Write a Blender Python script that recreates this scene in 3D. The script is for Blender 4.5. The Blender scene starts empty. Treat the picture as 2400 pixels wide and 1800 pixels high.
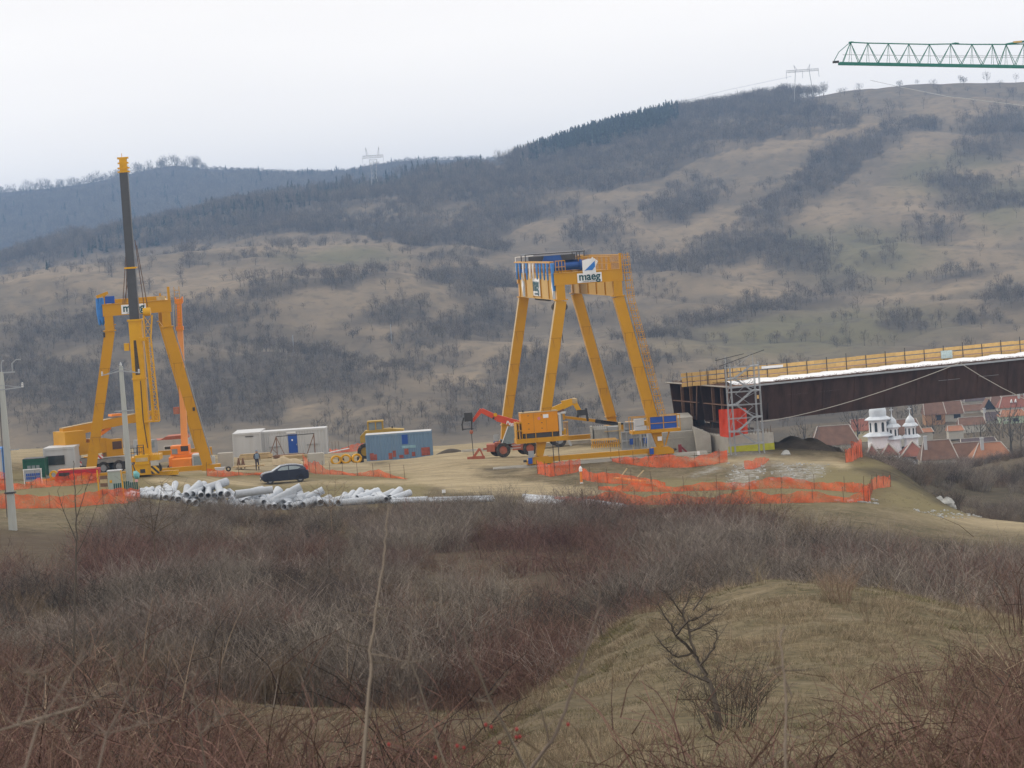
import bpy, math, random
import numpy as np
from mathutils import Vector, Matrix
R = math.radians
SC = bpy.context.scene
COL = SC.collection

# ------------------------------------------------------------------ camera
FPX = 7400.0                     # focal length in pixels of the 2400 px wide picture
CAM = Vector((0.0, 0.0, 20.0))
HOR = 355.0                      # horizon above the picture centre, px
PITCH = math.atan(HOR / FPX)
ROLL = R(4.0)
_F = Vector((0, math.cos(PITCH), -math.sin(PITCH)))
_R0 = Vector((1, 0, 0)); _U0 = Vector((0, math.sin(PITCH), math.cos(PITCH)))
_Rr = _R0 * math.cos(ROLL) - _U0 * math.sin(ROLL)
_Ur = _R0 * math.sin(ROLL) + _U0 * math.cos(ROLL)
cam_data = bpy.data.cameras.new("camera")
cam = bpy.data.objects.new("camera", cam_data); COL.objects.link(cam)
cam_data.sensor_width = 36.0
cam_data.lens = 36.0 * FPX / 2400.0
cam_data.clip_start = 0.5; cam_data.clip_end = 20000
m = Matrix((_Rr, _Ur, -_F)).transposed().to_4x4(); m.translation = CAM
cam.matrix_world = m
cam_data.dof.use_dof = True
cam_data.dof.focus_distance = 200.0
cam_data.dof.aperture_fstop = 12.0
SC.camera = cam

# ------------------------------------------------------------------ sky and sun
SUN_EL, SUN_AZ = R(42), R(-68)          # azimuth from +Y towards +X
world = bpy.data.worlds.new("World"); SC.world = world; world.use_nodes = True
nt = world.node_tree; N = nt.nodes; L = nt.links; N.clear()
sky = N.new("ShaderNodeTexSky"); sky.sky_type = 'NISHITA'; sky.sun_disc = False
sky.sun_elevation = SUN_EL; sky.sun_rotation = SUN_AZ; sky.dust_density = 4.0; sky.altitude = 400
bg1 = N.new("ShaderNodeBackground"); bg1.inputs[1].default_value = 0.05
L.new(sky.outputs[0], bg1.inputs[0])
# the overcast: a pale even cloud sheet with soft streaks
tc = N.new("ShaderNodeTexCoord"); mp = N.new("ShaderNodeMapping"); mp.inputs[3].default_value = (2.5, 2.5, 14)
nz = N.new("ShaderNodeTexNoise"); nz.inputs["Scale"].default_value = 1.6; nz.inputs["Detail"].default_value = 5
cr = N.new("ShaderNodeValToRGB")
cr.color_ramp.elements[0].position = 0.3; cr.color_ramp.elements[0].color = (0.93, 0.90, 0.875, 1)
cr.color_ramp.elements[1].position = 0.7; cr.color_ramp.elements[1].color = (1.0, 0.965, 0.93, 1)
bg2 = N.new("ShaderNodeBackground"); bg2.inputs[1].default_value = 1.23
L.new(tc.outputs["Generated"], mp.inputs[0]); L.new(mp.outputs[0], nz.inputs["Vector"])
L.new(nz.outputs[0], cr.inputs[0]); L.new(cr.outputs[0], bg2.inputs[0])
mx = N.new("ShaderNodeMixShader"); mx.inputs[0].default_value = 0.93
L.new(bg1.outputs[0], mx.inputs[1]); L.new(bg2.outputs[0], mx.inputs[2])
wo = N.new("ShaderNodeOutputWorld"); L.new(mx.outputs[0], wo.inputs[0])
sd = bpy.data.lights.new("sun", 'SUN'); sd.energy = 1.4; sd.angle = R(11); sd.color = (1.0, 0.93, 0.82)
sun = bpy.data.objects.new("sun", sd); COL.objects.link(sun)
sv = Vector((math.sin(SUN_AZ) * math.cos(SUN_EL), math.cos(SUN_AZ) * math.cos(SUN_EL), math.sin(SUN_EL)))
sun.rotation_euler = (-sv).to_track_quat('-Z', 'Y').to_euler(); sun.location = (-100, 100, 200)
SC.view_settings.view_transform = 'Standard'; SC.view_settings.look = 'None'
SC.view_settings.exposure = 0.0; SC.view_settings.gamma = 1.0
SC.cycles.use_denoising = True
SC.cycles.max_bounces = 4; SC.cycles.diffuse_bounces = 2; SC.cycles.glossy_bounces = 2
SC.cycles.transparent_max_bounces = 12; SC.cycles.transmission_bounces = 2; SC.cycles.volume_bounces = 0

# ------------------------------------------------------------------ pixel <-> place
def P(px, py, d):
    """point at distance d (metres along +Y) seen at pixel (px, py) of the photograph"""
    v = _F + _Rr * ((px - 1200) / FPX) - _Ur * ((py - 900) / FPX)
    return CAM + v * (d / v.y)
def proj(X, Y, Z):
    dx, dy, dz = X - CAM.x, Y - CAM.y, Z - CAM.z
    f = dx * _F.x + dy * _F.y + dz * _F.z
    a = (dx * _Rr.x + dy * _Rr.y + dz * _Rr.z) / f
    b = (dx * _Ur.x + dy * _Ur.y + dz * _Ur.z) / f
    return 1200 + a * FPX, 900 - b * FPX
def zat(px, py, d): return P(px, py, d).z

# ------------------------------------------------------------------ noise
_rs = np.random.RandomState(7)
_perm = _rs.permutation(4096)
_val = _rs.rand(4096) * 2 - 1
def _h(ix, iy): return _val[_perm[(ix + _perm[iy & 4095]) & 4095]]
def vnoise(x, y):
    ix = np.floor(x).astype(np.int64); iy = np.floor(y).astype(np.int64)
    fx = x - ix; fy = y - iy
    fx = fx * fx * (3 - 2 * fx); fy = fy * fy * (3 - 2 * fy)
    a = _h(ix, iy); b = _h(ix + 1, iy); c = _h(ix, iy + 1); d = _h(ix + 1, iy + 1)
    return (a * (1 - fx) + b * fx) * (1 - fy) + (c * (1 - fx) + d * fx) * fy
def fbm(x, y, s, o=4):
    x = np.asarray(x, float) / s; y = np.asarray(y, float) / s; r = 0; a = 1.0; t = 0
    for k in range(o):
        r = r + a * vnoise(x + 17.3 * k, y + 5.1 * k); t += a; a *= .5; x = x * 2; y = y * 2
    return r / t
def sstep(a, b, x):
    t = np.clip((x - a) / (b - a), 0, 1); return t * t * (3 - 2 * t)
def inpoly(px, py, pts):
    n = len(pts); ins = np.zeros(np.shape(px), bool); j = n - 1
    for i in range(n):
        xi, yi = pts[i]; xj, yj = pts[j]
        if yi != yj:
            c = ((yi > py) != (yj > py)) & (px < (xj - xi) * (py - yi) / (yj - yi) + xi)
            ins ^= c
        j = i
    return ins.astype(float)
def ell(px, py, cx, cy, rx, ry, ang=0):
    c, s = math.cos(R(ang)), math.sin(R(ang))
    dx, dy = px - cx, py - cy
    a = (dx * c - dy * s) / rx; b = (dx * s + dy * c) / ry
    return np.clip(1.5 - 1.0 * np.sqrt(a * a + b * b), 0, 1)

# ------------------------------------------------------------------ terrain heights
U = [-2300, -1400, -1000, -600, -200, 200, 600, 780, 880, 960, 1050, 1250, 1500, 2300]
def row(d, *v): return (d, v)
GT = [
 row(2,   18.3,18.3,18.3,18.3,18.3,18.3,18.3,18.3,18.3,18.3,18.3,18.3,18.3,18.3),
 row(10,  17.4,17.4,17.4,17.4,17.4,17.4,17.4,17.4,17.4,17.4,17.4,17.4,17.4,17.4),
 row(20,  16.0,16.0,16.0,16.0,16.0,16.0,16.0,16.0,16.0,16.0,16.0,16.0,16.0,16.0),
 row(45,  12.8,12.7,12.6,12.5,12.5,12.5,12.5,12.4,12.4,12.4,12.3,12.2,12.1,11.8),
 row(65,  11.2,11.0,10.9,10.8,10.8,10.8,10.7,10.6,10.6,10.5,10.4,10.3,10.2,9.8),
 row(80,  9.8, 9.7, 9.5, 9.2, 9.0, 8.9, 8.9, 8.8, 8.7, 8.6, 8.4, 8.1, 7.9,7.5),
 row(100, 8.2, 8.0, 7.6, 7.2, 6.8, 6.5, 6.3, 6.2, 6.1, 6.0, 5.9, 5.7, 5.5,5.2),
 row(120, 6.8, 6.6, 6.0, 5.2, 4.8, 4.4, 4.2, 4.0, 3.9, 3.8, 3.6, 3.4, 3.2,3.0),
 row(150, 5.2, 4.8, 3.8, 2.8, 2.2, 1.8, 1.4, 1.1, .9, .7, .4, 0, -.3,-1),
 row(180, 4.2, 4.0, 2.8, 1.5, .9, .6, .1, -.3, -.6, -1., -1.4,-1.9,-2.4,-3),
 row(205, 3.6, 3.4, 2.4, 1.0, .5, .2, -.3, -.8, -1.3,-1.9,-2.4,-2.8,-3.2,-4),
 row(235, 3.0, 2.8, 1.8, .5, .4, -.3, -.5, -.9, -1.5,-2.4,-3.6,-4.6,-5.2,-6),
 row(250, 3.0, 2.9, 2.0, .6, .5, .1, -.3, -.6, -1.2,-3.0,-5.0,-6.4,-7,-8),
 row(265, 3.0, 2.9, 2.3, .8, .7, .7, .1, -.2, -1.4,-4.2,-7,-9,-10,-11),
 row(285, 3.0, 2.9, 2.3, .4, .4, .4, -.8, -2.0, -3.8,-6.5,-9.5,-11,-12,-13),
 row(310, 2.6, 2.5, 2.0, -.4, -.4, -.6, -3.0,-4.4,-6.5,-9,-12,-13,-14,-14),
 row(335, 1.0, 1.0, .5, -1.8, -2.2, -1.6, -6.5,-8,-9,-11,-13.5,-14.5,-15,-16),
 row(380, -8, -8, -8, -9, -9, -9, -9, -10,-11,-12,-14.5,-15.5,-16,-16),
 row(430, -18,-18,-18,-18,-18,-18,-17,-17.5,-18,-18,-17.3,-16.8,-14,-12),
 row(480, -26,-26,-26,-26,-26,-26,-24,-23,-22.5,-22,-20.5,-18.5,-15,-12),
 row(560, -33,-33,-33,-33,-33,-33,-33,-32,-32,-32,-31,-29,-26,-24),
 (640, (-37,)*12 + (-36, -34)),
 (1000, (-37,)*14),
]
_dn = np.geomspace(2, 1000, 520)
_un = np.linspace(-2300, 2300, 240)
_tab = np.array([np.interp(_un, U, r[1]) for r in GT])
_tab = np.array([np.interp(np.log(_dn), np.log([r[0] for r in GT]), _tab[:, i]) for i in range(len(_un))]).T
def _blur(T, n, ax):
    for _ in range(n):
        P0 = np.take(T, [0], ax); P1 = np.take(T, [-1], ax)
        Q = np.concatenate([P0, T, P1], ax)
        T = (np.take(Q, range(0, T.shape[ax]), ax) + 2 * T + np.take(Q, range(2, T.shape[ax] + 2), ax)) / 4
    return T
_tab = _blur(_blur(_tab, 10, 0), 5, 1)
def _bil(T, gu, gd, u, d):
    iu = np.clip((u - gu[0]) / (gu[-1] - gu[0]) * (len(gu) - 1), 0, len(gu) - 1.001)
    idd = np.clip(np.interp(d, gd, np.arange(len(gd))), 0, len(gd) - 1.001)
    a = iu.astype(int); b = idd.astype(int); fu = iu - a; fd = idd - b
    return (T[b, a] * (1 - fu) + T[b, a + 1] * fu) * (1 - fd) + (T[b + 1, a] * (1 - fu) + T[b + 1, a + 1] * fu) * fd
_R7 = R(7)
def _loc(bx, by, x, y): return (bx + x * math.cos(_R7) - y * math.sin(_R7), by + x * math.sin(_R7) + y * math.cos(_R7))
AN = [(*_loc(6.9, 262, x, y), .44) for x in (-6, -3, 0, 3, 6) for y in (0, 12, 24)] + [(*_loc(-30.95, 265, x, 0), 1.75) for x in (-5, 0, 5)] + [(*_loc(-30.95, 265, x, 24), 1.4) for x in (-5, 5)]
for _p in [(348,1112,256),(252,1108,281),(310,1106,276),(436,1106,276),(1140,1074,268),(1240,1068,268),(1318,1046,280),(862,1084,296),(1010,1074,296),(880,1074,302),(616,1074,310),(768,1064,310),
           (550,1076,309),(366,1096,292),(108,1122,275),(58,1122,272),(1556,1062,270),(1600,1060,270),(1636,1060,268),(1386,1040,279),(1450,1036,279),(1384,1052,272),(1440,1048,272),(1458,1060,268),(1518,1058,266),
           (1591,1066,263),(620,1134,258),(668,1131,258),(716,1128,258),(512,1096,280),(540,1094,280),(722,1090,283),(755,1088,283),(632,1072,300),(740,1066,300),(604,1103,276),(560,1098,277),(256,1163,238),(285,1163,236),(57,1140,255),(95,1138,255),
           (128,1133,252),(220,1128,252),(812,1086,287),(788,1088,287),(836,1084,287),(1700,1066,264),(1740,1062,264),(1775,1062,263),(1800,1060,262),(1752,1062,262),(480,1090,285),(503,1108,262),(1960,1075,258),(560,1082,294),(655,1082,292)]:
    _q = P(*_p); AN.append((_q.x, _q.y, _q.z))
AN = np.array(AN); AR = None
def _anch(X, Y):
    if AR is None: return 0
    W = np.zeros(np.shape(X)); S = np.zeros(np.shape(X)); X0, Y0 = X, Y; mk_ = (Y > 215) & (Y < 335)
    if not mk_.any(): return 0
    X, Y = X[mk_], Y[mk_]; W_, S_ = np.zeros(len(X)), np.zeros(len(X))
    for (ax, ay, az), r_ in zip(AN, AR):
        w = np.exp(-((X - ax) ** 2 + ((Y - ay) * .8) ** 2) / 12.0); W_ += w; S_ += w * r_
    S[mk_] = S_ / (W_ + .12); return S
def gz(X, Y):
    X = np.atleast_1d(np.asarray(X, float)); Y = np.atleast_1d(np.asarray(Y, float))
    z = _bil(_tab, _un, _dn, X / Y * FPX, Y)
    z = z + _anch(X, Y)
    # the grassy knoll in the foreground
    kx = np.interp(X, [-4, 1.0, 2.5, 5.6, 8, 12.5, 17, 26], [0, .25, .78, 1.18, 1.0, .42, .15, 0])
    fy = np.where(Y < 74, np.exp(-((Y - 74) / 17.0) ** 2), np.exp(-((Y - 74) / 7.5) ** 2))
    z = z + 1.5 * kx * fy
    # gully left of the knoll and hollow behind it
    gl = sstep(34, 60, Y) * (1 - sstep(84, 104, Y)); ex = -1.0 + (Y - 50) * .085
    z = z - 1.15 * gl * (1 - sstep(ex - 1.6, ex + 1.3, X)) * sstep(-16, -6, X) - .9 * sstep(84, 96, Y) * (1 - sstep(118, 150, Y))
    amp = np.interp(Y, [2, 30, 60, 100, 215, 235, 330, 420, 700], [.02, .10, .22, .4, .25, .12, .12, .9, .3])
    z = z + amp * fbm(X, Y, 9.0, 4)
    z = z + np.interp(Y, [30, 90, 100, 240, 330], [.05, .08, .0, .04, .05]) * fbm(X + 50, Y, 1.3, 2)
    return z
AR = AN[:, 2] - gz(AN[:, 0], AN[:, 1])
for _ in range(3): AR = AR + (AN[:, 2] - gz(AN[:, 0], AN[:, 1])) * .8
def g(x, y): return float(gz(x, y)[0])
def onground(px, d):
    """ground point in column px at distance d (px measured near where it stands)"""
    p = P(px, 1100, d)
    for _ in range(6):
        z = g(p.x, d)
        _, py = proj(p.x, d, z); p = P(px, py, d)
    return Vector((p.x, d, g(p.x, d)))
def gpix(px, py, d0=225, d1=330):
    """distance at which the ground is seen at pixel (px,py) between d0 and d1"""
    ds_ = np.linspace(d0, d1, 160); v = P(px, py, 100.0) - CAM
    e = CAM.z + v.z / 100 * ds_ - gz(v.x / 100 * ds_, ds_); n = np.nonzero(e <= 0)[0]
    return float(ds_[n[0]]) if len(n) else float(ds_[np.argmin(np.abs(e))])

# hills: image rows at distance, columns are picture columns
HX = [-500, -200, 0, 300, 600, 900, 1200, 1500, 1800, 2100, 2400, 2800]
HT = [
 (1150, [930,925,920,915,905,900,905,880,865,850,835,820]),
 (1300, [850,845,840,835,820,815,830,800,780,765,750,735]),
 (1500, [720,718,715,705,695,690,720,700,690,675,660,650]),
 (1750, [650,645,637,600,572,580,620,590,560,535,515,500]),
 (2000, [690,685,670,630,590,560,520,480,430,405,390,380]),
 (2300, [665,655,636,565,500,450,420,350,300,275,262,255]),
 (2600, [660,650,632,545,468,428,392,292,243,205,188,180]),
 (2900, [700,690,670,600,520,470,440,340,290,250,235,230]),
]
FX = [-500, -200, 0, 150, 280, 400, 470, 560, 680, 780, 860, 920, 1100, 1280, 1800, 2800]
FT = [
 (3200, [700,690,670,640,615,590,575,555,530,510,500,490,470,450,400,380]),
 (3500, [690,680,650,620,595,570,555,540,515,500,485,475,460,440,400,380]),
 (4100, [560,550,530,510,490,475,465,455,445,440,432,428,425,425,410,400]),
 (4600, [460,455,448,436,412,384,394,398,404,408,394,376,370,372,372,380]),
 (5000, [480,476,468,456,434,410,416,418,422,426,414,400,396,396,396,400]),
 (5400, [520,516,510,496,476,460,458,458,460,460,450,440,436,436,430,430]),
]
def _hrow(d, pys, cx):
    uu, zz = [], []
    for px, py in zip(cx, pys):
        p = P(px, py, d); uu.append(p.x / d * FPX); zz.append(p.z)
    return uu, zz
_hu = np.linspace(-2300, 2300, 300)
def _htab(rows, extra=(), cx=None, nb=30):
    ds = [e[0] for e in extra]; tab = [np.full(len(_hu), e[1]) for e in extra]
    for d, pys in rows:
        uu, zz = _hrow(d, pys, cx or HX); ds.append(d); tab.append(np.interp(_hu, uu, zz))
    gd = np.linspace(ds[0], ds[-1], 420)
    T = np.array(tab); T = np.array([np.interp(gd, ds, T[:, i]) for i in range(len(_hu))]).T
    return gd, _blur(_blur(T, 40, 0), nb, 1)
_hd, _ht = _htab(HT, [(835, -39.0), (900, -36.6), (980, -36.0)])
_fd, _ft = _htab(FT, (), FX, 6)
_h1 = np.geomspace(.001, 1, 2)
def hz(X, Y):
    z = _bil(_ht, _hu, _hd, X / Y * FPX, Y)
    a = sstep(900, 1300, Y) * (1 - .55 * sstep(2350, 2600, Y))
    n = fbm(X + 300, Y * .55, 210, 4)
    z = z + a * (11.0 * n + 13.0 * np.abs(fbm(X * 1.2 + Y * .6, Y * .5 - X * .2, 150, 4)) + 4.0 * np.abs(fbm(X * 1.0 - Y * .3, Y * .4 + X * .3, 55, 3)))
    z = z + a * 1.2 * fbm(X, Y, 22, 3)
    return z
def fz(X, Y):
    z = _bil(_ft, _hu, _fd, X / Y * FPX, Y)
    return z + 10 * fbm(X, Y * .6, 330, 4) * (1 - .6 * sstep(4300, 4550, Y)) + 2 * fbm(X, Y, 60, 3)
# ------------------------------------------------------------------ materials
def srgb(r, g_, b): 
    f = lambda c: (c / 255 / 12.92) if c / 255 <= .04045 else ((c / 255 + .055) / 1.055) ** 2.4
    return (f(r), f(g_), f(b))
def mat(name, col, rough=.6, metal=0.0, var=.12, scale=3.0, dirt=0.0, dirtcol=(.12, .09, .06), bump=0.0, bscale=20.0,
        rand=0.0, alpha=None, streak=False, spec=.3, coords='Object'):
    M = bpy.data.materials.new(name); M.use_nodes = True
    nt = M.node_tree; N = nt.nodes; L = nt.links
    b = N["Principled BSDF"]; b.inputs["Roughness"].default_value = rough; b.inputs["Metallic"].default_value = metal
    b.inputs["Specular IOR Level"].default_value = spec
    tc = N.new("ShaderNodeTexCoord")
    mp = N.new("ShaderNodeMapping"); L.new(tc.outputs[coords], mp.inputs[0])
    if streak: mp.inputs[3].default_value = (1, 1, .12)
    nz = N.new("ShaderNodeTexNoise"); nz.inputs["Scale"].default_value = scale; nz.inputs["Detail"].default_value = 6
    nz.inputs["Roughness"].default_value = .65
    L.new(mp.outputs[0], nz.inputs["Vector"])
    mr = N.new("ShaderNodeMapRange"); mr.inputs[1].default_value = .3; mr.inputs[2].default_value = .7
    mr.inputs[3].default_value = 1 - var; mr.inputs[4].default_value = 1 + var
    L.new(nz.outputs[0], mr.inputs[0])
    val = mr.outputs[0]
    if rand:
        oi = N.new("ShaderNodeObjectInfo"); m2 = N.new("ShaderNodeMapRange")
        m2.inputs[3].default_value = 1 - rand; m2.inputs[4].default_value = 1 + rand
        L.new(oi.outputs["Random"], m2.inputs[0]); mm = N.new("ShaderNodeMath"); mm.operation = 'MULTIPLY'
        L.new(val, mm.inputs[0]); L.new(m2.outputs[0], mm.inputs[1]); val = mm.outputs[0]
    vm = N.new("ShaderNodeVectorMath"); vm.operation = 'SCALE'; vm.inputs[0].default_value = col
    L.new(val, vm.inputs["Scale"])
    out = vm.outputs[0]
    if dirt:
        n2 = N.new("ShaderNodeTexNoise"); n2.inputs["Scale"].default_value = scale * .6; n2.inputs["Detail"].default_value = 9
        n2.inputs["Roughness"].default_value = .7
        L.new(mp.outputs[0], n2.inputs["Vector"])
        m3 = N.new("ShaderNodeMapRange"); m3.inputs[1].default_value = .62 - dirt * .2; m3.inputs[2].default_value = .78 - dirt * .1
        L.new(n2.outputs[0], m3.inputs[0])
        mxx = N.new("ShaderNodeMix"); mxx.data_type = 'RGBA'; mxx.inputs["B"].default_value = (*dirtcol, 1)
        mu = N.new("ShaderNodeMath"); mu.operation = 'MULTIPLY'; mu.inputs[1].default_value = min(1, dirt * 1.4)
        L.new(m3.outputs[0], mu.inputs[0]); L.new(mu.outputs[0], mxx.inputs["Factor"]); L.new(out, mxx.inputs["A"]); out = mxx.outputs["Result"]
    L.new(out, b.inputs["Base Color"])
    if bump:
        n4 = N.new("ShaderNodeTexNoise"); n4.inputs["Scale"].default_value = bscale; n4.inputs["Detail"].default_value = 4
        L.new(tc.outputs[coords], n4.inputs["Vector"])
        bp = N.new("ShaderNodeBump"); bp.inputs["Strength"].default_value = bump; bp.inputs["Distance"].default_value = .1
        L.new(n4.outputs[0], bp.inputs["Height"]); L.new(bp.outputs[0], b.inputs["Normal"])
    if alpha is not None:
        b.inputs["Alpha"].default_value = alpha
    return M

# ------------------------------------------------------------------ mesh helpers
class MB:
    """collects shapes; build() links them as one mesh object"""
    def __init__(s): s.v = []; s.f = []; s.mi = []; s.cur = 0
    def add(s, vs, fs):
        o = len(s.v); s.v.extend([tuple(v) for v in vs]); s.f.extend([tuple(i + o for i in f) for f in fs]); s.mi.extend([s.cur] * len(fs)); return s
    def box(s, c, sz, M=None):
        x, y, z = (k / 2 for k in sz); c = Vector(c)
        vs = [Vector((a * x, b * y, e * z)) for e in (-1, 1) for b in (-1, 1) for a in (-1, 1)]
        if M is not None: vs = [M @ v for v in vs]
        s.add([v + c for v in vs], [(0, 2, 3, 1), (4, 5, 7, 6), (0, 1, 5, 4), (2, 6, 7, 3), (0, 4, 6, 2), (1, 3, 7, 5)]); return s
    def bx(s, x0, x1, y0, y1, z0, z1):
        return s.box(((x0 + x1) / 2, (y0 + y1) / 2, (z0 + z1) / 2), (abs(x1 - x0), abs(y1 - y0), abs(z1 - z0)))
    def frame(s, a, b, up=None):
        a = Vector(a); b = Vector(b); d = (b - a); 
        if d.length < 1e-9: d = Vector((0, 0, 1e-6))
        d.normalize()
        up = Vector(up) if up is not None else (Vector((0, 0, 1)) if abs(d.z) < .95 else Vector((0, 1, 0)))
        x = d.cross(up).normalized(); y = x.cross(d).normalized(); return a, b, x, y
    def beam(s, a, b, w, h, w2=None, h2=None, up=None):
        """box bar from a to b, w across and h along 'up'; may taper"""
        a, b, x, y = s.frame(a, b, up); w2 = w if w2 is None else w2; h2 = h if h2 is None else h2
        vs = []
        for p, ww, hh in ((a, w, h), (b, w2, h2)):
            for i, j in ((-1, -1), (1, -1), (1, 1), (-1, 1)): vs.append(p + x * i * ww / 2 + y * j * hh / 2)
        s.add(vs, [(3, 2, 1, 0), (4, 5, 6, 7), (0, 1, 5, 4), (1, 2, 6, 5), (2, 3, 7, 6), (3, 0, 4, 7)]); return s
    def tube(s, pts, r, n=8, cap=True, closed=False):
        pts = [Vector(p) for p in pts]; rr = r if isinstance(r, (list, tuple)) else [r] * len(pts)
        rings = []
        prev = None
        for i, p in enumerate(pts):
            d = (pts[min(i + 1, len(pts) - 1)] - pts[max(i - 1, 0)])
            if d.length < 1e-9: d = Vector((0, 0, 1))
            d.normalize()
            if prev is None:
                up = Vector((0, 0, 1)) if abs(d.z) < .9 else Vector((1, 0, 0)); x = d.cross(up).normalized()
            else:
                x = (prev - d * prev.dot(d))
                x = x.normalized() if x.length > 1e-6 else d.orthogonal().normalized()
            y = d.cross(x); prev = x
            rings.append([p + (x * math.cos(t) + y * math.sin(t)) * rr[i] for t in [2 * math.pi * k / n for k in range(n)]])
        vs = [v for r_ in rings for v in r_]; fs = []
        for i in range(len(pts) - 1):
            for k in range(n):
                fs.append((i * n + k, i * n + (k + 1) % n, (i + 1) * n + (k + 1) % n, (i + 1) * n + k))
        if cap: fs.append(tuple(range(n))[::-1]); fs.append(tuple((len(pts) - 1) * n + k for k in range(n)))
        s.add(vs, fs); return s
    def cyl(s, a, b, r, n=12, r2=None): return s.tube([a, b], [r, r if r2 is None else r2], n)
    def ring(s, a, b, ro, ri, n=20):
        """hollow cylinder from a to b"""
        a, b, x, y = s.frame(a, b); vs = []
        for p, r_ in ((a, ro), (b, ro), (b, ri), (a, ri)):
            for k in range(n):
                t = 2 * math.pi * k / n; vs.append(p + (x * math.cos(t) + y * math.sin(t)) * r_)
        fs = []
        for j in range(4):
            for k in range(n):
                fs.append((j * n + k, j * n + (k + 1) % n, ((j + 1) % 4) * n + (k + 1) % n, ((j + 1) % 4) * n + k))
        s.add(vs, fs); return s
    def prism(s, poly, y0, y1, ax='y'):
        """polygon given as (x,z) pairs, extruded along y (or (y,z) along x, (x,y) along z)"""
        n = len(poly)
        mk = {'y': lambda a, b, t: (a, t, b), 'x': lambda a, b, t: (t, a, b), 'z': lambda a, b, t: (a, b, t)}[ax]
        vs = [mk(a, b, y0) for a, b in poly] + [mk(a, b, y1) for a, b in poly]
        fs = [tuple(range(n)), tuple(range(n, 2 * n))[::-1]] + [(i, i + n, (i + 1) % n + n, (i + 1) % n) for i in range(n)]
        s.add(vs, fs); return s
    def lathe(s, prof, n=16, c=(0, 0, 0)):
        c = Vector(c); vs = []; fs = []
        for r_, z in prof:
            for k in range(n):
                t = 2 * math.pi * k / n; vs.append(c + Vector((r_ * math.cos(t), r_ * math.sin(t), z)))
        for i in range(len(prof) - 1):
            for k in range(n): fs.append((i * n + k, i * n + (k + 1) % n, (i + 1) * n + (k + 1) % n, (i + 1) * n + k))
        fs.append(tuple(range(n))[::-1]); fs.append(tuple((len(prof) - 1) * n + k for k in range(n)))
        s.add(vs, fs); return s
    def grid(s, fn, nu, nv):
        vs = [fn(i / nu, j / nv) for j in range(nv + 1) for i in range(nu + 1)]
        fs = [(j * (nu + 1) + i, j * (nu + 1) + i + 1, (j + 1) * (nu + 1) + i + 1, (j + 1) * (nu + 1) + i) for j in range(nv) for i in range(nu)]
        s.add(vs, fs); return s
    def build(s, name, M, parent=None, smooth=False, label=None):
        me = bpy.data.meshes.new(name); me.from_pydata(s.v, [], s.f)
        Ms = M if isinstance(M, (list, tuple)) else [M]
        for q in Ms: me.materials.append(q)
        if len(Ms) > 1: me.polygons.foreach_set("material_index", s.mi)
        if smooth: me.polygons.foreach_set("use_smooth", [len(f) <= 4 for f in s.f])
        me.update(); o = bpy.data.objects.new(name, me); COL.objects.link(o)
        if smooth and hasattr(me, "set_sharp_from_angle"): me.set_sharp_from_angle(angle=R(40))
        if parent is not None: o.parent = parent
        if label: o["label"] = label
        return o
def tag(o, label=None, cat=None, group=None, kind=None):
    if label: o["label"] = label
    if cat: o["category"] = cat
    if group: o["group"] = group
    if kind: o["kind"] = kind
    return o
def thing(name, label, cat, loc, rz=0.0, group=None):
    o = bpy.data.objects.new(name, None); COL.objects.link(o); o.location = loc; o.rotation_euler = (0, 0, rz)
    o.empty_display_size = .3
    return tag(o, label, cat, group)
def copy_tree(o, parent=None, **kw):
    c = o.copy(); COL.objects.link(c)
    if parent is not None: c.parent = parent
    for ch in list(o.children): copy_tree(ch, c)
    for k, v in kw.items(): c[k] = v
    return c
def mesh_np(name, V, Fq, M, smooth=True):
    me = bpy.data.meshes.new(name)
    me.vertices.add(len(V)); me.vertices.foreach_set("co", np.asarray(V, np.float32).ravel())
    k = Fq.shape[1]; n = len(Fq)
    me.loops.add(n * k); me.loops.foreach_set("vertex_index", Fq.astype(np.int32).ravel())
    me.polygons.add(n); me.polygons.foreach_set("loop_start", np.arange(0, n * k, k, dtype=np.int32))
    me.polygons.foreach_set("loop_total", np.full(n, k, np.int32))
    if smooth: me.polygons.foreach_set("use_smooth", np.ones(n, bool))
    me.update(calc_edges=True)
    for q in (M if isinstance(M, (list, tuple)) else [M]): me.materials.append(q)
    o = bpy.data.objects.new(name, me); COL.objects.link(o); return o
def fattr(o, name, vals):
    a = o.data.attributes.new(name, 'FLOAT', 'POINT'); a.data.foreach_set("value", np.asarray(vals, np.float32).ravel())
def fan(ds, us, zf):
    D, UU = np.meshgrid(ds, us, indexing='ij'); X = UU / FPX * D; Y = D; Z = zf(X.ravel(), Y.ravel()).reshape(X.shape)
    V = np.stack([X, Y, Z], -1).reshape(-1, 3); nr, nc = X.shape
    i = np.arange(nr * nc).reshape(nr, nc)
    F = np.stack([i[:-1, :-1], i[:-1, 1:], i[1:, 1:], i[1:, :-1]], -1).reshape(-1, 4)
    return V, F

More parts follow.
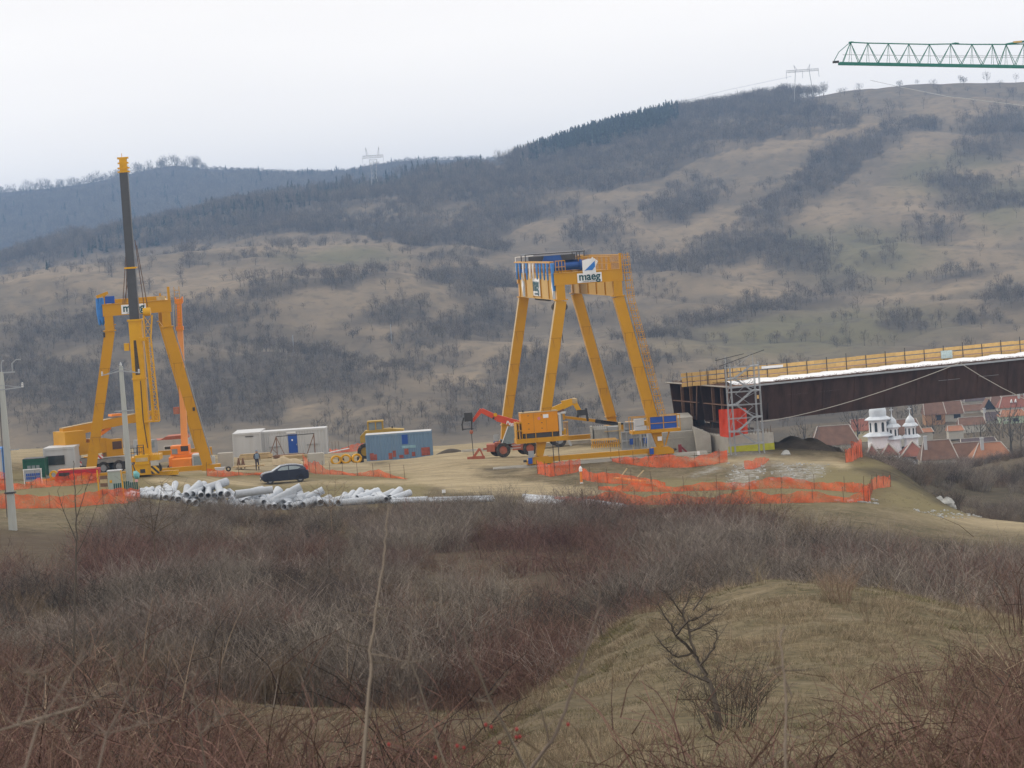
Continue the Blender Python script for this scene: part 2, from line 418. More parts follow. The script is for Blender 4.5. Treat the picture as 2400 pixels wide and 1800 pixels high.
# ------------------------------------------------------------------ land-cover maps
WOOD_POLY = [(1180,398),(1290,365),(1400,328),(1580,278),(1700,248),(1870,245),(1930,262),(2020,280),(2000,305),(1800,332),(1640,374),(1530,417),(1400,455),(1290,505),(1210,552),(1100,565),(1000,575),(900,575),(860,552),(700,548),(560,560),(300,592),(0,632),(-400,650),(-400,560),(0,560),(200,500),(400,470),(600,440),(900,400)]
STRIP = [(2160,285),(2200,300),(2080,350),(1990,410),(1890,500),(1800,570),(1650,620),(1600,600),(1700,540),(1800,470),(1880,400),(1990,330)]
WOODS = [(2330,320,100,45,10),(2250,440,90,18,0),(1740,565,130,45,20),(1878,612,95,35,-10),(1850,710,120,20,8),(1630,765,140,16,12),
 (2180,540,70,22,0),(2120,760,55,16,0),(2285,750,60,10,0),(2370,700,50,28,0),(1390,745,75,24,0),(1530,800,110,18,8),(1500,850,170,34,5),
 (1525,620,80,12,5),(1610,480,80,40,20),(760,658,130,16,5),(620,682,70,18,5),(1058,647,62,16,5),(325,760,340,38,4),(705,820,190,45,0),
 (600,872,270,60,0),(1030,805,130,50,15),(1140,682,70,28,0),(160,910,220,110,0),(490,950,120,60,0),(613,967,60,35,0),(1058,967,220,45,5),
 (1140,770,90,44,10),(1085,604,90,16,5),(1330,1000,150,50,0),(1500,930,120,50,0),(1400,560,60,14,0),(1980,660,60,24,0),(2060,610,50,16,0),
 (1850,980,300,50,0),(2300,480,120,12,0),(900,740,90,22,10),(1250,870,90,40,0),(900,985,120,40,0),(2200,650,120,14,5),(1700,890,160,18,6)]
LIGHT = [(1850,325,210,26,8),(1600,525,270,30,4),(1550,602,220,18,6),(2340,395,90,24,0),(705,585,230,12,0),(840,882,130,10,14),(680,790,60,10,0),
 (900,900,190,9,16),(920,560,90,12,0),(1060,620,120,12,4),(640,965,160,9,14),(1040,890,110,9,4),(450,660,260,24,4),(2250,560,140,16,0),(1500,690,160,14,6),
 (1300,620,90,20,8),(1950,500,90,26,10),(2120,470,70,40,20),(150,640,220,10,5),(1750,680,60,12,0),(1250,660,120,14,6),(2150,690,120,10,4)]
OLIVE = [(1880,575,70,32,0),(2180,410,80,46,0),(2030,600,160,60,0),(2280,370,70,26,0),(800,600,130,16,0),(1900,780,300,50,4),(2350,480,80,60,0)]
def cover(X, Y, Z):
    px, py = proj(X, Y, Z)
    qx = px + 34 * fbm(px, py * 2.2, 90, 4); qy = py + 14 * fbm(px + 999, py * 2.2, 60, 4)
    w = inpoly(qx, qy, WOOD_POLY); w = np.maximum(w, inpoly(qx, qy, STRIP) * .9)
    for e in WOODS: w = np.maximum(w, ell(qx, qy, *e))
    lt = 0 * px
    for e in LIGHT: lt = np.maximum(lt, ell(qx, qy, *e))
    ol = 0 * px
    for e in OLIVE: ol = np.maximum(ol, ell(qx, qy, *e))
    w = np.clip(w * (.95 + 1.5 * fbm(X, Y * .6, 45, 4)) + .35 * np.clip(fbm(X + 40, Y * .5, 90, 4) * 2.4 - .35, 0, 1), 0, 1)
    r1 = np.abs(fbm(X * 1.2 + Y * .6, Y * .5 - X * .2, 150, 4)); r2 = np.abs(fbm(X * 1.0 - Y * .3, Y * .4 + X * .3, 55, 3))
    w = np.clip(w + .8 * np.clip(1 - r1 / .035, 0, 1) * (fbm(X, Y, 120, 2) > -.1) + .45 * np.clip(1 - r2 / .04, 0, 1) * (fbm(X + 7, Y, 160, 2) > 0), 0, 1)  # gully lines: scrub, and dark colour painting in the relief shading
    w = w * (1 - sstep(1915, 1960, px) * sstep(2420, 2480, Y) * .93)
    lt = np.clip(lt + .7 * sstep(.22, .42, r1) * (Y > 950), 0, 1)  # spur tops lightened in colour to paint in the relief shading
    return w, lt * (1 - w), ol
def land_mat(name, base, light, olive, wood, sc=.02, det=8):
    M = bpy.data.materials.new(name); M.use_nodes = True; N = M.node_tree.nodes; L = M.node_tree.links
    b = N["Principled BSDF"]; b.inputs["Roughness"].default_value = .95; b.inputs["Specular IOR Level"].default_value = .05
    tc = N.new("ShaderNodeTexCoord")
    def noise(s, d=6, st=(1, 1, 1), r=.6):
        mp = N.new("ShaderNodeMapping"); mp.inputs[3].default_value = st; L.new(tc.outputs["Object"], mp.inputs[0])
        n = N.new("ShaderNodeTexNoise"); n.inputs["Scale"].default_value = s; n.inputs["Detail"].default_value = d; n.inputs["Roughness"].default_value = r
        L.new(mp.outputs[0], n.inputs["Vector"]); return n.outputs[0]
    def rng(v, a, b_, c=0., d=1.):
        m = N.new("ShaderNodeMapRange"); m.inputs[1].default_value = a; m.inputs[2].default_value = b_; m.inputs[3].default_value = c; m.inputs[4].default_value = d
        L.new(v, m.inputs[0]); return m.outputs[0]
    def mixc(f, A, B):
        m = N.new("ShaderNodeMix"); m.data_type = 'RGBA'
        for k, v in (("Factor", f), ("A", A), ("B", B)):
            if isinstance(v, tuple): m.inputs[k].default_value = (*v, 1)
            elif isinstance(v, float): m.inputs[k].default_value = v
            else: L.new(v, m.inputs[k])
        return m.outputs["Result"]
    def at(n):
        a = N.new("ShaderNodeAttribute"); a.attribute_name = n; return a.outputs["Fac"]
    def mul(a, b_):
        m = N.new("ShaderNodeMath"); m.operation = 'MULTIPLY'
        for i, v in enumerate((a, b_)):
            if isinstance(v, float): m.inputs[i].default_value = v
            else: L.new(v, m.inputs[i])
        return m.outputs[0]
    c = mixc(rng(noise(sc, det), .35, .65), base, tuple(k * .8 for k in base))
    c = mixc(mul(rng(noise(sc * 4, 6, (1, .35, 1)), .45, .7), .5), c, light)
    c = mixc(mul(at("light"), rng(noise(sc * 5, 6, (1, .4, 1)), .3, .6, .35, 1.)), c, light)
    c = mixc(mul(at("olive"), .7), c, olive)
    c = mixc(mul(rng(noise(sc * 9, 5, (1, .5, 1)), .52, .68), .55), c, wood)
    c = mixc(mul(at("wood"), rng(noise(sc * 6, 5), .3, .6, .55, 1.)), c, wood)
    L.new(c, b.inputs["Base Color"])
    return M
m_hill = land_mat("hill_grass", (.158, .130, .092), (.255, .198, .130), (.130, .125, .066), (.078, .066, .052))
m_far = land_mat("far_forest_floor", (.075, .062, .060), (.16, .14, .11), (.08, .08, .06), (.055, .048, .048), .01)

us = np.linspace(-1750, 1750, 460)
V, F = fan(np.concatenate([np.linspace(836, 1100, 44)[:-1], np.linspace(1100, 2700, 300), np.linspace(2710, 2900, 14)]), us, hz)
hillside = mesh_np("hills", V, F, m_hill)
w, lt, ol = cover(V[:, 0], V[:, 1], V[:, 2])
fattr(hillside, "wood", w); fattr(hillside, "light", lt); fattr(hillside, "olive", ol)
tag(hillside, "broad brown hillside of winter grass and scrub rising to the right", None, None, "structure")
V2, F2 = fan(np.linspace(2905, 5400, 150), us[::2], fz)
far = mesh_np("far_hills", V2, F2, m_far)
px, py = proj(V2[:, 0], V2[:, 1], V2[:, 2])
fattr(far, "wood", 1 - np.maximum(ell(px, py, 1060, 386, 190, 6), ell(px, py, 780, 398, 60, 6)))
fattr(far, "light", np.maximum(ell(px, py, 1060, 386, 190, 6), ell(px, py, 780, 398, 60, 6))); fattr(far, "olive", 0 * px)
tag(far, "distant wooded ridge fading to blue behind the hillside", None, None, "structure")
# ------------------------------------------------------------------ near ground
DIRT = [[(350,1096),(1000,1092),(1250,1096),(1230,1112),(900,1112),(730,1106),(350,1112)], [(700,1128),(1000,1124),(1300,1150),(1280,1158),(980,1136),(700,1136)], [(1040,1142),(1330,1160),(1320,1168),(1040,1150)], [(1560,1066),(2000,1084),(1990,1100),(1900,1086),(1700,1092),(1560,1074)],[(980,1052),(1240,1046),(1560,1052),(1680,1072),(1660,1080),(1560,1068),(1290,1088),(1200,1100),(1050,1102),(960,1088),(900,1086)],
 [(345,1118),(600,1122),(760,1128),(760,1136),(600,1140),(345,1134)], [(720,1092),(1010,1088),(1100,1102),(1130,1120),(960,1112),(760,1112)],
 [(960,1112),(1120,1118),(1290,1134),(1420,1148),(1420,1162),(1250,1156),(1080,1148),(960,1136)],
 [(2060,1200),(2200,1208),(2420,1222),(2420,1262),(2300,1250),(2150,1232)],
 [(1000,1060),(1260,1060),(1260,1085),(1000,1085)], [(1740,1064),(1990,1078),(1990,1094),(1760,1084)], [(540,1082),(860,1074),(860,1096),(560,1100)]]
GRAV = [[(1730,1082),(1800,1086),(1790,1104),(1750,1142),(1700,1140),(1722,1108)], [(1808,1086),(1945,1090),(1925,1116),(1880,1128),(1830,1118)],
 [(1600,1062),(1800,1056),(1800,1066),(1600,1076)], [(1640,1100),(1690,1092),(1700,1100),(1620,1120)]]
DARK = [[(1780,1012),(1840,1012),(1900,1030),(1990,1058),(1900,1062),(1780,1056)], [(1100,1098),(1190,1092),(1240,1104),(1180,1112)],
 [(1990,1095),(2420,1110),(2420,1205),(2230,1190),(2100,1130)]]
OLV = [[(0,1105),(1000,1108),(1000,1170),(600,1180),(0,1200)], [(1900,1080),(2060,1080),(2290,1200),(2150,1260),(1900,1190)], [(1400,1120),(1950,1130),(2090,1200),(1500,1192)]]
def gcover(X, Y, Z):
    px, py = proj(X, Y, Z)
    qx = px + 16 * fbm(px, py * 3, 50, 3); qy = py + 5 * fbm(px + 99, py * 3, 40, 3)
    site = sstep(214, 232, Y) * (1 - sstep(325, 335, Y))
    def mk(ps):
        r = 0
        for ox, oy in ((0, 0), (9, 2), (-9, -2), (14, -3), (-14, 3), (0, 4), (0, -4)): r = r + np.clip(sum(inpoly(qx + ox, qy + oy, p_) for p_ in ps), 0, 1)
        return r / 7
    dirt = mk(DIRT) * site; dirt = np.maximum(dirt, sstep(278, 290, Y) * site * (X / Y * FPX > -1500) * (X / Y * FPX < 640) * .8)
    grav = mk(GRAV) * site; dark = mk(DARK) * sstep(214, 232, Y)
    olv = np.maximum(mk(OLV) * site, 0)
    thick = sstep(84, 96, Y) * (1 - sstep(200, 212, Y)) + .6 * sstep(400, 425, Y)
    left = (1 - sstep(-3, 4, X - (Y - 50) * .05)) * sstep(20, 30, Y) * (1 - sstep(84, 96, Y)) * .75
    return dirt, grav, dark, olv, np.clip(thick + left, 0, 1)
def ground_mat():
    M = bpy.data.materials.new("ground_mix"); M.use_nodes = True; N = M.node_tree.nodes; L = M.node_tree.links
    b = N["Principled BSDF"]; b.inputs["Roughness"].default_value = .95; b.inputs["Specular IOR Level"].default_value = .05
    tc = N.new("ShaderNodeTexCoord")
    def noise(s, d=6, st=(1, 1, 1), r=.6):
        mp = N.new("ShaderNodeMapping"); mp.inputs[3].default_value = st; L.new(tc.outputs["Object"], mp.inputs[0])
        n = N.new("ShaderNodeTexNoise"); n.inputs["Scale"].default_value = s; n.inputs["Detail"].default_value = d; n.inputs["Roughness"].default_value = r
        L.new(mp.outputs[0], n.inputs["Vector"]); return n.outputs[0]
    def rng(v, a, b_, c=0., d=1.):
        m = N.new("ShaderNodeMapRange"); m.inputs[1].default_value = a; m.inputs[2].default_value = b_; m.inputs[3].default_value = c; m.inputs[4].default_value = d
        L.new(v, m.inputs[0]); return m.outputs[0]
    def mixc(f, A, B):
        m = N.new("ShaderNodeMix"); m.data_type = 'RGBA'
        for k, v in (("Factor", f), ("A", A), ("B", B)):
            if isinstance(v, tuple): m.inputs[k].default_value = (*v, 1)
            elif isinstance(v, float): m.inputs[k].default_value = v
            else: L.new(v, m.inputs[k])
        return m.outputs["Result"]
    def at(n):
        a = N.new("ShaderNodeAttribute"); a.attribute_name = n; return a.outputs["Fac"]
    def mth(op, a, b_):
        m = N.new("ShaderNodeMath"); m.operation = op; m.use_clamp = True
        for i, v in enumerate((a, b_)):
            if isinstance(v, float): m.inputs[i].default_value = v
            else: L.new(v, m.inputs[i])
        return m.outputs[0]
    c = mixc(rng(noise(.35, 8), .38, .62), (.165, .134, .085), (.100, .088, .052))
    c = mixc(rng(noise(2.5, 8), .42, .66, 0., .7), c, (.21, .165, .10))
    c = mixc(rng(noise(6., 5), .48, .66, 0., .75), c, (.070, .056, .036))
    c = mixc(rng(noise(.9, 6), .52, .62, 0., .5), c, (.24, .195, .13))
    c = mixc(mth('MULTIPLY', at("olive"), rng(noise(.15, 6), .3, .6, .5, .95)), c, (.20, .170, .088))
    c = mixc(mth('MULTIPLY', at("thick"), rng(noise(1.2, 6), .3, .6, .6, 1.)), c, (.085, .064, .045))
    d = mixc(rng(noise(.5, 8, (.3, 1.6, 1)), .35, .65), (.42, .345, .22), (.33, .27, .17))
    d = mixc(rng(noise(4., 8), .5, .75, 0., .6), d, (.2, .16, .10))
    d = mixc(rng(noise(1.1, 5, (.12, 2.6, 1)), .52, .60, 0., .55), d, (.19, .155, .10))
    c = mixc(mth('MULTIPLY', at("dirt"), rng(noise(.8, 7, (.35, 1.5, 1)), .32, .55, .55, 1.)), c, d)
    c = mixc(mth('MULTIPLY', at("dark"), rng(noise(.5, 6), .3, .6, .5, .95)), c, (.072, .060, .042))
    gcol = mixc(rng(noise(5., 5), .4, .6), (.40, .39, .36), (.20, .19, .16))
    c = mixc(mth('MULTIPLY', at("gravel"), rng(noise(1.6, 7), .36, .6, .0, .95)), c, gcol)
    L.new(c, b.inputs["Base Color"])
    bp = N.new("ShaderNodeBump"); bp.inputs["Strength"].default_value = .6; bp.inputs["Distance"].default_value = .08
    L.new(noise(5., 8), bp.inputs["Height"]); L.new(bp.outputs[0], b.inputs["Normal"])
    return M
ds = np.concatenate([np.geomspace(3, 40, 60)[:-1], np.linspace(40, 100, 150)[:-1], np.linspace(100, 215, 150)[:-1], np.linspace(215, 335, 150)[:-1], np.linspace(335, 845, 90)])
V, F = fan(ds, np.linspace(-1900, 1900, 460), gz)
ground = mesh_np("ground", V, F, ground_mat())
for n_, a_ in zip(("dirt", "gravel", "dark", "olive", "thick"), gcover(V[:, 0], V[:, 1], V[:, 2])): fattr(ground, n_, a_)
tag(ground, "rough grass slope and dirt work yard in front of the valley", None, None, "structure")

# ------------------------------------------------------------------ plants
rnd = random.Random(11)
def stem_mat(name, col, rand=.35):
    M = bpy.data.materials.new(name); M.use_nodes = True; N = M.node_tree.nodes; L = M.node_tree.links
    b = N["Principled BSDF"]; b.inputs["Roughness"].default_value = .8; b.inputs["Specular IOR Level"].default_value = .12
    oi = N.new("ShaderNodeObjectInfo"); m2 = N.new("ShaderNodeMapRange"); m2.inputs[3].default_value = 1 - rand; m2.inputs[4].default_value = 1 + rand
    L.new(oi.outputs["Random"], m2.inputs[0])
    g_ = N.new("ShaderNodeNewGeometry"); m3 = N.new("ShaderNodeMapRange"); m3.inputs[3].default_value = .45; m3.inputs[4].default_value = 1.75
    L.new(g_.outputs["Random Per Island"], m3.inputs[0])
    mm = N.new("ShaderNodeMath"); mm.operation = 'MULTIPLY'; L.new(m2.outputs[0], mm.inputs[0]); L.new(m3.outputs[0], mm.inputs[1])
    h = N.new("ShaderNodeHueSaturation"); h.inputs["Color"].default_value = (*col, 1)
    m4 = N.new("ShaderNodeMapRange"); m4.inputs[3].default_value = .485; m4.inputs[4].default_value = .515
    fr = N.new("ShaderNodeMath"); fr.operation = 'FRACT'; f7 = N.new("ShaderNodeMath"); f7.operation = 'MULTIPLY'; f7.inputs[1].default_value = 7.3
    L.new(oi.outputs["Random"], f7.inputs[0]); L.new(f7.outputs[0], fr.inputs[0]); L.new(fr.outputs[0], m4.inputs[0]); L.new(m4.outputs[0], h.inputs["Hue"])
    L.new(mm.outputs[0], h.inputs["Value"]); L.new(h.outputs[0], b.inputs["Base Color"])
    return M
m_gray = stem_mat("grey_brown_twig", (.185, .155, .128)); m_red = stem_mat("red_brown_cane", (.142, .085, .068))
m_brown = stem_mat("brown_twig", (.16, .115, .08)); m_dk = stem_mat("dark_bark", (.075, .062, .052)); m_pale = stem_mat("pale_bark", (.150, .122, .100), .1)
m_straw = stem_mat("dry_straw", (.235, .188, .125)); m_olive = stem_mat("olive_grass", (.130, .115, .058)); m_tan = stem_mat("tan_twig", (.24, .185, .13)); m_ftree = stem_mat("far_bare_tree", (.135, .115, .088), .4)
m_fdk = stem_mat("far_dark_scrub", (.088, .078, .064), .4); m_con = stem_mat("dark_conifer", (.030, .048, .030), .3)

def ribbon(V, F, pts, w0, w1, ori=None):
    """flat tapering ribbon along pts"""
    n = len(pts); o = len(V)
    a = rnd.random() * 6.283 if ori is None else ori
    sx = np.array([math.cos(a), math.sin(a), 0.0])
    for i, p in enumerate(pts):
        t = i / (n - 1); w = (w0 * (1 - t) + w1 * t) / 2
        d = pts[min(i + 1, n - 1)] - pts[max(i - 1, 0)]
        s = np.cross(d, sx); l = np.linalg.norm(s); s = s / l if l > 1e-6 else sx
        V.append(p - s * w); V.append(p + s * w)
    for i in range(n - 1): F.append((o + 2 * i, o + 2 * i + 1, o + 2 * i + 3, o + 2 * i + 2))
def cane(base, ang, lean, length, droop, n=4, wob=.06):
    pts = [np.array(base, float)]; az = ang; el = math.pi / 2 - lean
    for i in range(n):
        st = length / n
        d = np.array([math.cos(az) * math.cos(el), math.sin(az) * math.cos(el), math.sin(el)])
        pts.append(pts[-1] + d * st); el -= droop / n * (1 + i * .5); az += rnd.uniform(-wob, wob) * 4
    return pts
def shrub(name, M, n, h, spread, w, twigs=3, droop=.5, lean=.5, seed=1, loc=(0, 0, 0), segs=4, wtip=.35):
    rnd.seed(seed); V = []; F = []
    for i in range(n):
        r = spread * .45 * math.sqrt(rnd.random()); t = rnd.random() * 6.283
        base = (r * math.cos(t), r * math.sin(t), -.08)
        L_ = h * rnd.uniform(.55, 1.15)
        pts = cane(base, t + rnd.uniform(-.8, .8), rnd.random() * lean, L_, droop * rnd.uniform(.2, 1.4), segs)
        ribbon(V, F, pts, w, w * wtip)
        for k in range(twigs):
            j = rnd.randint(1, segs - 1); f = rnd.random(); p = pts[j] * (1 - f) + pts[min(j + 1, segs)] * f
            ribbon(V, F, cane(p, rnd.random() * 6.283, rnd.uniform(.3, 1.3), L_ * rnd.uniform(.15, .4), rnd.uniform(-.3, .8), 2), w * .6, w * .25)
    V = np.array(V); F = np.array(F); o = mesh_np(name, V, F, M, False); o.location = loc; return o
def tuft(name, M, n, h, spread, w, seed=1, lean=.9, droop=1.2):
    rnd.seed(seed); V = []; F = []
    for i in range(n):
        r = spread * rnd.random(); t = rnd.random() * 6.283
        ribbon(V, F, cane((r * math.cos(t), r * math.sin(t), -.02), t + rnd.uniform(-1, 1), rnd.random() * lean, h * rnd.uniform(.5, 1.2), droop * rnd.random(), 2), w, w * .3)
    return mesh_np(name, np.array(V), np.array(F), M, False)
def bare_tree(name, M, h, seed, w=.1, n=110, crown=.42, trunk=.3, mid=.62):
    """distant leafless tree: trunk, limbs and a cloud of twigs"""
    rnd.seed(seed); V = []; F = []
    limbs = []
    tr = [np.array([0, 0, -.3 * h * .2]), np.array([rnd.uniform(-.02, .02) * h, 0, trunk * h]), np.array([rnd.uniform(-.05, .05) * h, 0, .8 * h])]
    ribbon(V, F, tr, w * 2.6, w * .8, 0); ribbon(V, F, tr, w * 2.6, w * .8, 1.57)
    for i in range(9):
        z = h * rnd.uniform(trunk * .7, .7); t = rnd.random() * 6.283
        pts = cane((0, 0, z), t, rnd.uniform(.3, 1.0), h * rnd.uniform(.3, .5), -.3, 3, .1); ribbon(V, F, pts, w * 1.2, w * .5); limbs.append(pts)
    for i in range(n):
        # twig start inside an ellipsoid crown
        while True:
            q = np.array([rnd.uniform(-1, 1), rnd.uniform(-1, 1), rnd.uniform(-1, 1)])
            if q @ q < 1: break
        p = np.array([q[0] * crown * h * .85, q[1] * crown * h * .85, mid * h + q[2] * (1 - mid) * h * .85])
        t = math.atan2(q[1], q[0]) + rnd.uniform(-.7, .7)
        ribbon(V, F, cane(p, t, rnd.uniform(.1, 1.0), h * rnd.uniform(.10, .22), 0, 2), w * rnd.uniform(.5, 1), w * .3)
    return mesh_np(name, np.array(V), np.array(F), M, False)
def conifer(name, M, h, seed):
    rnd.seed(seed); V = []; F = []
    ribbon(V, F, [np.array([0, 0, -1.]), np.array([0, 0, h * .97])], .3, .05)
    for i in range(90):
        z = h * (.12 + .86 * (i / 90)); r = (1 - z / h) * h * .20 + .15; t = rnd.random() * 6.283
        a = np.array([0, 0, z]); bb = np.array([math.cos(t) * r, math.sin(t) * r, z - r * .35])
        ribbon(V, F, [a, (a + bb) / 2 + np.array([0, 0, .1]), bb], .55, .5)
    return mesh_np(name, np.array(V), np.array(F), M, False)

def scatter(name, pts, scl, idx, protos, label, ptilt=.12):
    """one 'stuff' object whose points carry real instances of the given plants"""
    pts = np.asarray(pts, np.float32); n = len(pts)
    me = bpy.data.meshes.new(name); me.vertices.add(n); me.vertices.foreach_set("co", pts.ravel())
    rs = np.random.RandomState(n)
    a = me.attributes.new("scl", 'FLOAT', 'POINT'); a.data.foreach_set("value", np.asarray(scl, np.float32))
    a = me.attributes.new("idx", 'INT', 'POINT'); a.data.foreach_set("value", np.asarray(idx, np.int32))
    rot = np.stack([rs.uniform(-ptilt, ptilt, n), rs.uniform(-ptilt, ptilt, n), rs.uniform(0, 6.283, n)], -1).astype(np.float32)
    a = me.attributes.new("rot", 'FLOAT_VECTOR', 'POINT'); a.data.foreach_set("vector", rot.ravel())
    me.update(); o = bpy.data.objects.new(name, me); COL.objects.link(o)
    ng = bpy.data.node_groups.new(name + "_nodes", 'GeometryNodeTree')
    ng.interface.new_socket("Geometry", in_out='INPUT', socket_type='NodeSocketGeometry')
    ng.interface.new_socket("Geometry", in_out='OUTPUT', socket_type='NodeSocketGeometry')
    N = ng.nodes; L = ng.links
    gi = N.new("NodeGroupInput"); go = N.new("NodeGroupOutput"); jn = N.new("GeometryNodeJoinGeometry"); L.new(jn.outputs[0], go.inputs[0])
    def na(nm, ty):
        q = N.new("GeometryNodeInputNamedAttribute"); q.data_type = ty; q.inputs[0].default_value = nm; return q.outputs[0]
    s_, i_, r_ = na("scl", 'FLOAT'), na("idx", 'INT'), na("rot", 'FLOAT_VECTOR')
    for k, pr in enumerate(protos):
        cmp = N.new("FunctionNodeCompare"); cmp.data_type = 'INT'; cmp.operation = 'EQUAL'
        L.new(i_, cmp.inputs[2]); cmp.inputs[3].default_value = k
        oi = N.new("GeometryNodeObjectInfo"); oi.inputs[0].default_value = pr; oi.inputs[1].default_value = True; oi.transform_space = 'ORIGINAL'
        ip = N.new("GeometryNodeInstanceOnPoints")
        L.new(gi.outputs[0], ip.inputs["Points"]); L.new(cmp.outputs[0], ip.inputs["Selection"]); L.new(oi.outputs["Geometry"], ip.inputs["Instance"])
        L.new(r_, ip.inputs["Rotation"]); L.new(s_, ip.inputs["Scale"]); L.new(ip.outputs[0], jn.inputs[0])
    md = o.modifiers.new("scatter", 'NODES'); md.node_group = ng
    return tag(o, label, None, None, "stuff")

def cands(n, d0, d1, u0, u1, seed, pw=1.0):
    rs = np.random.RandomState(seed); d = d0 + (d1 - d0) * rs.rand(n) ** pw; u = rs.uniform(u0, u1, n)
    return u / FPX * d, d, rs
# --- far woods and scrub on the hillside
def hcol(o, px, d, zf=hz):
    p = P(px, 700, d); o.location = (p.x, d, float(zf(np.array([p.x]), np.array([d]))[0])); return o
HPX = lambda X, Y, zf: proj(X, Y, zf(X, Y))
pt = [tag(hcol(bare_tree("bare_tree", m_ftree, 8.0, 3, .13), 2010, 1400), "bare leafless tree with a bent trunk on the slope above the bridge railing", "tree"),
      tag(hcol(bare_tree("bare_tree", m_ftree, 7.0, 4, .13, 130, .45), 1600, 1560), "lone leafless tree on the pale meadow left of the wooded gully", "tree"),
      tag(hcol(bare_tree("bare_tree", m_fdk, 5.0, 5, .12, 120, .62, .15, .5), 2070, 1380), "low round dark bush on the slope right of the bent bare tree", "bush"),
      tag(hcol(bare_tree("bare_tree", m_ftree, 9.0, 6, .12, 120, .34, .3, .6), 1915, 2480), "slender bare tree on the skyline left of the green crane jib", "tree")]
for o, nm in zip(pt, ("bare_tree",) * 2 + ("round_bush", "bare_tree")): o.name = nm
pcon = tag(hcol(conifer("pine_tree", m_con, 11, 2), 1570, 2600), "dark pine at the right end of the pine strip on the skyline", "tree")
X, Y, rs = cands(90000, 850, 2680, -1500, 1500, 5, .8)
Z = hz(X, Y); px, py = proj(X, Y, Z); w, lt, ol = cover(X, Y, Z)
clump = fbm(X, Y * .7, 60, 3)
keep = (rs.rand(len(X)) < np.clip(w * 1.1 - .15, 0, 1) * .62 + .006 + .5 * np.clip(clump * 2.2 - .95, 0, 1) * (1 - lt)) 
crest = inpoly(px, py, [(1160,410),(1290,355),(1400,318),(1585,262),(1590,300),(1400,345),(1290,380),(1190,420)]) > 0
greenb = (inpoly(px + 30 * clump, py, [(600,455),(900,405),(1180,390),(1000,430),(800,470),(560,530),(300,600),(100,640),(300,540),(450,500)]) > 0) & (rs.rand(len(X)) < .45)
con = ((crest & (px > 1200 + 120 * rs.rand(len(px)))) | greenb) & keep
X, Y, Z, w, con, py = X[keep], Y[keep], Z[keep], w[keep], con[keep], py[keep]
idx = rs.randint(0, 4, len(X)); idx = np.where((w < .4) & (rs.rand(len(X)) < .7), 2, idx); idx = np.where(con, 4, idx)
scl = rs.uniform(.55, 1.15, len(X)) * np.interp(Y, [850, 1400, 2000, 2600], [.5, .75, 1.0, 1.3]) * np.where(con & (Y < 2620) & (proj(X, Y, Z)[0] < 1160), .6, 1.0)
scatter("woodland", np.stack([X, Y, Z], -1), scl, idx, pt + [pcon], "leafless woods and dark scrub scattered over the brown hillside")
# skyline fringe of the main hill
X, Y, rs = cands(2600, 2540, 2640, -200, 780, 8); Z = hz(X, Y); px, py = proj(X, Y, Z)
k = (px > 1160 + 60 * rs.rand(len(X))) & (rs.rand(len(X)) < np.interp(px, [1500, 1600, 1840, 1900, 1960, 2400], [.8, .8, .7, .25, .02, .01])); cc = (px < 1560 + 40 * rs.rand(len(px))) & (px > 1195 + 130 * rs.rand(len(px)))
scatter("skyline_trees", np.stack([X, Y, Z], -1)[k], rs.uniform(.7, 1.5, len(X))[k] * np.where(cc[k], .9, 1.05), np.where(cc, 4, rs.choice([0, 1, 3], len(X)))[k], pt + [pcon],
        "thin fringe of bare trees and pines along the hill crest")
# far ridge forest
X, Y, rs = cands(26000, 3500, 4590, -1500, 500, 6, .6); Z = fz(X, Y); px, py = proj(X, Y, Z)
nofield = 1 - np.maximum(ell(px, py, 1060, 386, 190, 6), ell(px, py, 780, 400, 60, 6))
k = (rs.rand(len(X)) < .75 * nofield) & (px < 1420)
scatter("ridge_forest", np.stack([X, Y, Z], -1)[k], (rs.uniform(1.2, 2.0, len(X)) * np.interp(Y, [4350, 4480], [1, .45]))[k], np.where(rs.rand(len(X)) < .02, 4, rs.choice([0, 1, 3], len(X)))[k], pt + [pcon],
        "dense leafless forest covering the distant blue ridge")
# row of tall trees along the far crest, sky showing between them
X, Y, rs = cands(520, 4560, 4612, -1350, 560, 9); Z = fz(X, Y) - 2.5; px, py = proj(X, Y, Z)
dn = np.interp(px, [-200, 0, 250, 300, 470, 500, 700, 800, 1300], [.9, .9, .9, 1, 1, .6, .5, .2, .6])
k = rs.rand(len(X)) < dn
scatter("ridge_crest_trees", np.stack([X, Y, Z], -1)[k], (rs.uniform(1.1, 2.3, len(X)) * np.interp(px, [0, 300, 330, 470, 490, 700], [1., 1., 1.2, 1.2, .5, .35]))[k],
        rs.choice([0, 1, 3], len(X))[k], pt, "row of tall bare trees along the far ridge with sky between them")
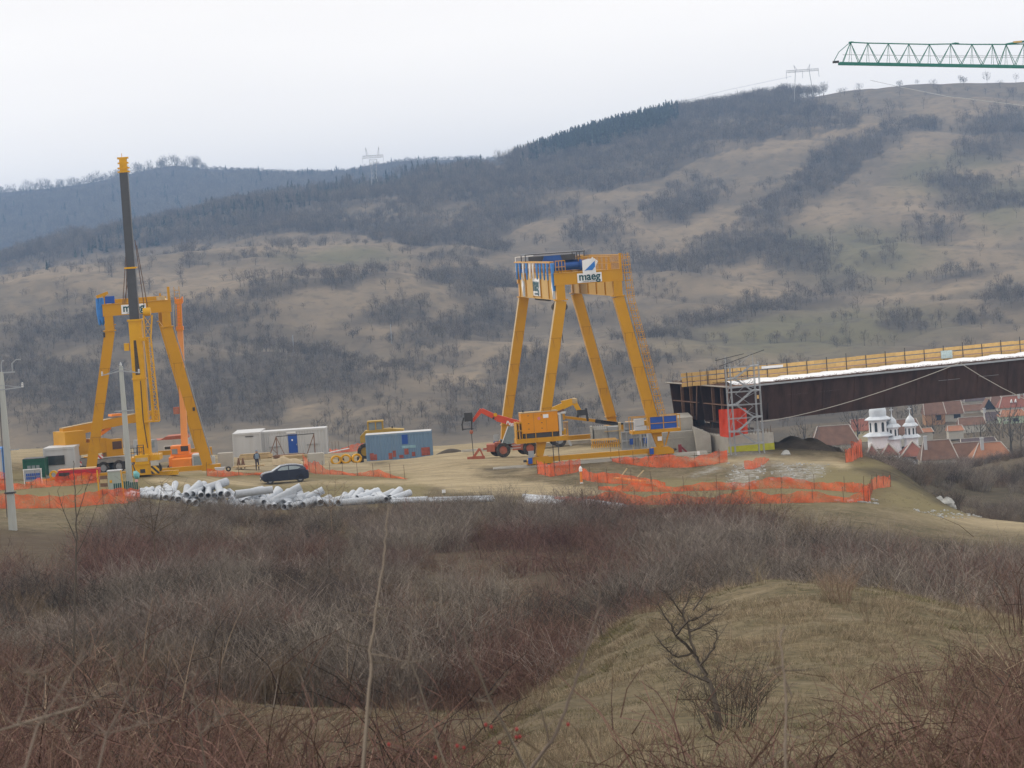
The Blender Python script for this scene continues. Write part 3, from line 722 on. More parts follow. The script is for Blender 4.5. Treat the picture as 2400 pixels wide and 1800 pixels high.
# single trees that stand out on the hillside
TREES = [(655,1240,7,"bare round-crowned tree on the low pale hump behind the long white container",1),(600,1230,7,"spreading bare tree left of the long white container's skyline",0),
 (1050,1200,5.5,"small bare tree on the pale bank behind the orange telehandler arm",1),(1290,1330,6,"bare tree on the slope framed between the right gantry's legs",0),
 (1640,1330,5,"short leafless tree above the open end of the bridge girders",1),(1575,1300,4,"tiny leafless sapling just above the bridge end",3),
 (1850,1500,6,"bare tree on the bare green-brown slope below the gully wood",1),(2390,1800,8,"bare tree at the right edge of the picture on the terraced slope",0),
 (1470,1600,6,"bare tree beside the pale meadow above the right gantry",3),(990,1480,6,"bare tree on the brow left of the right gantry's blue cables",0),
 (905,1450,6,"bare tree on the slope in the middle of the picture",1),(1760,2500,10,"tall bare tree poking above the wooded crest left of the portal pylon",3),
 (2345,2560,12,"thin bare tree on the skyline under the green crane jib",3),(2290,2560,8,"low bare bush on the skyline left of the thin tree",1),
 (2000,2560,7,"small lone tree on the bare crest below the crane jib's tip",1)]
for px_, d_, h_, lab, k_ in TREES:
    o = pt[k_].copy(); COL.objects.link(o); hcol(o, px_, d_); s_ = h_ / (8, 7, 5, 9)[k_]; o.scale = (s_, s_, s_); o.rotation_euler = (0, 0, px_ * .37)
    o["label"] = lab; o["category"] = "tree"; o.name = "bare_tree"

# --- haze
hb = MB().bx(-1400, 1400, -6, 5420, -43, 142)
hm = bpy.data.materials.new("valley_haze"); hm.use_nodes = True; hm.node_tree.nodes.clear()
pv = hm.node_tree.nodes.new("ShaderNodeVolumePrincipled"); ho = hm.node_tree.nodes.new("ShaderNodeOutputMaterial")
pv.inputs["Color"].default_value = (.44, .65, 1.0, 1); pv.inputs["Density"].default_value = .000142; pv.inputs["Anisotropy"].default_value = 0.0
hm.node_tree.links.new(pv.outputs[0], ho.inputs["Volume"])
haze = hb.build("haze", hm); tag(haze, "thin blue winter haze filling the valley", None, None, "stuff")
# ------------------------------------------------------------------ foreground bushes, canes and grass
def gp(px, d): return onground(px, d)
VEG = []
def vthing(o, name, label, cat): o.name = name; VEG.append(tag(o, label, cat)); return o
b_gray = [vthing(shrub("bush", m_gray, 150, 2.1, 2.0, .017, 5, .5, .55, 21 + i, gp(px_, d_)), "leafless_bush", lab, "bush") for i, (px_, d_, lab) in enumerate([
    (520, 176, "grey-purple leafless bush in front of the highest white pipes"), (1120, 150, "tall grey-purple bush in the middle of the thicket"), (1760, 170, "grey leafless bush behind the grassy knoll's crest")])]
b_red = [vthing(shrub("bush", m_red, 90, 1.9, 1.8, .015, 4, 1.0, .5, 31 + i, gp(px_, d_)), "bramble_bush", lab, "bush") for i, (px_, d_, lab) in enumerate([
    (1850, 118, "dark red bramble bush just behind the grassy knoll"), (330, 60, "red-brown bramble bush at the lower left")])]
b_brn = [vthing(shrub("bush", m_brown, 120, 1.7, 1.6, .015, 5, .6, .6, 41, gp(1250, 130)), "leafless_bush", "brown leafless bush at the left foot of the grassy knoll", "bush")]
b_dk = [vthing(shrub("bush", m_dk, 90, 2.0, 2.0, .02, 6, .4, .7, 51, gp(2080, 130)), "thorn_bush", "dark thorn bush right of the red bramble behind the knoll", "bush")]
b_thin = [vthing(shrub("canes", m_red, 9, 1.5, .8, .010, 1, .7, .35, 61 + i, gp(px_, d_), 5), "red_canes", lab, "canes") for i, (px_, d_, lab) in enumerate([
    (640, 44, "loose cluster of thin red canes at the bottom left of centre"), (2240, 36, "loose cluster of thin red canes at the bottom right")])]
b_cane = [vthing(shrub("canes", M_, 26, 1.7, 1.7, (.019, .014, .012)[i], 3, 1.1, .55, 121 + i, gp(px_, 55), 5, .3), "cane_bush", lab, "bush") for i, (px_, M_, lab) in enumerate([
    (120, m_red, "open bush of red-brown canes at the far lower left"), (520, m_brown, "open bush of brown canes left of the tall sapling"), (250, m_tan, "open bush of tan canes among the red brambles")])]
b_tall = [vthing(shrub("canes", M_, 13, 2.6, 1.1, .024, 5, .8, .32, 141 + i, gp(px_, 46), 6, .3), "tall_canes", lab, "bush") for i, (px_, M_, lab) in enumerate([
    (200, m_red, "tall coarse red-brown canes rising at the lower left"), (330, m_dk, "tall dark stems behind the red canes at the lower left"), (90, m_tan, "tall pale tan stems at the left edge")])]
b_arch = [vthing(shrub("canes", m_pale, 5, 1.9, .8, .012, 1, 1.7, .5, 66, gp(420, 52), 6), "arching_canes", "few long pale arching canes standing out of the red brambles at the lower left", "canes")]
g_straw = [vthing(tuft("grass_tuft", m_straw, 40, .17, .24, .007, 71 + i, 1.35, 1.4), "grass_tuft", lab, "grass") for i, lab in enumerate([
    "straw-coloured grass tuft on the flank of the knoll", "straw-coloured grass tuft near the bottom of the picture"])]
g_straw[0].location = gp(1500, 66); g_straw[1].location = gp(1350, 47)
g_olive = [vthing(tuft("grass_tuft", m_olive, 34, .11, .24, .009, 81, 1.3, 1.2), "grass_tuft", "short olive grass tuft on the top of the knoll", "grass")]; g_olive[0].location = gp(1850, 70)
g_tall = [vthing(tuft("grass_tuft", m_straw, 22, .5, .06, .007, 91, .55, .8), "grass_tuft", "tall dry grass tuft standing on the knoll's crest", "grass")]; g_tall[0].location = gp(1985, 78)
PROT = b_gray + b_red + b_brn + b_dk + b_thin + b_arch + b_cane + b_tall       # 13-15 tall; 9 arch, 10-12 open canes; 0-2 grey, 3-4 red, 5 brown, 6 dark, 7-8 canes
def place(n, d0, d1, u0, u1, seed, fn, pw=1.):
    X, Y, rs = cands(n, d0, d1, u0, u1, seed, pw); Z = gz(X, Y); px, py = proj(X, Y, Z)
    pr, sc_, ix = fn(X, Y, px, py, rs); k = rs.rand(n) < pr
    return np.stack([X, Y, Z - .05], -1)[k], sc_[k], ix[k]
def thicket(X, Y, px, py, rs):
    u = X / Y * FPX
    dmax = np.interp(u, [-1300, -1050, -900, -200, 300, 600, 900, 1250, 1500], [150, 195, 228, 227, 209, 200, 186, 158, 142]) + 4 * fbm(X, Y, 14, 2)
    n1 = fbm(X, Y, 16, 3); n2 = fbm(X + 77, Y, 11, 3)
    pr = (Y > 90) * (Y < dmax) * np.clip(.5 + 2.0 * n1, .05, 1) * np.interp(Y, [150, 185], [1, .9])
    pr = np.where((Y > 192) & (Y < dmax) & (u > -960), np.maximum(pr, .62 + .5 * n2), pr)
    pr = pr * np.where(u < -1000, .35, 1)
    pr = pr * (1 - .85 * ell(px, py, 1020, 1500, 130, 45))
    s = rs.uniform(.55, 1.15, len(X)) * (1 + .5 * n2) * 1.3 * np.interp(Y, [90, 130, 170, 200, 214, 228], [.9, 1.05, 1.0, .85, .75, .6]) * np.interp(u, [-1300, -900, 900, 1500], [.7, .9, 1., 1.])
    r = rs.rand(len(X)); kind = n2 + .35 * fbm(X, Y + 300, 30, 2) + rs.uniform(-.16, .16, len(X))
    ix = np.where(kind > .14, 3 + rs.randint(0, 2, len(X)), np.where(kind > -.14, rs.randint(0, 3, len(X)), np.where(r < .4, 5, np.where(r < .8, 6, rs.randint(0, 3, len(X))))))
    ix = np.where(r > .93, 7, ix); ix = np.where(rs.rand(len(X)) < .14, rs.choice([10, 11, 12, 12, 9], len(X)), ix)
    return pr, s, ix
A = place(6800, 90, 230, -1650, 1650, 3, thicket, .85)
def nearleft(X, Y, px, py, rs):
    n1 = fbm(X, Y, 7, 3); n2 = fbm(X + 31, Y, 9, 2)
    side = np.interp(px, [-300, 150, 430, 620, 900, 1080, 1200], [1.1, 1.1, 1.0, .8, .7, .5, .0])
    pr = np.clip(side * (.55 + 1.7 * n1), .02, 1) * .8
    pr = pr * np.where((px > 480) & (px < 780) & (py > 1620), .35, 1)
    s = rs.uniform(.45, 1.0, len(X)) * np.interp(px, [0, 500, 900], [.95, .72, .62])
    kind = n2 + rs.uniform(-.25, .25, len(X))
    ix = np.where(kind > -.05, rs.choice([10, 10, 10, 11, 3, 4], len(X)), np.where(kind > -.3, rs.choice([10, 11, 12, 7], len(X)), rs.choice([12, 11, 7, 9, 5], len(X))))
    ix = np.where(rs.rand(len(X)) < .03, 9, ix)
    ix = np.where((px > 600) & (rs.rand(len(X)) < .6), rs.choice([7, 8, 11, 12, 10], len(X)), ix)
    return pr, s, ix
B = place(3000, 26, 92, -1700, 400, 4, nearleft, .8)
def rightc(X, Y, px, py, rs):
    pr = np.interp(px, [2050, 2200, 2350], [0., .3, .6]) * np.interp(py, [1480, 1600], [.1, 1]) * .7
    return pr, rs.uniform(.5, .85, len(X)), rs.choice([10, 10, 8, 7, 8, 4], len(X))
C_ = place(260, 26, 56, 800, 1700, 5, rightc)
def front(X, Y, px, py, rs):
    pr = np.interp(px, [0, 1000, 1400, 2000, 2400], [1, .9, .35, .2, .6]) * (.6 + fbm(X, Y, 3, 2))
    return pr, rs.uniform(.55, .95, len(X)), rs.choice([7, 8, 10, 10, 7, 11], len(X))
D_ = place(420, 22, 34, -1600, 1600, 6, front)
def talls(X, Y, px, py, rs):
    pr = np.interp(px, [-200, 60, 420, 560, 700, 1100, 1250, 2150, 2350], [.9, .9, .8, .4, .18, .12, .02, .02, .3])
    return pr, rs.uniform(.45, .95, len(X)), rs.choice([13, 13, 14, 15, 13], len(X))
T_ = place(300, 30, 86, -1600, 1600, 15, talls)
J = [np.concatenate([q[i] for q in (A, B, C_, D_, T_)]) for i in range(3)]
scatter("thicket", J[0], J[1], J[2], PROT, "wide thicket of leafless grey, purple and red-brown brambles")
def farscrub(X, Y, px, py, rs):
    n = fbm(X, Y, 18, 3)
    return np.clip(.45 + 1.2 * n, 0, 1) * np.interp(px, [1940, 2020], [0, 1]), rs.uniform(.6, 1.2, len(X)), rs.choice([0, 1, 5, 6], len(X))
Q = place(1500, 300, 520, 620, 1700, 12, farscrub)
scatter("valley_scrub", Q[0], Q[1], Q[2], PROT, "dull brown scrub on the slope falling towards the village roofs")
GR = g_straw + g_olive + g_tall                     # 0,1 straw, 2 olive, 3 tall
def knoll(X, Y, px, py, rs):
    n = fbm(X, Y, 3.0, 3); n2 = fbm(X + 9, Y, 1.1, 3)
    pr = np.clip(.4 + 1.5 * n2 + .5 * n, .03, 1)
    ix = np.where(n + rs.uniform(-.2, .2, len(X)) > .04, rs.randint(0, 2, len(X)), 2)
    crest = (np.abs(Y - 79) < 4) & (px > 1500)
    ix = np.where((rs.rand(len(X)) < .012 + .2 * crest), 3, ix)
    return pr, rs.uniform(.55, 1.25, len(X)), ix
Q1 = place(80000, 24, 88, -1600, 1650, 7, knoll)
def sitegrass(X, Y, px, py, rs):
    c = gcover(X, Y, gz(X, Y)); n = fbm(X, Y, 6, 3)
    return (1 - np.clip(c[0] + c[1] + c[2] * .6, 0, 1)) * np.clip(.4 + n, 0, 1), rs.uniform(.6, 1.3, len(X)), rs.choice([0, 2, 2, 1], len(X))
Q2 = place(16000, 205, 300, -1700, 1500, 8, sitegrass)
J = [np.concatenate([Q1[i], Q2[i]]) for i in range(3)]
scatter("dry_grass", J[0], J[1], J[2], GR, "dry straw and olive winter grass covering the knoll and slopes")

# --- single saplings and shrubs that stand out, drawn limb by limb
def limb(mb, pts, d, r0, r1, dd=0.0, n=6, sub=4, wig=.3):
    """limb through picture points at distance d; r in metres"""
    W = [P(x, y, d + dd * i / max(1, len(pts) - 1)) for i, (x, y) in enumerate(pts)]
    out = []
    for i in range(len(W) - 1):
        a = W[max(i - 1, 0)]; b = W[i]; c = W[i + 1]; e = W[min(i + 2, len(W) - 1)]
        for k in range(sub):
            t = k / sub
            q = .5 * ((2 * b) + (c - a) * t + (2 * a - 5 * b + 4 * c - e) * t * t + (3 * b - a - 3 * c + e) * t ** 3)
            out.append(q + Vector((rnd.gauss(0, 1), rnd.gauss(0, 1), rnd.gauss(0, 1))) * wig * r0)
    out.append(W[-1]); m_ = len(out)
    mb.tube(out, [r0 + (r1 - r0) * i / (m_ - 1) for i in range(m_)], n)
    return out
def twigs(mb, pts, n, L0, r, up=.5, sprd=1.0):
    for _ in range(n):
        p = rnd.choice(pts[len(pts) // 5:]); t = rnd.random() * 6.283; l = L0 * rnd.uniform(.3, 1)
        d = Vector((math.cos(t) * sprd, math.sin(t) * sprd, rnd.uniform(-.2, 1.4) * up)).normalized()
        q = p + d * l * .5 + Vector((rnd.gauss(0, .08), 0, rnd.gauss(0, .08))) * l; e = p + d * l + Vector((0, 0, .12 * l))
        mb.tube([p, q, e], [r, r * .75, r * .35], 4, False)
def sapling(name, label, cat, M, d, stems, nt, tl, r, cats=None):
    """stems: list of (points, r0, r1); the first reaches the ground"""
    mb = MB(); first = None
    for i, (pts, r0, r1) in enumerate(stems):
        r0, r1 = (r0 * .8, r1 * .7) if d < 20 else (r0, r1)
        if i == 0:
            w = P(*pts[0], d); gzz = g(w.x, d)
            pts = list(pts); q = Vector((w.x, d, gzz - .05)); ppx, ppy = proj(q.x, q.y, q.z); e0, e1 = pts[0], pts[1]; k_ = max(0.1, (ppy - e0[1]) / max(20, e0[1] - e1[1])); pts = [(e0[0] + (e0[0] - e1[0]) * k_, e0[1] + (e0[1] - e1[1]) * k_)] + pts
        out = limb(mb, pts, d, r0, r1, n=7 if d < 30 else 5)
        if nt: twigs(mb, out, nt, tl, r, .6)
        if d < 20: twigs(mb, out, 7, .05, .0012, .6)
        if first is None: first = out
    base = first[0].copy()
    mb.v = [tuple(Vector(v) - base) for v in mb.v]
    o = mb.build(name, M, None, True); o.location = base
    return tag(o, label, cat)
rnd.seed(5)
# tall pale sapling left of centre, close to the lens
sapling("young_sapling", "tall pale out-of-focus sapling rising left of centre with short side spurs", "sapling", m_pale, 12,
 [([(852,1795),(864,1640),(868,1540),(874,1480),(886,1400),(896,1320),(906,1250),(910,1185)], .0105, .003),
  ([(862,1518),(820,1505),(790,1492),(762,1478)], .0042, .0015), ([(876,1442),(840,1440),(792,1434)], .0035, .0012),
  ([(880,1407),(850,1402),(822,1398)], .0035, .0012), ([(882,1424),(930,1428),(988,1424)], .0038, .0012),
  ([(878,1464),(895,1452),(906,1442)], .0042, .002), ([(866,1532),(910,1540),(958,1552)], .004, .0016), ([(866,1552),(910,1553),(956,1550)], .004, .0018),
  ([(958,1552),(962,1500),(963,1452)], .0035, .0014)], 0, 0, 0)
sapling("young_sapling", "thin pale stem bending left between the two tall saplings", "sapling", m_pale, 12.5,
 [([(1045,1795),(1020,1720),(1000,1660),(978,1590),(958,1553),(940,1566)], .0062, .003), ([(958,1553),(1000,1545),(1022,1520)], .003, .001),
  ([(1000,1660),(960,1640),(930,1600)], .0022, .001)], 2, .08, .0012)
sapling("young_sapling", "straight grey sapling leaning left just left of the knoll", "sapling", m_pale, 11,
 [([(1228,1795),(1190,1720),(1150,1645),(1125,1580),(1104,1545),(1088,1484)], .0075, .003), ([(1142,1634),(1168,1605),(1192,1572)], .0038, .0015),
  ([(1148,1645),(1128,1642),(1112,1636)], .003, .001)], 1, .05, .0012)
sapling("young_sapling", "tall curved grey sapling with a pale top in front of the knoll's left flank", "sapling", m_pale, 11.5,
 [([(1245,1799),(1290,1740),(1325,1665),(1350,1590),(1375,1520),(1395,1460),(1405,1390),(1412,1310)], .0095, .0028),
  ([(1365,1552),(1345,1548),(1324,1546)], .0035, .0015), ([(1372,1525),(1350,1512),(1332,1503)], .0035, .0015), ([(1395,1450),(1408,1420)], .004, .001),
  ([(1290,1752),(1275,1690),(1262,1650)], .005, .002), ([(1362,1570),(1372,1580)], .003, .001)], 1, .05, .0012)
sapling("young_sapling", "pale forked sapling with crosswise twigs in front of the middle of the knoll", "sapling", m_pale, 13,
 [([(1842,1799),(1840,1720),(1843,1650),(1838,1590),(1834,1540),(1828,1500),(1838,1468)], .008, .0045),
  ([(1838,1562),(1790,1574),(1722,1590)], .004, .0012), ([(1838,1572),(1880,1572),(1930,1562)], .004, .0012), ([(1834,1586),(1808,1572),(1788,1552)], .0045, .0016),
  ([(1838,1590),(1850,1620),(1856,1632)], .006, .004), ([(1830,1502),(1800,1504),(1768,1507)], .003, .001), ([(1840,1720),(1890,1735)], .0035, .001),
  ([(1838,1752),(1800,1780),(1790,1790)], .004, .001)], 0, .08, .0012)
sapling("young_sapling", "thin dark leafless sapling standing by the orange mesh at the left", "sapling", m_dk, 64,
 [([(178,1330),(180,1250),(176,1180),(174,1120),(172,1080)], .022, .006), ([(180,1270),(150,1200),(135,1150)], .012, .004), ([(178,1220),(200,1150),(215,1110)], .01, .003),
  ([(180,1300),(210,1235),(228,1180)], .01, .003)], 8, .5, .004)
sapling("young_sapling", "many-branched grey shrub rising in front of the left end of the pipes", "shrub", m_brown, 150,
 [([(360,1260),(355,1210),(350,1160)], .04, .012), ([(358,1250),(330,1200),(318,1150)], .025, .008), ([(360,1250),(390,1200),(405,1150)], .025, .008),
  ([(360,1250),(372,1190),(380,1130)], .022, .008), ([(356,1240),(310,1215),(290,1180)], .02, .006), ([(360,1250),(420,1215),(440,1185)], .02, .006)], 26, 1.4, .008)
sapling("young_sapling", "bare shrub fanning out between the two heaps of pipes", "shrub", m_brown, 196,
 [([(775,1205),(772,1170),(765,1135)], .035, .01), ([(775,1200),(752,1165),(742,1140)], .022, .008), ([(775,1200),(798,1165),(808,1140)], .022, .008),
  ([(775,1200),(785,1160),(786,1125)], .02, .008)], 22, 1.2, .008)
def thorn():
    mb = MB(); d = 47
    L_ = [([(1682,1665),(1662,1600),(1640,1560),(1628,1530)], .042, .032), ([(1628,1530),(1600,1505),(1585,1490),(1572,1465),(1556,1440),(1543,1412)], .028, .006),
     ([(1628,1530),(1618,1500),(1615,1470),(1600,1440),(1615,1400),(1625,1378)], .026, .006), ([(1585,1490),(1610,1460),(1640,1445),(1668,1428)], .022, .006),
     ([(1618,1480),(1650,1465),(1680,1440)], .018, .005), ([(1628,1530),(1590,1540),(1560,1520),(1535,1490)], .02, .005), ([(1640,1560),(1672,1520),(1680,1480)], .024, .006),
     ([(1600,1440),(1570,1400),(1560,1385)], .014, .004), ([(1625,1430),(1650,1390),(1668,1350)], .015, .004), ([(1662,1600),(1600,1570),(1565,1545)], .018, .005)]
    base = None
    for k, (pts, a, b) in enumerate(L_):
        out = limb(mb, pts, d, a, b, rnd.uniform(-.6, .6), 6)
        if base is None: base = Vector((out[0].x, d, g(out[0].x, d)))
        if k: twigs(mb, out, 44, .36, .0038, .8)
    mb.v = [tuple(Vector(v) - base - Vector((0, 0, 0))) for v in mb.v]
    z0 = min(v[2] for v in mb.v); mb.cyl((0, 0, -.2), tuple(mb.v[0]), .055, 6)
    o = mb.build("thorn_tree", m_dk, None, True); o.location = base
    tag(o, "crooked dark thorn tree leaning left on the flank of the grassy knoll", "tree")
thorn()
for px_, d_, s_, lab, pr in [(1708, 47.5, .5, "dense dark shrub growing against the trunk of the crooked thorn tree", b_dk[0]), (1752, 51, .45, "rusty brown shrub right of the crooked thorn tree", b_red[0]),
    (1968, 66, .45, "small spiky shrub in the middle of the knoll", b_brn[0]), (2078, 67, .45, "two-stemmed little shrub right of the spiky one on the knoll", b_thin[0]),
    (2380, 74, .6, "small reddish shrub at the right edge of the knoll's crest", b_red[1])]:
    o = pr.copy(); COL.objects.link(o); o.location = gp(px_, d_); o.scale = (s_, s_, s_ * 1.15); o.rotation_euler = (0, 0, px_); tag(o, lab, "shrub"); o.name = "leafless_shrub"
for k, (lab, pts) in enumerate((("pale blurred forked branch at the lower left corner", [[(60,1799),(90,1700),(140,1620),(178,1560),(200,1500)], [(140,1620),(90,1590),(40,1570)], [(90,1700),(160,1650),(230,1640)]]),
    ("pale blurred branch reaching right from the lower left corner", [[(230,1799),(250,1720),(300,1640),(340,1560),(420,1500)], [(300,1640),(280,1580),(272,1500)], [(250,1720),(330,1700),(390,1690)]]),
    ("thin grey blurred branch with side twigs left of the red bramble", [[(-30,1720),(40,1700),(120,1690),(200,1650),(260,1600)], [(40,1700),(60,1650),(70,1580)], [(120,1690),(150,1720),(190,1780)]]),
    ("upright grey blurred stem at the bottom left", [[(480,1799),(470,1720),(455,1640),(450,1560)], [(470,1720),(520,1680),(560,1660)], [(455,1640),(420,1600),(400,1590)]]),
    ("blurred reddish briar stem at the bottom between the saplings", [[(640,1799),(660,1740),(700,1690),(760,1660)], [(660,1740),(630,1700),(620,1660)]]))):
    sapling("blurred_branch", lab, "branch", m_pale if k != 4 else m_red, 9.5 + k * .6, [(p_, .0055 if j == 0 else .0035, .0018 if j == 0 else .001) for j, p_ in enumerate(pts)], 9, .16, .0013)
# rose hips on a low briar at the bottom edge
br = MB(); hips = []
for pts in [[(1300,1799),(1240,1745),(1180,1715),(1130,1690)], [(1180,1799),(1120,1760),(1060,1740)], [(1330,1799),(1280,1770),(1225,1730),(1210,1700)], [(1090,1799),(1110,1760),(1170,1735),(1240,1715)],
            [(1400,1799),(1370,1740),(1340,1700),(1310,1680)], [(1050,1799),(1020,1770),(960,1745),(900,1740)]]:
    out = limb(br, pts, 12, .003, .0012); hips += [rnd.choice(out[4:]) for _ in range(2)]; twigs(br, out, 7, .12, .001)
base = P(1200, 1799, 12); base.z = g(base.x, 12)
br.tube([P(1200, 1799, 12), base], .004, 5); br.v = [tuple(Vector(v) - base) for v in br.v]
rt = thing("rose_briar", "low rose briar with red hips at the bottom edge of the picture", "bush", base)
br.build("stem", m_brown, rt, True)
m_hip = mat("red_hip", (.26, .03, .028), .5, var=.1)
for h_ in hips:
    q = MB().lathe([(.001, -.008), (.006, -.004), (.007, .002), (.003, .008), (.001, .009)], 8)
    o = q.build("rose_hip", m_hip, rt, True); o.location = h_ - base - Vector((0, 0, .008))
# ------------------------------------------------------------------ shared materials
m_yel = mat("crane_yellow", (.54, .262, .0015), .42, var=.05, scale=1.2, dirt=.3, dirtcol=(.34, .18, .02), spec=.35)
m_yel2 = mat("bright_yellow", (.66, .34, .003), .42, var=.06, scale=1.5, dirt=.35, dirtcol=(.25, .15, .05))
m_gen = mat("generator_orange", (.68, .26, .001), .4, var=.04, scale=1.0, dirt=.25, dirtcol=(.3, .14, .03))
m_org = mat("crane_orange", (.80, .24, .03), .45, var=.07, scale=1.5, dirt=.3, dirtcol=(.35, .15, .06))
m_red = mat("machine_red", (.60, .075, .03), .45, var=.08, scale=2, dirt=.35, dirtcol=(.3, .14, .09))
m_redd = mat("dusty_red", (.40, .12, .07), .7, var=.15, scale=2.5, dirt=.6, dirtcol=(.33, .24, .17))
m_blue = mat("panel_blue", (.022, .085, .36), .5, var=.08, scale=2)
m_cab = mat("cable_blue", (.07, .25, .62), .55, var=.15, scale=4)
m_blk = mat("black_steel", (.035, .037, .042), .3, var=.15, scale=2, spec=.6)
m_dkm = mat("dark_metal", (.05, .05, .052), .55, var=.2, scale=4)
m_gry = mat("grey_steel", (.33, .35, .37), .5, var=.1, scale=3, dirt=.25)
m_wht = mat("white_paint", (.50, .505, .51), .5, var=.05, scale=1.5, dirt=.3, dirtcol=(.4, .37, .32), streak=True)
m_wht2 = mat("clean_white", (.78, .78, .78), .5, var=.03)
m_con = mat("concrete", (.35, .34, .31), .9, var=.12, scale=1.5, dirt=.35, dirtcol=(.22, .20, .17), bump=.3, bscale=8)
m_con2 = mat("pale_concrete", (.46, .44, .39), .9, var=.12, scale=1.0, dirt=.35, dirtcol=(.28, .25, .2), bump=.3, bscale=8)
m_glass = mat("dark_glass", (.04, .05, .055), .08, var=.1, spec=.8)
m_lglass = mat("pale_glass", (.22, .27, .29), .1, var=.15, spec=.8)
m_rub = mat("tyre_rubber", (.045, .042, .04), .85, var=.2, scale=6, dirt=.6, dirtcol=(.20, .17, .13))
m_rust = mat("weathering_steel", (.060, .034, .027), .7, var=.4, scale=1.6, dirt=.6, dirtcol=(.032, .021, .02), streak=True)
m_rust2 = mat("rusty_edge", (.20, .115, .075), .8, var=.25, scale=3)
m_rebar = mat("rebar_rust", (.11, .065, .045), .85, var=.3, scale=5)
m_wood = mat("formwork_yellow", (.62, .40, .15), .65, var=.14, scale=3, dirt=.3, dirtcol=(.35, .22, .1), rand=.1)
m_wood2 = mat("raw_timber", (.50, .38, .22), .8, var=.18, scale=3, rand=.15)
m_memb = mat("white_membrane", (.80, .81, .83), .6, var=.04, scale=2)
m_teal = mat("sign_teal", (.008, .075, .09), .5, var=.03)
m_sgry = mat("sign_grey", (.16, .2, .22), .6, var=.03)
m_sblue = mat("logo_blue", (.03, .18, .52), .5, var=.05)
m_green = mat("jib_green", (.025, .17, .13), .5, var=.1, scale=2)
def mesh_net():
    M = mat("orange_netting", (.78, .115, .025), .6, var=.18, scale=5)
    N = M.node_tree.nodes; L = M.node_tree.links; b = N["Principled BSDF"]
    tc = N.new("ShaderNodeTexCoord"); n = N.new("ShaderNodeTexNoise"); n.inputs["Scale"].default_value = 1.7; n.inputs["Detail"].default_value = 4
    L.new(tc.outputs["Object"], n.inputs["Vector"])
    m = N.new("ShaderNodeMapRange"); m.inputs[1].default_value = .3; m.inputs[2].default_value = .7; m.inputs[3].default_value = .38; m.inputs[4].default_value = .85
    L.new(n.outputs[0], m.inputs[0]); L.new(m.outputs[0], b.inputs["Alpha"])
    b.inputs["Transmission Weight"].default_value = 0
    return M
m_net = mesh_net()
def stripes(name, c1, c2, w, ang):
    M = bpy.data.materials.new(name); M.use_nodes = True; N = M.node_tree.nodes; L = M.node_tree.links; b = N["Principled BSDF"]
    b.inputs["Roughness"].default_value = .5
    tc = N.new("ShaderNodeTexCoord"); mp = N.new("ShaderNodeMapping"); mp.inputs[2].default_value = (0, ang, 0); mp.inputs[3].default_value = (1 / w,) * 3
    L.new(tc.outputs["Object"], mp.inputs[0]); sx = N.new("ShaderNodeSeparateXYZ"); L.new(mp.outputs[0], sx.inputs[0])
    fr = N.new("ShaderNodeMath"); fr.operation = 'FRACT'; L.new(sx.outputs[0], fr.inputs[0])
    gt = N.new("ShaderNodeMath"); gt.operation = 'GREATER_THAN'; gt.inputs[1].default_value = .5; L.new(fr.outputs[0], gt.inputs[0])
    m = N.new("ShaderNodeMix"); m.data_type = 'RGBA'; m.inputs["A"].default_value = (*c1, 1); m.inputs["B"].default_value = (*c2, 1)
    L.new(gt.outputs[0], m.inputs["Factor"]); L.new(m.outputs["Result"], b.inputs["Base Color"]); return M
m_hzy = stripes("hazard_yellow_stripes", (.65, .36, .02), (.03, .03, .03), .34, R(45))
m_hzr = stripes("hazard_red_stripes", (.72, .70, .68), (.55, .06, .05), .3, R(45))
def text(s, M, parent, name, size, loc, rot, bold=.0, extr=.012, xs=1.0, label=None):
    c = bpy.data.curves.new("t", 'FONT'); c.body = s; c.size = size; c.offset = bold; c.extrude = extr; c.align_x = 'CENTER'; c.align_y = 'CENTER'
    to = bpy.data.objects.new("t", c); COL.objects.link(to); bpy.context.view_layer.update()
    me = bpy.data.meshes.new_from_object(to.evaluated_get(bpy.context.evaluated_depsgraph_get())); bpy.data.objects.remove(to); bpy.data.curves.remove(c)
    me.materials.clear(); me.materials.append(M)
    o = bpy.data.objects.new(name, me); COL.objects.link(o); o.parent = parent; o.location = loc; o.rotation_euler = rot; o.scale = (xs, 1, 1)
    return o
FRONT = (R(90), 0, 0); LEFT = (R(90), 0, R(-90))

m_seam = mat('seam_dark_paint', (.30, .14, .004), .6, var=.2); m_run = mat('rust_run', (.32, .14, .03), .7, var=.3)  # plate seams as darker yellow bands, rust runs below
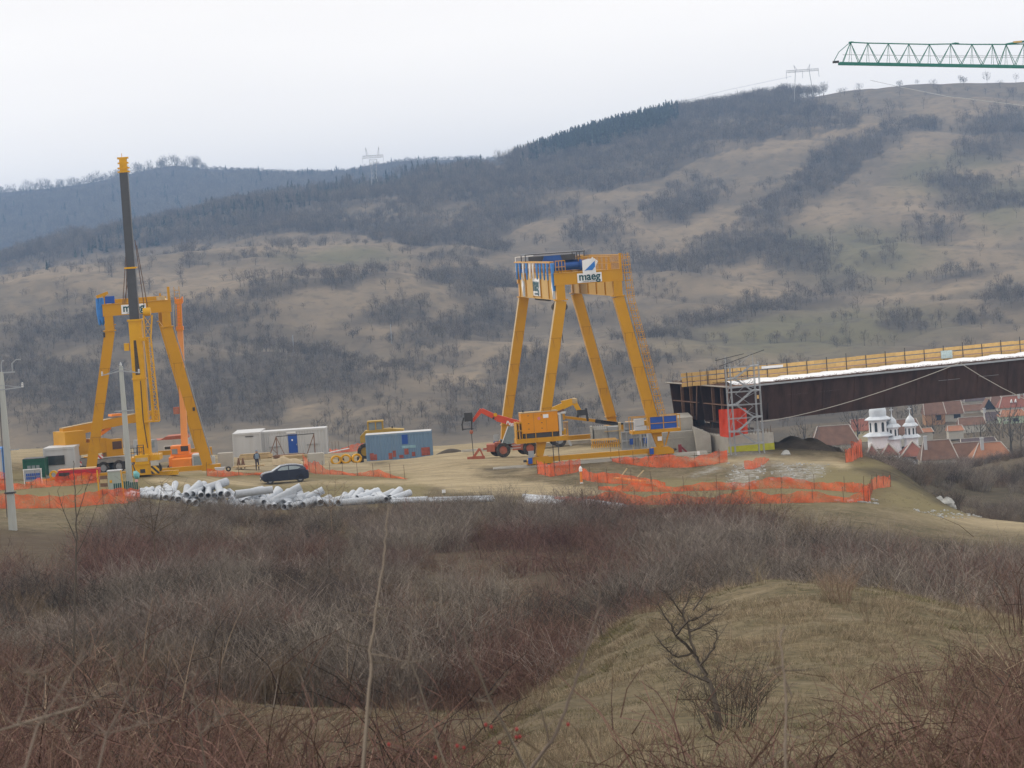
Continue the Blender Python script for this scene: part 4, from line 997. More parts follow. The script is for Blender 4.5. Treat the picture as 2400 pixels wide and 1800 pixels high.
# ------------------------------------------------------------------ gantry cranes
def gantry(name, label, loc, rz, right=True):
    t = thing(name, label, "gantry crane", loc, rz, "yellow gantry cranes")
    HB, HTp, LB = 5.1, 2.4, 24.0
    z0 = .6 if right else 1.57
    xb = lambda z: HTp + (13.4 - z) / 12.8 * (HB - HTp)
    for yy in (0, LB):
        for s in (-1, 1):
            b = MB()
            zt = 2.0 if right else z0
            b.beam((s * xb(zt), yy, zt), (s * HTp, yy, 13.36), .85, .8, .86, .9, up=(0, 1, 0))
            b.box((s * HTp, yy, 13.42), (1.08, 1.08, .09))
            b.box((s * HTp, yy, 14.06), (.72, .8, 1.22))
            if right:
                b.beam((s * xb(.6), yy, .62), (s * xb(1.95), yy, 1.97), .55, .6, .8, .7, up=(0, 1, 0))
                b.box((s * xb(1.97), yy, 1.98), (1.0, .95, .06))
            o = b.build("leg", m_yel, t)
            for zs in (4.6, 7.4, 10.3):
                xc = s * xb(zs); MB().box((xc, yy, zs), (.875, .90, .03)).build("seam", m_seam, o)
                for k_ in (-.3, .3): MB().beam((xc + k_, yy - .455, zs - .02), (xc + k_ * .9 - s * .08, yy - .455, zs - .6 - .5 * rnd.random()), .035, .01, .01, .01, up=(0, 1, 0)).build("rust_run", m_run, o)
            if s > 0: MB().tube([(s * HTp + .62, yy - .2, 15.2), (s * HTp + .56, yy - .2, 13.3), (s * xb(2.2) + .52, yy - .2, 2.2)], .055, 6).build("conduit", m_gry, t)
            elif right: MB().beam((s * xb(2.6) - .435, yy, 2.6), (s * HTp - .44, yy, 13.3), .03, .78, .03, .86, up=(0, 1, 0)).build("lit_side_strip", m_wood2, o)  # cream strip paints the sunlit left face onto the leg
            if right:
                q = MB(); q.prism([(-1.08, .0), (1.08, 0), (1.08, .32), (.66, .62), (-.66, .62), (-1.08, .32)], yy - .38, yy + .38)
                bo = q.build("bogie", m_yel, t); bo.location = (s * HB, 0, 0)
                for wx in (-.55, .55): MB().cyl((wx, yy - .1, .1), (wx, yy + .1, .1), .24, 14).build("wheel", m_dkm, bo, True)
                MB().bx(-1.0, -.66, yy - .55, yy - .39, .08, .58).build("motor", m_blue, bo)
                if s < 0: MB().bx(-.95, -.5, yy - .55, yy - .39, .6, 1.15).build("control_box", m_gry, bo)
                MB().cyl((s * 1.08, yy, .3), (s * 1.35, yy, .3), .1, 10).build("buffer", m_dkm, bo, True)
        # end beam on top, tie beam at the bottom
        MB().bx(-2.86, 2.86, yy - .36, yy + .36, 14.68, 15.62).bx(-2.9, 2.9, yy - .44, yy + .44, 15.62, 15.66).bx(-2.9, 2.9, yy - .44, yy + .44, 14.65, 14.68).build("end_beam", m_yel, t)
        zb = .34 if right else 1.35
        MB().bx(-HB + .7, HB - .7, yy - .2, yy + .2, zb - .2, zb + .2).build("tie_beam", m_yel, t)
        if not right: MB().bx(-HB - .6, -HB + .7, yy - .35, yy + .35, zb - .5, zb + .22).bx(HB - .7, HB + .9, yy - .35, yy + .35, zb - .5, zb + .22).build("foot", m_yel, t)
    for s in (-1, 1):
        b = MB().bx(s * HTp - .26, s * HTp + .26, .42, LB - .42, 13.46, 15.5)
        b.bx(s * HTp - .36, s * HTp + .36, .4, LB - .4, 13.42, 13.46).bx(s * HTp - .36, s * HTp + .36, .4, LB - .4, 15.5, 15.56)
        gd = b.build("girder", mat("girder_yellow", (.52, .32, .085), .6, var=.06, scale=1, dirt=.2, dirtcol=(.35, .22, .09)) if s < 0 else bpy.data.materials["girder_yellow"], t)
        for k in range(4):
            yk = LB * (k + .95) / 4.9
            MB().bx(s * HTp - .34, s * HTp + .34, yk - .05, yk + .05, 13.47, 15.49).build("stiffener", m_yel, gd)
            MB().bx(s * HTp - .36, s * HTp + .36, yk - .02, yk + .02, 13.5, 15.45).build("splice", m_rust2, gd)
    # name board
    sg = MB().bx(-.95, 1.1, -.42, -.365, 14.72, 15.5).build("name_board", m_wht2, t)
    if not right: sg.location.x = -.35
    text("maeg", m_teal, sg, "lettering", .92, (.075, -.435, 15.20), FRONT, .022, .01, .93)
    text("costruzioni", m_sgry, sg, "lettering", .2, (.075, -.435, 14.82), FRONT, .0, .01, 1.35)
    for k in range(3 if right else 2):
        pass
    # corner posts and railings
    pst = [(2.75, -.25, 16.95, .2), (1.85, .1, 16.15, .26)] if right else [(2.72, -.2, 16.75, .22), (2.0, .2, 16.25, .14), (-2.0, .3, 16.1, .14)]
    for x, y, z, w_ in pst: MB().bx(x - w_ / 2, x + w_ / 2, y - w_ / 2, y + w_ / 2, 15.66, z).build("post", m_yel, t)
    if right:
        def rail(name, a, b, z, h, step, w=.045):
            q = MB(); a = Vector(a); b = Vector(b); n = int((b - a).length / step)
            for k in range(n + 1):
                p = a.lerp(b, k / n); q.bx(p.x - w / 2, p.x + w / 2, p.y - w / 2, p.y + w / 2, z, z + h)
            q.beam((a.x, a.y, z + h), (b.x, b.y, z + h), .07, .07); q.beam((a.x, a.y, z + h * .5), (b.x, b.y, z + h * .5), .05, .05)
            return q.build(name, m_yel, t)
        rail("railing", (-2.75, .5), (-2.75, LB), 15.56, 1.05, .8, .06)
        rail("railing", (2.8, .5), (2.8, LB), 15.56, 1.25, .55)
        rail("railing", (2.1, .5), (2.1, LB - 3), 15.56, 1.15, .7)
        rail("railing", (-2.7, -.38), (-1.9, -.38), 15.66, 1.0, .25)
        rail("railing", (-.3, LB - .2), (2.7, LB - .2), 15.62, 1.1, .4)
        MB().tube([(-2.95, LB - .3, 15.7), (-2.95, LB - .3, 17.0), (-1.3, LB - .3, 17.05)], .05, 6).build("hand_rail", m_wht2, t)
        # festoon cable loops on the left side
        MB().bx(-3.0, -2.9, 1.0, LB + .5, 16.5, 16.62).build("cable_rail", m_yel, t)
        for k in range(10):
            y1 = LB - .6 - k * 2.25; q = MB(); lean = .2 + .25 * rnd.random()
            for off in (0,):
                pts = [(-2.95 - off, y1, 16.5), (-2.97 - off, y1 - lean * .6, 15.9), (-2.98 - off, y1 - lean * 1.3, 15.2 - .15 * rnd.random()), (-2.97 - off, y1 - lean * 1.6, 15.9), (-2.95 - off, y1 - .9, 16.5)]
                q.tube(pts, .075, 5)
            q.build("cable_loop", m_cab if k not in (2, 4, 5) else m_wht2, t, True)
        q = MB()
        for k in range(6): q.tube([(-2.95 + .05 * (k % 3), -.1 + .12 * k, 16.5), (-2.9, .0 + .1 * k, 15.0), (-2.85 + .12 * (k % 3), .1 + .08 * k, 14.2 + .1 * (k % 3))], .12, 6)
        q.build("cable_bundle", m_cab, t, True)
        # diamond signs and the upright board on the left girder
        for yk in (21.6, 2.1):
            MB().bx(-2.70, -2.68, yk - 1.0, yk + .55, 13.5, 14.9).build("panel", m_gry, t)
            q = MB(); q.prism([(yk - .55, 14.45), (yk, 13.65), (yk + .55, 14.45), (yk, 15.25)], -2.75, -2.70, 'x'); q.build("diamond_sign", m_wht2, t)
        bd = MB().bx(-2.74, -2.67, 10.2, 14.6, 13.65, 15.15).build("name_board", m_wht2, t)
        text("maeg", m_teal, bd, "lettering", 1.75, (-2.76, 12.4, 14.6), LEFT, .03, .01, 1.0)
        text("costruzioni", m_sgry, bd, "lettering", .4, (-2.76, 12.4, 13.85), LEFT, .0, .01, 1.3)
        # trolley and hoist on the girders
        tr = MB().bx(-2.9, 2.6, 17.2, 20.8, 15.62, 15.95); tr.bx(-1.9, -.2, 17.6, 20.2, 15.95, 16.75).bx(.3, 1.9, 17.8, 20.0, 15.95, 16.5)
        tr.cyl((-2.2, 17.3, 16.0), (2.4, 17.3, 16.0), .32, 14); tr.cyl((1.9, 17.2, 16.0), (2.7, 17.2, 16.0), .5, 14)
        tr.prism([(-1.6, 15.9), (.6, 15.9), (.2, 17.0), (-1.2, 17.0)], 17.0, 17.5)
        to = tr.build("hoist_trolley", mat("hoist_blue", (.022, .085, .30), .45, var=.15, scale=2), t)
        q = MB().bx(-2.9, 2.5, 17.4, 20.4, 17.15, 17.24)
        for x in (-2.85, 1.75, 2.4):
            for y in (17.45, 20.3): q.bx(x - .04, x + .04, y - .04, y + .04, 15.9, 17.16)
        q.bx(-2.6, 1.6, 17.3, 20.0, 16.52, 17.0)
        q.build("roof_frame", m_blk, to)
        q = MB().tube([(-.3, .2, 15.72), (.4, .25, 15.8), (.9, .6, 16.3), (.5, 3, 16.6)], .05, 6).tube([(.55, .1, 15.75), (.95, .5, 16.4), (.7, 1.6, 16.7)], .05, 6)
        q.build("loose_rope", m_wht, t, True)
        hk = MB().bx(-.45, .45, 17.9, 18.6, 12.2, 12.8).cyl((-.3, 17.8, 12.4), (-.3, 18.7, 12.4), .38, 12).cyl((.3, 17.8, 12.4), (.3, 18.7, 12.4), .38, 12)
        hk.build("hook_block", m_dkm, t)
        q = MB()
        for x in (-.4, -.15, .15, .4): q.tube([(x, 18.2, 12.8), (x, 18.4, 15.7)], .02, 4)
        q.build("hoist_rope", m_dkm, t); MB().tube([(0, 18.2, 12.2), (.02, 18.2, 11.3), (.12, 18.2, 11.0), (.2, 18.2, 11.2)], [.12, .1, .08, .05], 6).tube([(0, 18.2, 11.2), (.1, 18.2, 9.2)], .04, 5).build("hook", m_dkm, t, True)
        for y in (9.5, 14.0): MB().beam((-2.6, y, 13.35), (-1.9, y + 1.0, 13.2), .25, .12).build("rail_clamp", m_dkm, t)
        # generator platform on the left leg
        pl = MB().bx(-7.0, -2.6, -.75, .75, 1.82, 2.2)
        for x in (-7.0, -6.2, -5.4, -4.0, -2.75): pl.bx(x, x + .06, -.8, -.74, 1.8, 2.75)
        for x in (-6.95, -6.75, -6.5): pl.bx(x, x + .06, -.7, .7, 2.2, 3.6).bx(x, x + .05, -.76, -.7, 2.2, 3.6)
        pl.bx(-7.0, -6.5, -.76, -.7, 3.5, 3.58).bx(-7.0, -6.5, -.76, -.7, 2.85, 2.92)
        pl.build("platform", m_yel, t)
        gn = MB().bx(-6.5, -3.42, -.7, .6, 2.62, 4.3).build("generator_housing", m_gen, t)
        MB().bx(-6.54, -3.38, -.74, .64, 4.3, 4.36).build("lid", m_wood2, gn)
        MB().bx(-6.35, -3.5, -.65, .55, 2.2, 2.61).build("dark_gap_block", m_dkm, gn)  # dark block standing in for the shaded gap under the housing
        MB().bx(-4.65, -4.2, -.72, -.703, 3.8, 4.1).build("notice", m_wht2, gn)
        MB().cyl((-5.0, -.72, 3.8), (-5.0, -.703, 3.8), .13, 14).build("warning_sticker", mat("sticker_red", (.6, .2, .2), .5), gn)
        MB().cyl((-6.2, 0, 4.36), (-6.2, 0, 4.55), .09, 8).build("exhaust", m_blk, gn)
        for x in (-5.95, -4.85): 
            for z in (2.95, 3.4, 4.05): MB().bx(x, x + .12, -.725, -.703, z, z + .05).build("hinge", m_dkm, gn)
        for x in (-5.45, -4.4): MB().bx(x, x + .012, -.712, -.702, 2.7, 4.25).build("door_gap", m_dkm, gn)
        MB().bx(-3.36, -3.15, -.6, .5, 2.2, 4.0).build("cabinet", m_wht, t)
        q = MB()
        for k in range(5): q.bx(-3.0 + k * .1, -2.97 + k * .1, -.7 + .1 * k, -.66 + .1 * k, 2.2, 3.35)
        q.bx(-3.0, -2.58, -.7, -.3, 3.3, 3.35); q.build("railing", m_yel, t)
        for x in (-4.0, -3.55): MB().cyl((x, -.75, .1), (x, -.7, 1.85), .035, 6).build("steel_prop", m_dkm, t)
        # panel platform on the right leg
        pl = MB().bx(2.7, 6.8, -.8, .7, 1.86, 2.14)
        for x in (2.7, 3.95, 4.2, 5.35, 6.5, 6.74): pl.bx(x, x + .05, -.86, -.80, 1.9, 3.24)
        pl.bx(2.7, 6.8, -.86, -.8, 3.2, 3.26).bx(2.7, 6.8, .64, .7, 3.2, 3.26).bx(6.74, 6.8, -.8, .7, 3.2, 3.26).bx(4.22, 6.5, -.835, -.8, 2.62, 2.67)
        for x in (2.7, 4.8, 6.74): pl.bx(x, x + .05, .65, .7, 2.1, 3.24)
        pl.build("platform", m_yel, t)
        MB().bx(4.27, 5.33, -.79, -.74, 2.17, 3.18).build("blue_panel", m_blue, t); MB().bx(5.42, 6.48, -.79, -.74, 2.17, 3.18).build("blue_panel", m_blue, t)
        MB().bx(2.95, 3.75, -.79, -.3, 2.55, 3.1).build("switch_box", m_wht, t); MB().bx(2.95, 3.9, -.79, -.3, 2.16, 2.5).build("switch_box", m_wht, t)
        MB().beam((4.6, -.2, 1.86), (4.95, -.2, .7), .12, .12).beam((5.9, -.2, 1.86), (5.5, -.2, .7), .12, .12).build("brace", m_yel, t)
        MB().bx(4.85, 5.2, -.5, -.42, 1.15, 1.5).build("notice", m_wht2, t)
        # ladder with cage along the right leg
        def lad(a, b, rungs, cage):
            a = Vector(a); b = Vector(b); q = MB()
            q.beam(a, b, .05, .05); o_ = Vector((.42, 0, .06)); q.beam(a + o_, b + o_, .05, .05)
            for k in range(rungs): p = a.lerp(b, (k + .5) / rungs); q.beam(p, p + o_, .035, .035)
            o1 = q.build("ladder", m_yel, t)
            for k in range(cage):
                p = a.lerp(b, (k + .5) / cage); pts = [p + Vector((.21 - .36 * math.cos(th) , -.62 * math.sin(th), .03)) for th in [math.pi * j / 6 for j in range(7)]]
                MB().tube(pts, .03, 4).build("cage_hoop", m_yel, o1)
            qq = MB()
            for th in (.6, 1.2, 1.9, 2.5):
                v_ = Vector((.21 - .36 * math.cos(th), -.62 * math.sin(th), .03)); qq.beam(a + v_, b + v_, .03, .03)
            qq.build("cage_bar", m_yel, o1)
        lad((xb(2.2) + .62, -.1, 2.2), (xb(13) + .75, -.1, 13.0), 36, 18)
        lad((xb(13) + .75, -.1, 13.0), (2.98, -.1, 16.9), 13, 6)
    else:
        MB().beam((-3.3, -.1, 16.3), (-2.3, -.1, 16.6), .3, .25).bx(-2.75, -2.5, -.2, .2, 15.66, 16.4).build("cable_bracket", m_yel, t)
        q = MB()
        for k in range(7): q.tube([(-3.3 + .09 * k, -.2 + .07 * (k % 3), 16.2), (-3.32 + .1 * k, -.1, 15.0 + .1 * (k % 2)), (-3.2 + .07 * k, -.1, 14.0 + .15 * ((k * 3) % 4)), (-3.15 + .08 * k, 0, 13.9 + .1 * (k % 3)), (-3.1 + .09 * k, .1, 15.5), (-3.1 + .08 * k, .1, 16.2)], .07, 5)
        q.build("cable_bundle", m_cab, t, True)
        MB().bx(-2.6, -1.8, -.25, .3, 15.7, 16.3).build("motor_housing", m_blue, t)
        MB().bx(1.7, 2.4, -.3, .3, 15.67, 15.98).build("cream_box", m_wood2, t)
        MB().bx(-2.4, 2.4, 9.5, 10.3, 15.6, 15.9).build("cross_beam", m_yel, t)
        q = MB(); q.beam((3.2, 0, 12.9), (3.2, 0, 16.7), .04, .04).beam((3.62, 0, 12.9), (3.62, 0, 16.7), .04, .04)
        for k in range(12): q.beam((3.2, 0, 13.1 + k * .3), (3.62, 0, 13.1 + k * .3), .03, .03)
        q.build("ladder", m_yel, t)
        MB().bx(-2.95, -2.8, -.5, -.3, 12.9, 13.3).build("floodlight", m_dkm, t); MB().bx(HB - 1.1, HB - .9, -.5, -.3, 6.2, 6.5).build("floodlight", m_dkm, t)
    return t
c1 = P(1200 + 194.5, 1070, 262)
GZ = .70
G1 = gantry("gantry_crane", "yellow gantry crane with an orange generator box, blue cable loops and a blue-panelled platform", (6.9, 262, GZ), R(7), True)
G2 = gantry("gantry_crane", "yellow gantry crane at the left standing behind the tall black telescopic boom", (-30.95, 265, GZ), R(7), False)
# banner on the railing of the right gantry
bn = MB().grid(lambda u, v: Vector((u * 1.1 - .55, .035 * math.sin(u * 7 + v * 3), -v * 1.25 + .06 * math.sin(u * 3) + .1 * u)), 8, 8)
bno = bn.build("banner", m_wht2, None, True); bno.rotation_euler = (0, 0, R(7)); bno.location = Vector((6.9, 262, GZ)) + Matrix.Rotation(R(7), 3, 'Z') @ Vector((0.08, -.5, 16.55))
tag(bno, "white banner with a slanting blue mark above the lettering of the right gantry", "banner")
q = MB().add([(-.42, -.06, -.86), (.1, -.06, -.42), (.5, -.06, -.08), (.5, -.06, -.55), (.25, -.06, -.84), (-.1, -.06, -.82)], [(0, 1, 5), (1, 4, 5), (1, 2, 3, 4)]).build("blue_mark", m_sblue, bno)
fl = MB().prism([(-.16, 0), (.16, 0), (.03, .2)], -.03, .03).build("pennant", m_wht2, None); fl.location = bno.location + Vector((.3, 0, .06)); tag(fl, "small white pennant sticking up behind the banner", "pennant")
# crane rails
for dx in (0, 24):
    v_ = Matrix.Rotation(R(7), 3, 'Z')
    a = Vector((6.9, 262, 0)) + v_ @ Vector((-9, dx, 0)); b = Vector((6.9, 262, 0)) + v_ @ Vector((9 if dx == 0 else 7, dx, 0)); mid = (a + b) / 2
    q = MB().beam(a - mid + Vector((0, 0, .52)), b - mid + Vector((0, 0, .52)), .5, .22).beam(a - mid + Vector((0, 0, .66)), b - mid + Vector((0, 0, .66)), .08, .1)
    o = q.build("crane_rail", m_con2, None); o.location = mid; tag(o, "pale sleeper beam and rail under the front wheels of the right gantry" if dx == 0 else "pale sleeper beam and rail under the rear wheels of the right gantry", "rail")

# ------------------------------------------------------------------ helpers for things placed by what the photograph shows
def base(px, py, d): return P(px, py, d)
def lattice(q, a, b, w, h, n, r, w2=None, h2=None, up=None):
    a, b, x, y = q.frame(a, b, up); w2 = w2 or w; h2 = h2 or h
    C = lambda t, i, j: a.lerp(b, t) + x * i * (w + (w2 - w) * t) / 2 + y * j * (h + (h2 - h) * t) / 2
    cs = [(-1, -1), (1, -1), (1, 1), (-1, 1)]
    for i, j in cs: q.beam(C(0, i, j), C(1, i, j), r, r)
    for k in range(n):
        t0, t1 = k / n, (k + 1) / n
        for e in range(4):
            p, s_ = cs[e], cs[(e + 1) % 4]
            if k % 2: p, s_ = s_, p
            q.beam(C(t0, *p), C(t1, *s_), r * .6, r * .6)
        for e in range(4): q.beam(C(t1, *cs[e]), C(t1, *cs[(e + 1) % 4]), r * .6, r * .6)
    return q
def wheel(parent, x, y, z, r, w, rim, name="wheel"):
    o = MB().ring((x, y - w / 2, z), (x, y + w / 2, z), r, r * .55, 22).build(name, m_rub, parent, True)
    MB().cyl((x, y - w * .32, z), (x, y + w * .32, z), r * .56, 16).cyl((x, y - w * .42, z), (x, y - w * .3, z), r * .22, 10).build("rim", rim, o, True)
    return o
# ------------------------------------------------------------------ tall telescopic crane, left
d = 256; bc = base(348, 1112, d); s = d / FPX
T = thing("mobile_crane", "yellow mobile crane seen end-on with a tall vertical black telescopic boom", "mobile crane", bc)
bx_ = (P(340, 1065, d) - bc).x; zr = lambda z: z - bc.z
q = MB(); q.beam((bx_, .2, zr(4.0)), (bx_, .2, zr(15.05)), 1.0, .95, 1.02, 1.0, up=(0, 1, 0)); q.bx(bx_ - .6, bx_ + .6, -.42, .82, zr(14.95), zr(15.1)); q.bx(bx_ - .56, bx_ + .56, -.36, .76, zr(10.2), zr(10.32))
bm = q.build("boom_base", m_yel2, T)
g_ = MB().beam((bx_ - .05, -.315, zr(10.6)), (bx_ - .1, -.315, zr(13.4)), .38, .02, .2, .02, up=(0, 1, 0)); g_.build("grease_streak", mat("black_grease", (.07, .055, .04), .7, var=.6, scale=9), bm)
MB().tube([(bx_ + .12, -.32, zr(10.1)), (bx_ + .1, -.33, zr(7)), (bx_ + .3, -.33, zr(4.6))], .035, 5).build("hose", m_dkm, bm)
q = MB().beam((bx_ - .02, .2, zr(15.1)), (bx_ - .02, .2, zr(19.2)), .78, .74, .72, .7, up=(0, 1, 0)).build("boom_section", m_blk, T)
MB().bx(bx_ - .52, bx_ + .46, -.3, .66, zr(19.2), zr(19.34)).build("collar", m_yel2, T)
MB().beam((bx_ - .02, .2, zr(19.3)), (bx_ - .02, .2, zr(27.1)), .68, .64, .66, .62, up=(0, 1, 0)).build("boom_section", m_blk, T)
q = MB().bx(bx_ - .48, bx_ + .46, -.2, .6, zr(27.0), zr(27.12)).bx(bx_ - .46, bx_ + .44, -.2, .6, zr(27.3), zr(27.42)).bx(bx_ - .3, bx_ + .28, -.1, .5, zr(27.1), zr(28.2)).bx(bx_ - .42, bx_ + .40, -.15, .5, zr(27.7), zr(27.82)).bx(bx_ - .44, bx_ + .42, -.15, .5, zr(28.1), zr(28.24)).bx(bx_ - .1, bx_ - .06, .1, .14, zr(28.2), zr(28.55))
q.build("boom_head", m_yel2, T)
for ax in ((-.62, -1.02, 12.6), ): MB().bx(bx_ + ax[1], bx_ + ax[0], -.2, .3, zr(ax[2]), zr(ax[2] + .6)).build("winch_box", m_yel2, T)
for x0, y0, x1, y1 in [(297, 562, 288, 712), (299, 562, 295, 712), (316, 562, 338, 719), (320, 575, 346, 719), (303, 640, 291, 712)]:
    a = P(x0, y0, d) - bc; b = P(x1, y1, d - .3) - bc; MB().tube([a, b], .03, 4).build("pendant_rope", m_rebar, T)
q = P(345, 722, d) - bc; MB().cyl((q.x - .3, -.45, q.z - .3), (q.x + .3, -.45, q.z - .3), .34, 14).build("sheave", m_yel2, T, True)
q = MB(); a = P(348, 738, d) - bc; b = P(348, 790, d) - bc; e = P(369, 986, d) - bc
lattice(q, a + Vector((0, -.5, 0)), b + Vector((0, -.5, 0)), .7, .5, 2, .07, .5, .5, up=(0, 1, 0)); lattice(q, b + Vector((0, -.5, 0)), e + Vector((0, -.5, 0)), .5, .5, 11, .065, .48, .5, up=(0, 1, 0)); q.build("lattice_jib", m_yel2, T)
a = P(345, 790, d) - bc; b = P(361, 985, d) - bc; q = MB().beam(a + Vector((0, -.2, 0)), b + Vector((0, -.2, 0)), .22, .3); q.bx(b.x - .75, b.x + .45, -.6, .2, b.z - .12, b.z); q.bx(a.x - .6, a.x + .1, -.5, .1, a.z - .3, a.z); q.build("jib_beam", m_yel2, T)
z1 = zr(P(340, 1063, d).z)
q = MB().bx(bx_ - .62, bx_ + .5, -2.1, -.4, z1 - .75, z1).bx(bx_ - .9, bx_ + .6, -2.0, .4, z1 - 1.6, z1 - .75).bx(bx_ + .5, bx_ + 1.35, -1.6, .6, z1 - .5, z1 - .05)
q.bx(bx_ - 1.2, bx_ - .7, -1.4, .5, z1 - .55, z1 - .2)
for k in range(5): q.bx(bx_ + .55 + k * .16, bx_ + .62 + k * .16, -1.5, -1.4, z1 - .05, z1 + .12 + .05 * (k % 2))
q.build("carrier_body", m_yel2, T)
MB().bx(bx_ - .55, bx_ + .43, -2.13, -2.103, z1 - .5, z1 - .2).build("pale_band", m_wood2, T)
MB().bx(bx_ - .25, bx_ + .15, -2.04, -2.003, z1 - 1.42, z1 - 1.12).build("air_intake", m_dkm, T)
MB().bx(bx_ - 1.28, bx_ - .92, -2.2, -2.12, z1 - 1.65, z1 - .6).build("outrigger_plate", m_hzy, T); MB().bx(bx_ + .65, bx_ + 1.3, -2.2, -2.12, z1 - 1.55, z1 - .9).build("outrigger_plate", m_hzy, T)
MB().bx(bx_ + .65, bx_ + 1.3, -2.2, -2.12, z1 - .88, z1 - .5).build("grey_plate", m_con2, T)
q = MB()
for k in range(6): q.bx(bx_ - 1.2 + k * .22, bx_ - 1.17 + k * .22, -1.2, -1.16, z1 - .2, z1 + .6)
q.bx(bx_ - 1.2, bx_ + .1, -1.2, -1.15, z1 + .55, z1 + .6).bx(bx_ - 1.2, bx_ - .1, -1.2, -1.15, z1 + .2, z1 + .25); q.build("railing", m_dkm, T)
q = MB().tube([(bx_ + .1, -1.6, z1), (bx_ + .1, -1.6, z1 + .8), (bx_ - .4, -1.6, z1 + .8), (bx_ - .4, -1.6, z1)], .05, 6); q.build("guard_frame", m_dkm, T)
MB().bx(bx_ - 1.4, bx_ + 2.6, -.4, .2, -.15, .2).build("outrigger_beam", m_yel2, T)
for x in (-.85, .75): wheel(T, bx_ + x, .3, .45, .5, .4, m_yel2)

# ------------------------------------------------------------------ yellow crane truck behind the gantry's left leg
T = thing("mobile_crane", "dusty yellow crane truck parked behind the left gantry leg with its boom lowered", "mobile crane", base(252, 1108, 281), R(32))
q = MB().bx(-4.6, 4.4, -1.2, 1.2, .95, 1.35); q.bx(-4.6, -2.2, -1.25, 1.25, .9, 1.55); q.build("chassis", mat("dusty_grey", (.27, .26, .24), .8, var=.2, dirt=.4), T)
for x in (-2.2, -.9, .6, 1.8, 3.0):
    for y in (-1.05, 1.05): wheel(T, x, y, .55, .56, .38, m_gry)
q = MB().bx(-4.4, -2.4, -1.25, 1.25, 2.2, 4.05).bx(-4.5, -1.9, -1.2, 1.2, 1.9, 2.9); q.prism([(-1.9, 1.9), (.6, 1.9), (.6, 2.9), (-.6, 3.2), (-1.9, 3.2)], -1.2, .3); q.build("superstructure", m_yel, T)
MB().bx(-.5, 1.1, -1.25, -.3, 1.5, 3.0).build("operator_cab", m_yel, T); MB().bx(.1, 1.0, -1.28, -1.252, 2.1, 2.8).build("cab_window", m_glass, T)
MB().beam((-3.9, .5, 3.9), (3.3, .5, 4.6), .75, .8, .7, .7).build("boom", m_yel, T); MB().beam((-3.9, .5, 4.33), (3.2, .5, 4.98), .7, .04).build("boom_top", m_wood2, T)
q = MB(); lattice(q, (3.2, .5, 4.55), (5.3, .5, 4.7), .8, .75, 4, .1, up=(0, 0, 1)); q.bx(5.2, 5.4, .05, .95, 4.2, 5.15); q.build("boom_head", m_yel, T)
MB().beam((-1.5, .5, 2.8), (.8, .5, 4.0), .3, .3).build("lift_cylinder", m_org, T); MB().bx(.9, 1.9, .1, .9, 4.95, 5.15).build("rope_guard", m_org, T)
for x in (-4.7,): MB().bx(x - .02, x + .06, -1.3, 1.3, 1.0, 1.4).build("warning_board", m_hzr, T)
MB().bx(-4.5, -3.0, -1.3, -1.255, .95, 1.35).build("warning_board", m_hzr, T); MB().bx(-1.9, -.9, -1.3, -1.255, 1.4, 1.75).build("warning_board", m_hzr, T)
MB().bx(3.3, 4.5, -1.25, 1.2, 1.35, 2.6).build("driver_cab", m_gry, T); MB().bx(3.5, 4.2, -1.28, -1.252, 1.9, 2.45).build("cab_window", m_lglass, T)
MB().bx(-3.6, -2.8, -1.4, 1.4, .0, .95).build("outrigger", m_dkm, T)

# ------------------------------------------------------------------ orange crane
d = 276; bc = base(436, 1106, d)
T = thing("mobile_crane", "orange mobile crane with its telescopic boom raised, right of the left gantry", "mobile crane", bc)
S = lambda px, py, y=0: (P(px, py, d) - bc) + Vector((0, y, 0))
a, b, c_, e = S(433, 1046), S(427, 905), S(422, 766), S(420, 712)
MB().beam(a, b, .56, .6, .52, .55, up=(0, 1, 0)).beam(b, c_, .52, .55, .48, .5, up=(0, 1, 0)).build("boom_base", mat("faded_orange", (.80, .33, .10), .5, var=.1, scale=1.2, dirt=.3, dirtcol=(.45, .2, .1), streak=True), T)
MB().beam(c_, e, .4, .4, up=(0, 1, 0)).build("boom_section", m_org, T); MB().bx(c_.x - .34, c_.x + .3, -.35, .3, c_.z - .3, c_.z + .05).build("collar", m_org, T)
q = MB().bx(e.x - .3, e.x + .3, -.25, .25, e.z, e.z + .45).bx(e.x - .38, e.x - .28, -.25, .25, e.z + .1, e.z + .6).bx(e.x + .26, e.x + .36, -.25, .25, e.z + .1, e.z + .6); q.build("boom_head", m_org, T)
h = S(415, 962); MB().bx(h.x - .3, h.x + .2, -.3, .2, h.z - .3, h.z + .3).build("winch", m_redd, T)
h = S(434, 1052)
q = MB().bx(h.x - 1.2, h.x + .4, -.8, .9, h.z - .4, h.z + .35).bx(h.x - 1.25, h.x + 1.1, -.9, .9, h.z - .65, h.z - .42).bx(h.x - .5, h.x + .6, -.7, .7, h.z - 1.1, h.z - .65); q.build("superstructure", m_org, T)
MB().bx(h.x - .3, h.x + .35, -.83, -.805, h.z - .15, h.z + .3).build("air_intake", m_dkm, T); MB().bx(h.x - 1.1, h.x - .6, -.83, -.805, h.z - .35, h.z + .1).build("cab_window", m_lglass, T)
q = MB().bx(h.x - .9, h.x + .8, -3.2, 3.0, .55, 1.35).bx(h.x - .95, h.x + 1.9, -3.3, -2.6, .12, .55).bx(h.x - 1.25, h.x - .9, -2.4, 2.4, .7, 1.5); q.build("carrier_body", m_org, T)
MB().bx(h.x + .85, h.x + 1.75, -3.1, -1.2, .55, 1.65).build("driver_cab", m_wht, T); MB().bx(h.x + .98, h.x + 1.68, -3.13, -3.102, .7, 1.5).build("windscreen", m_lglass, T)
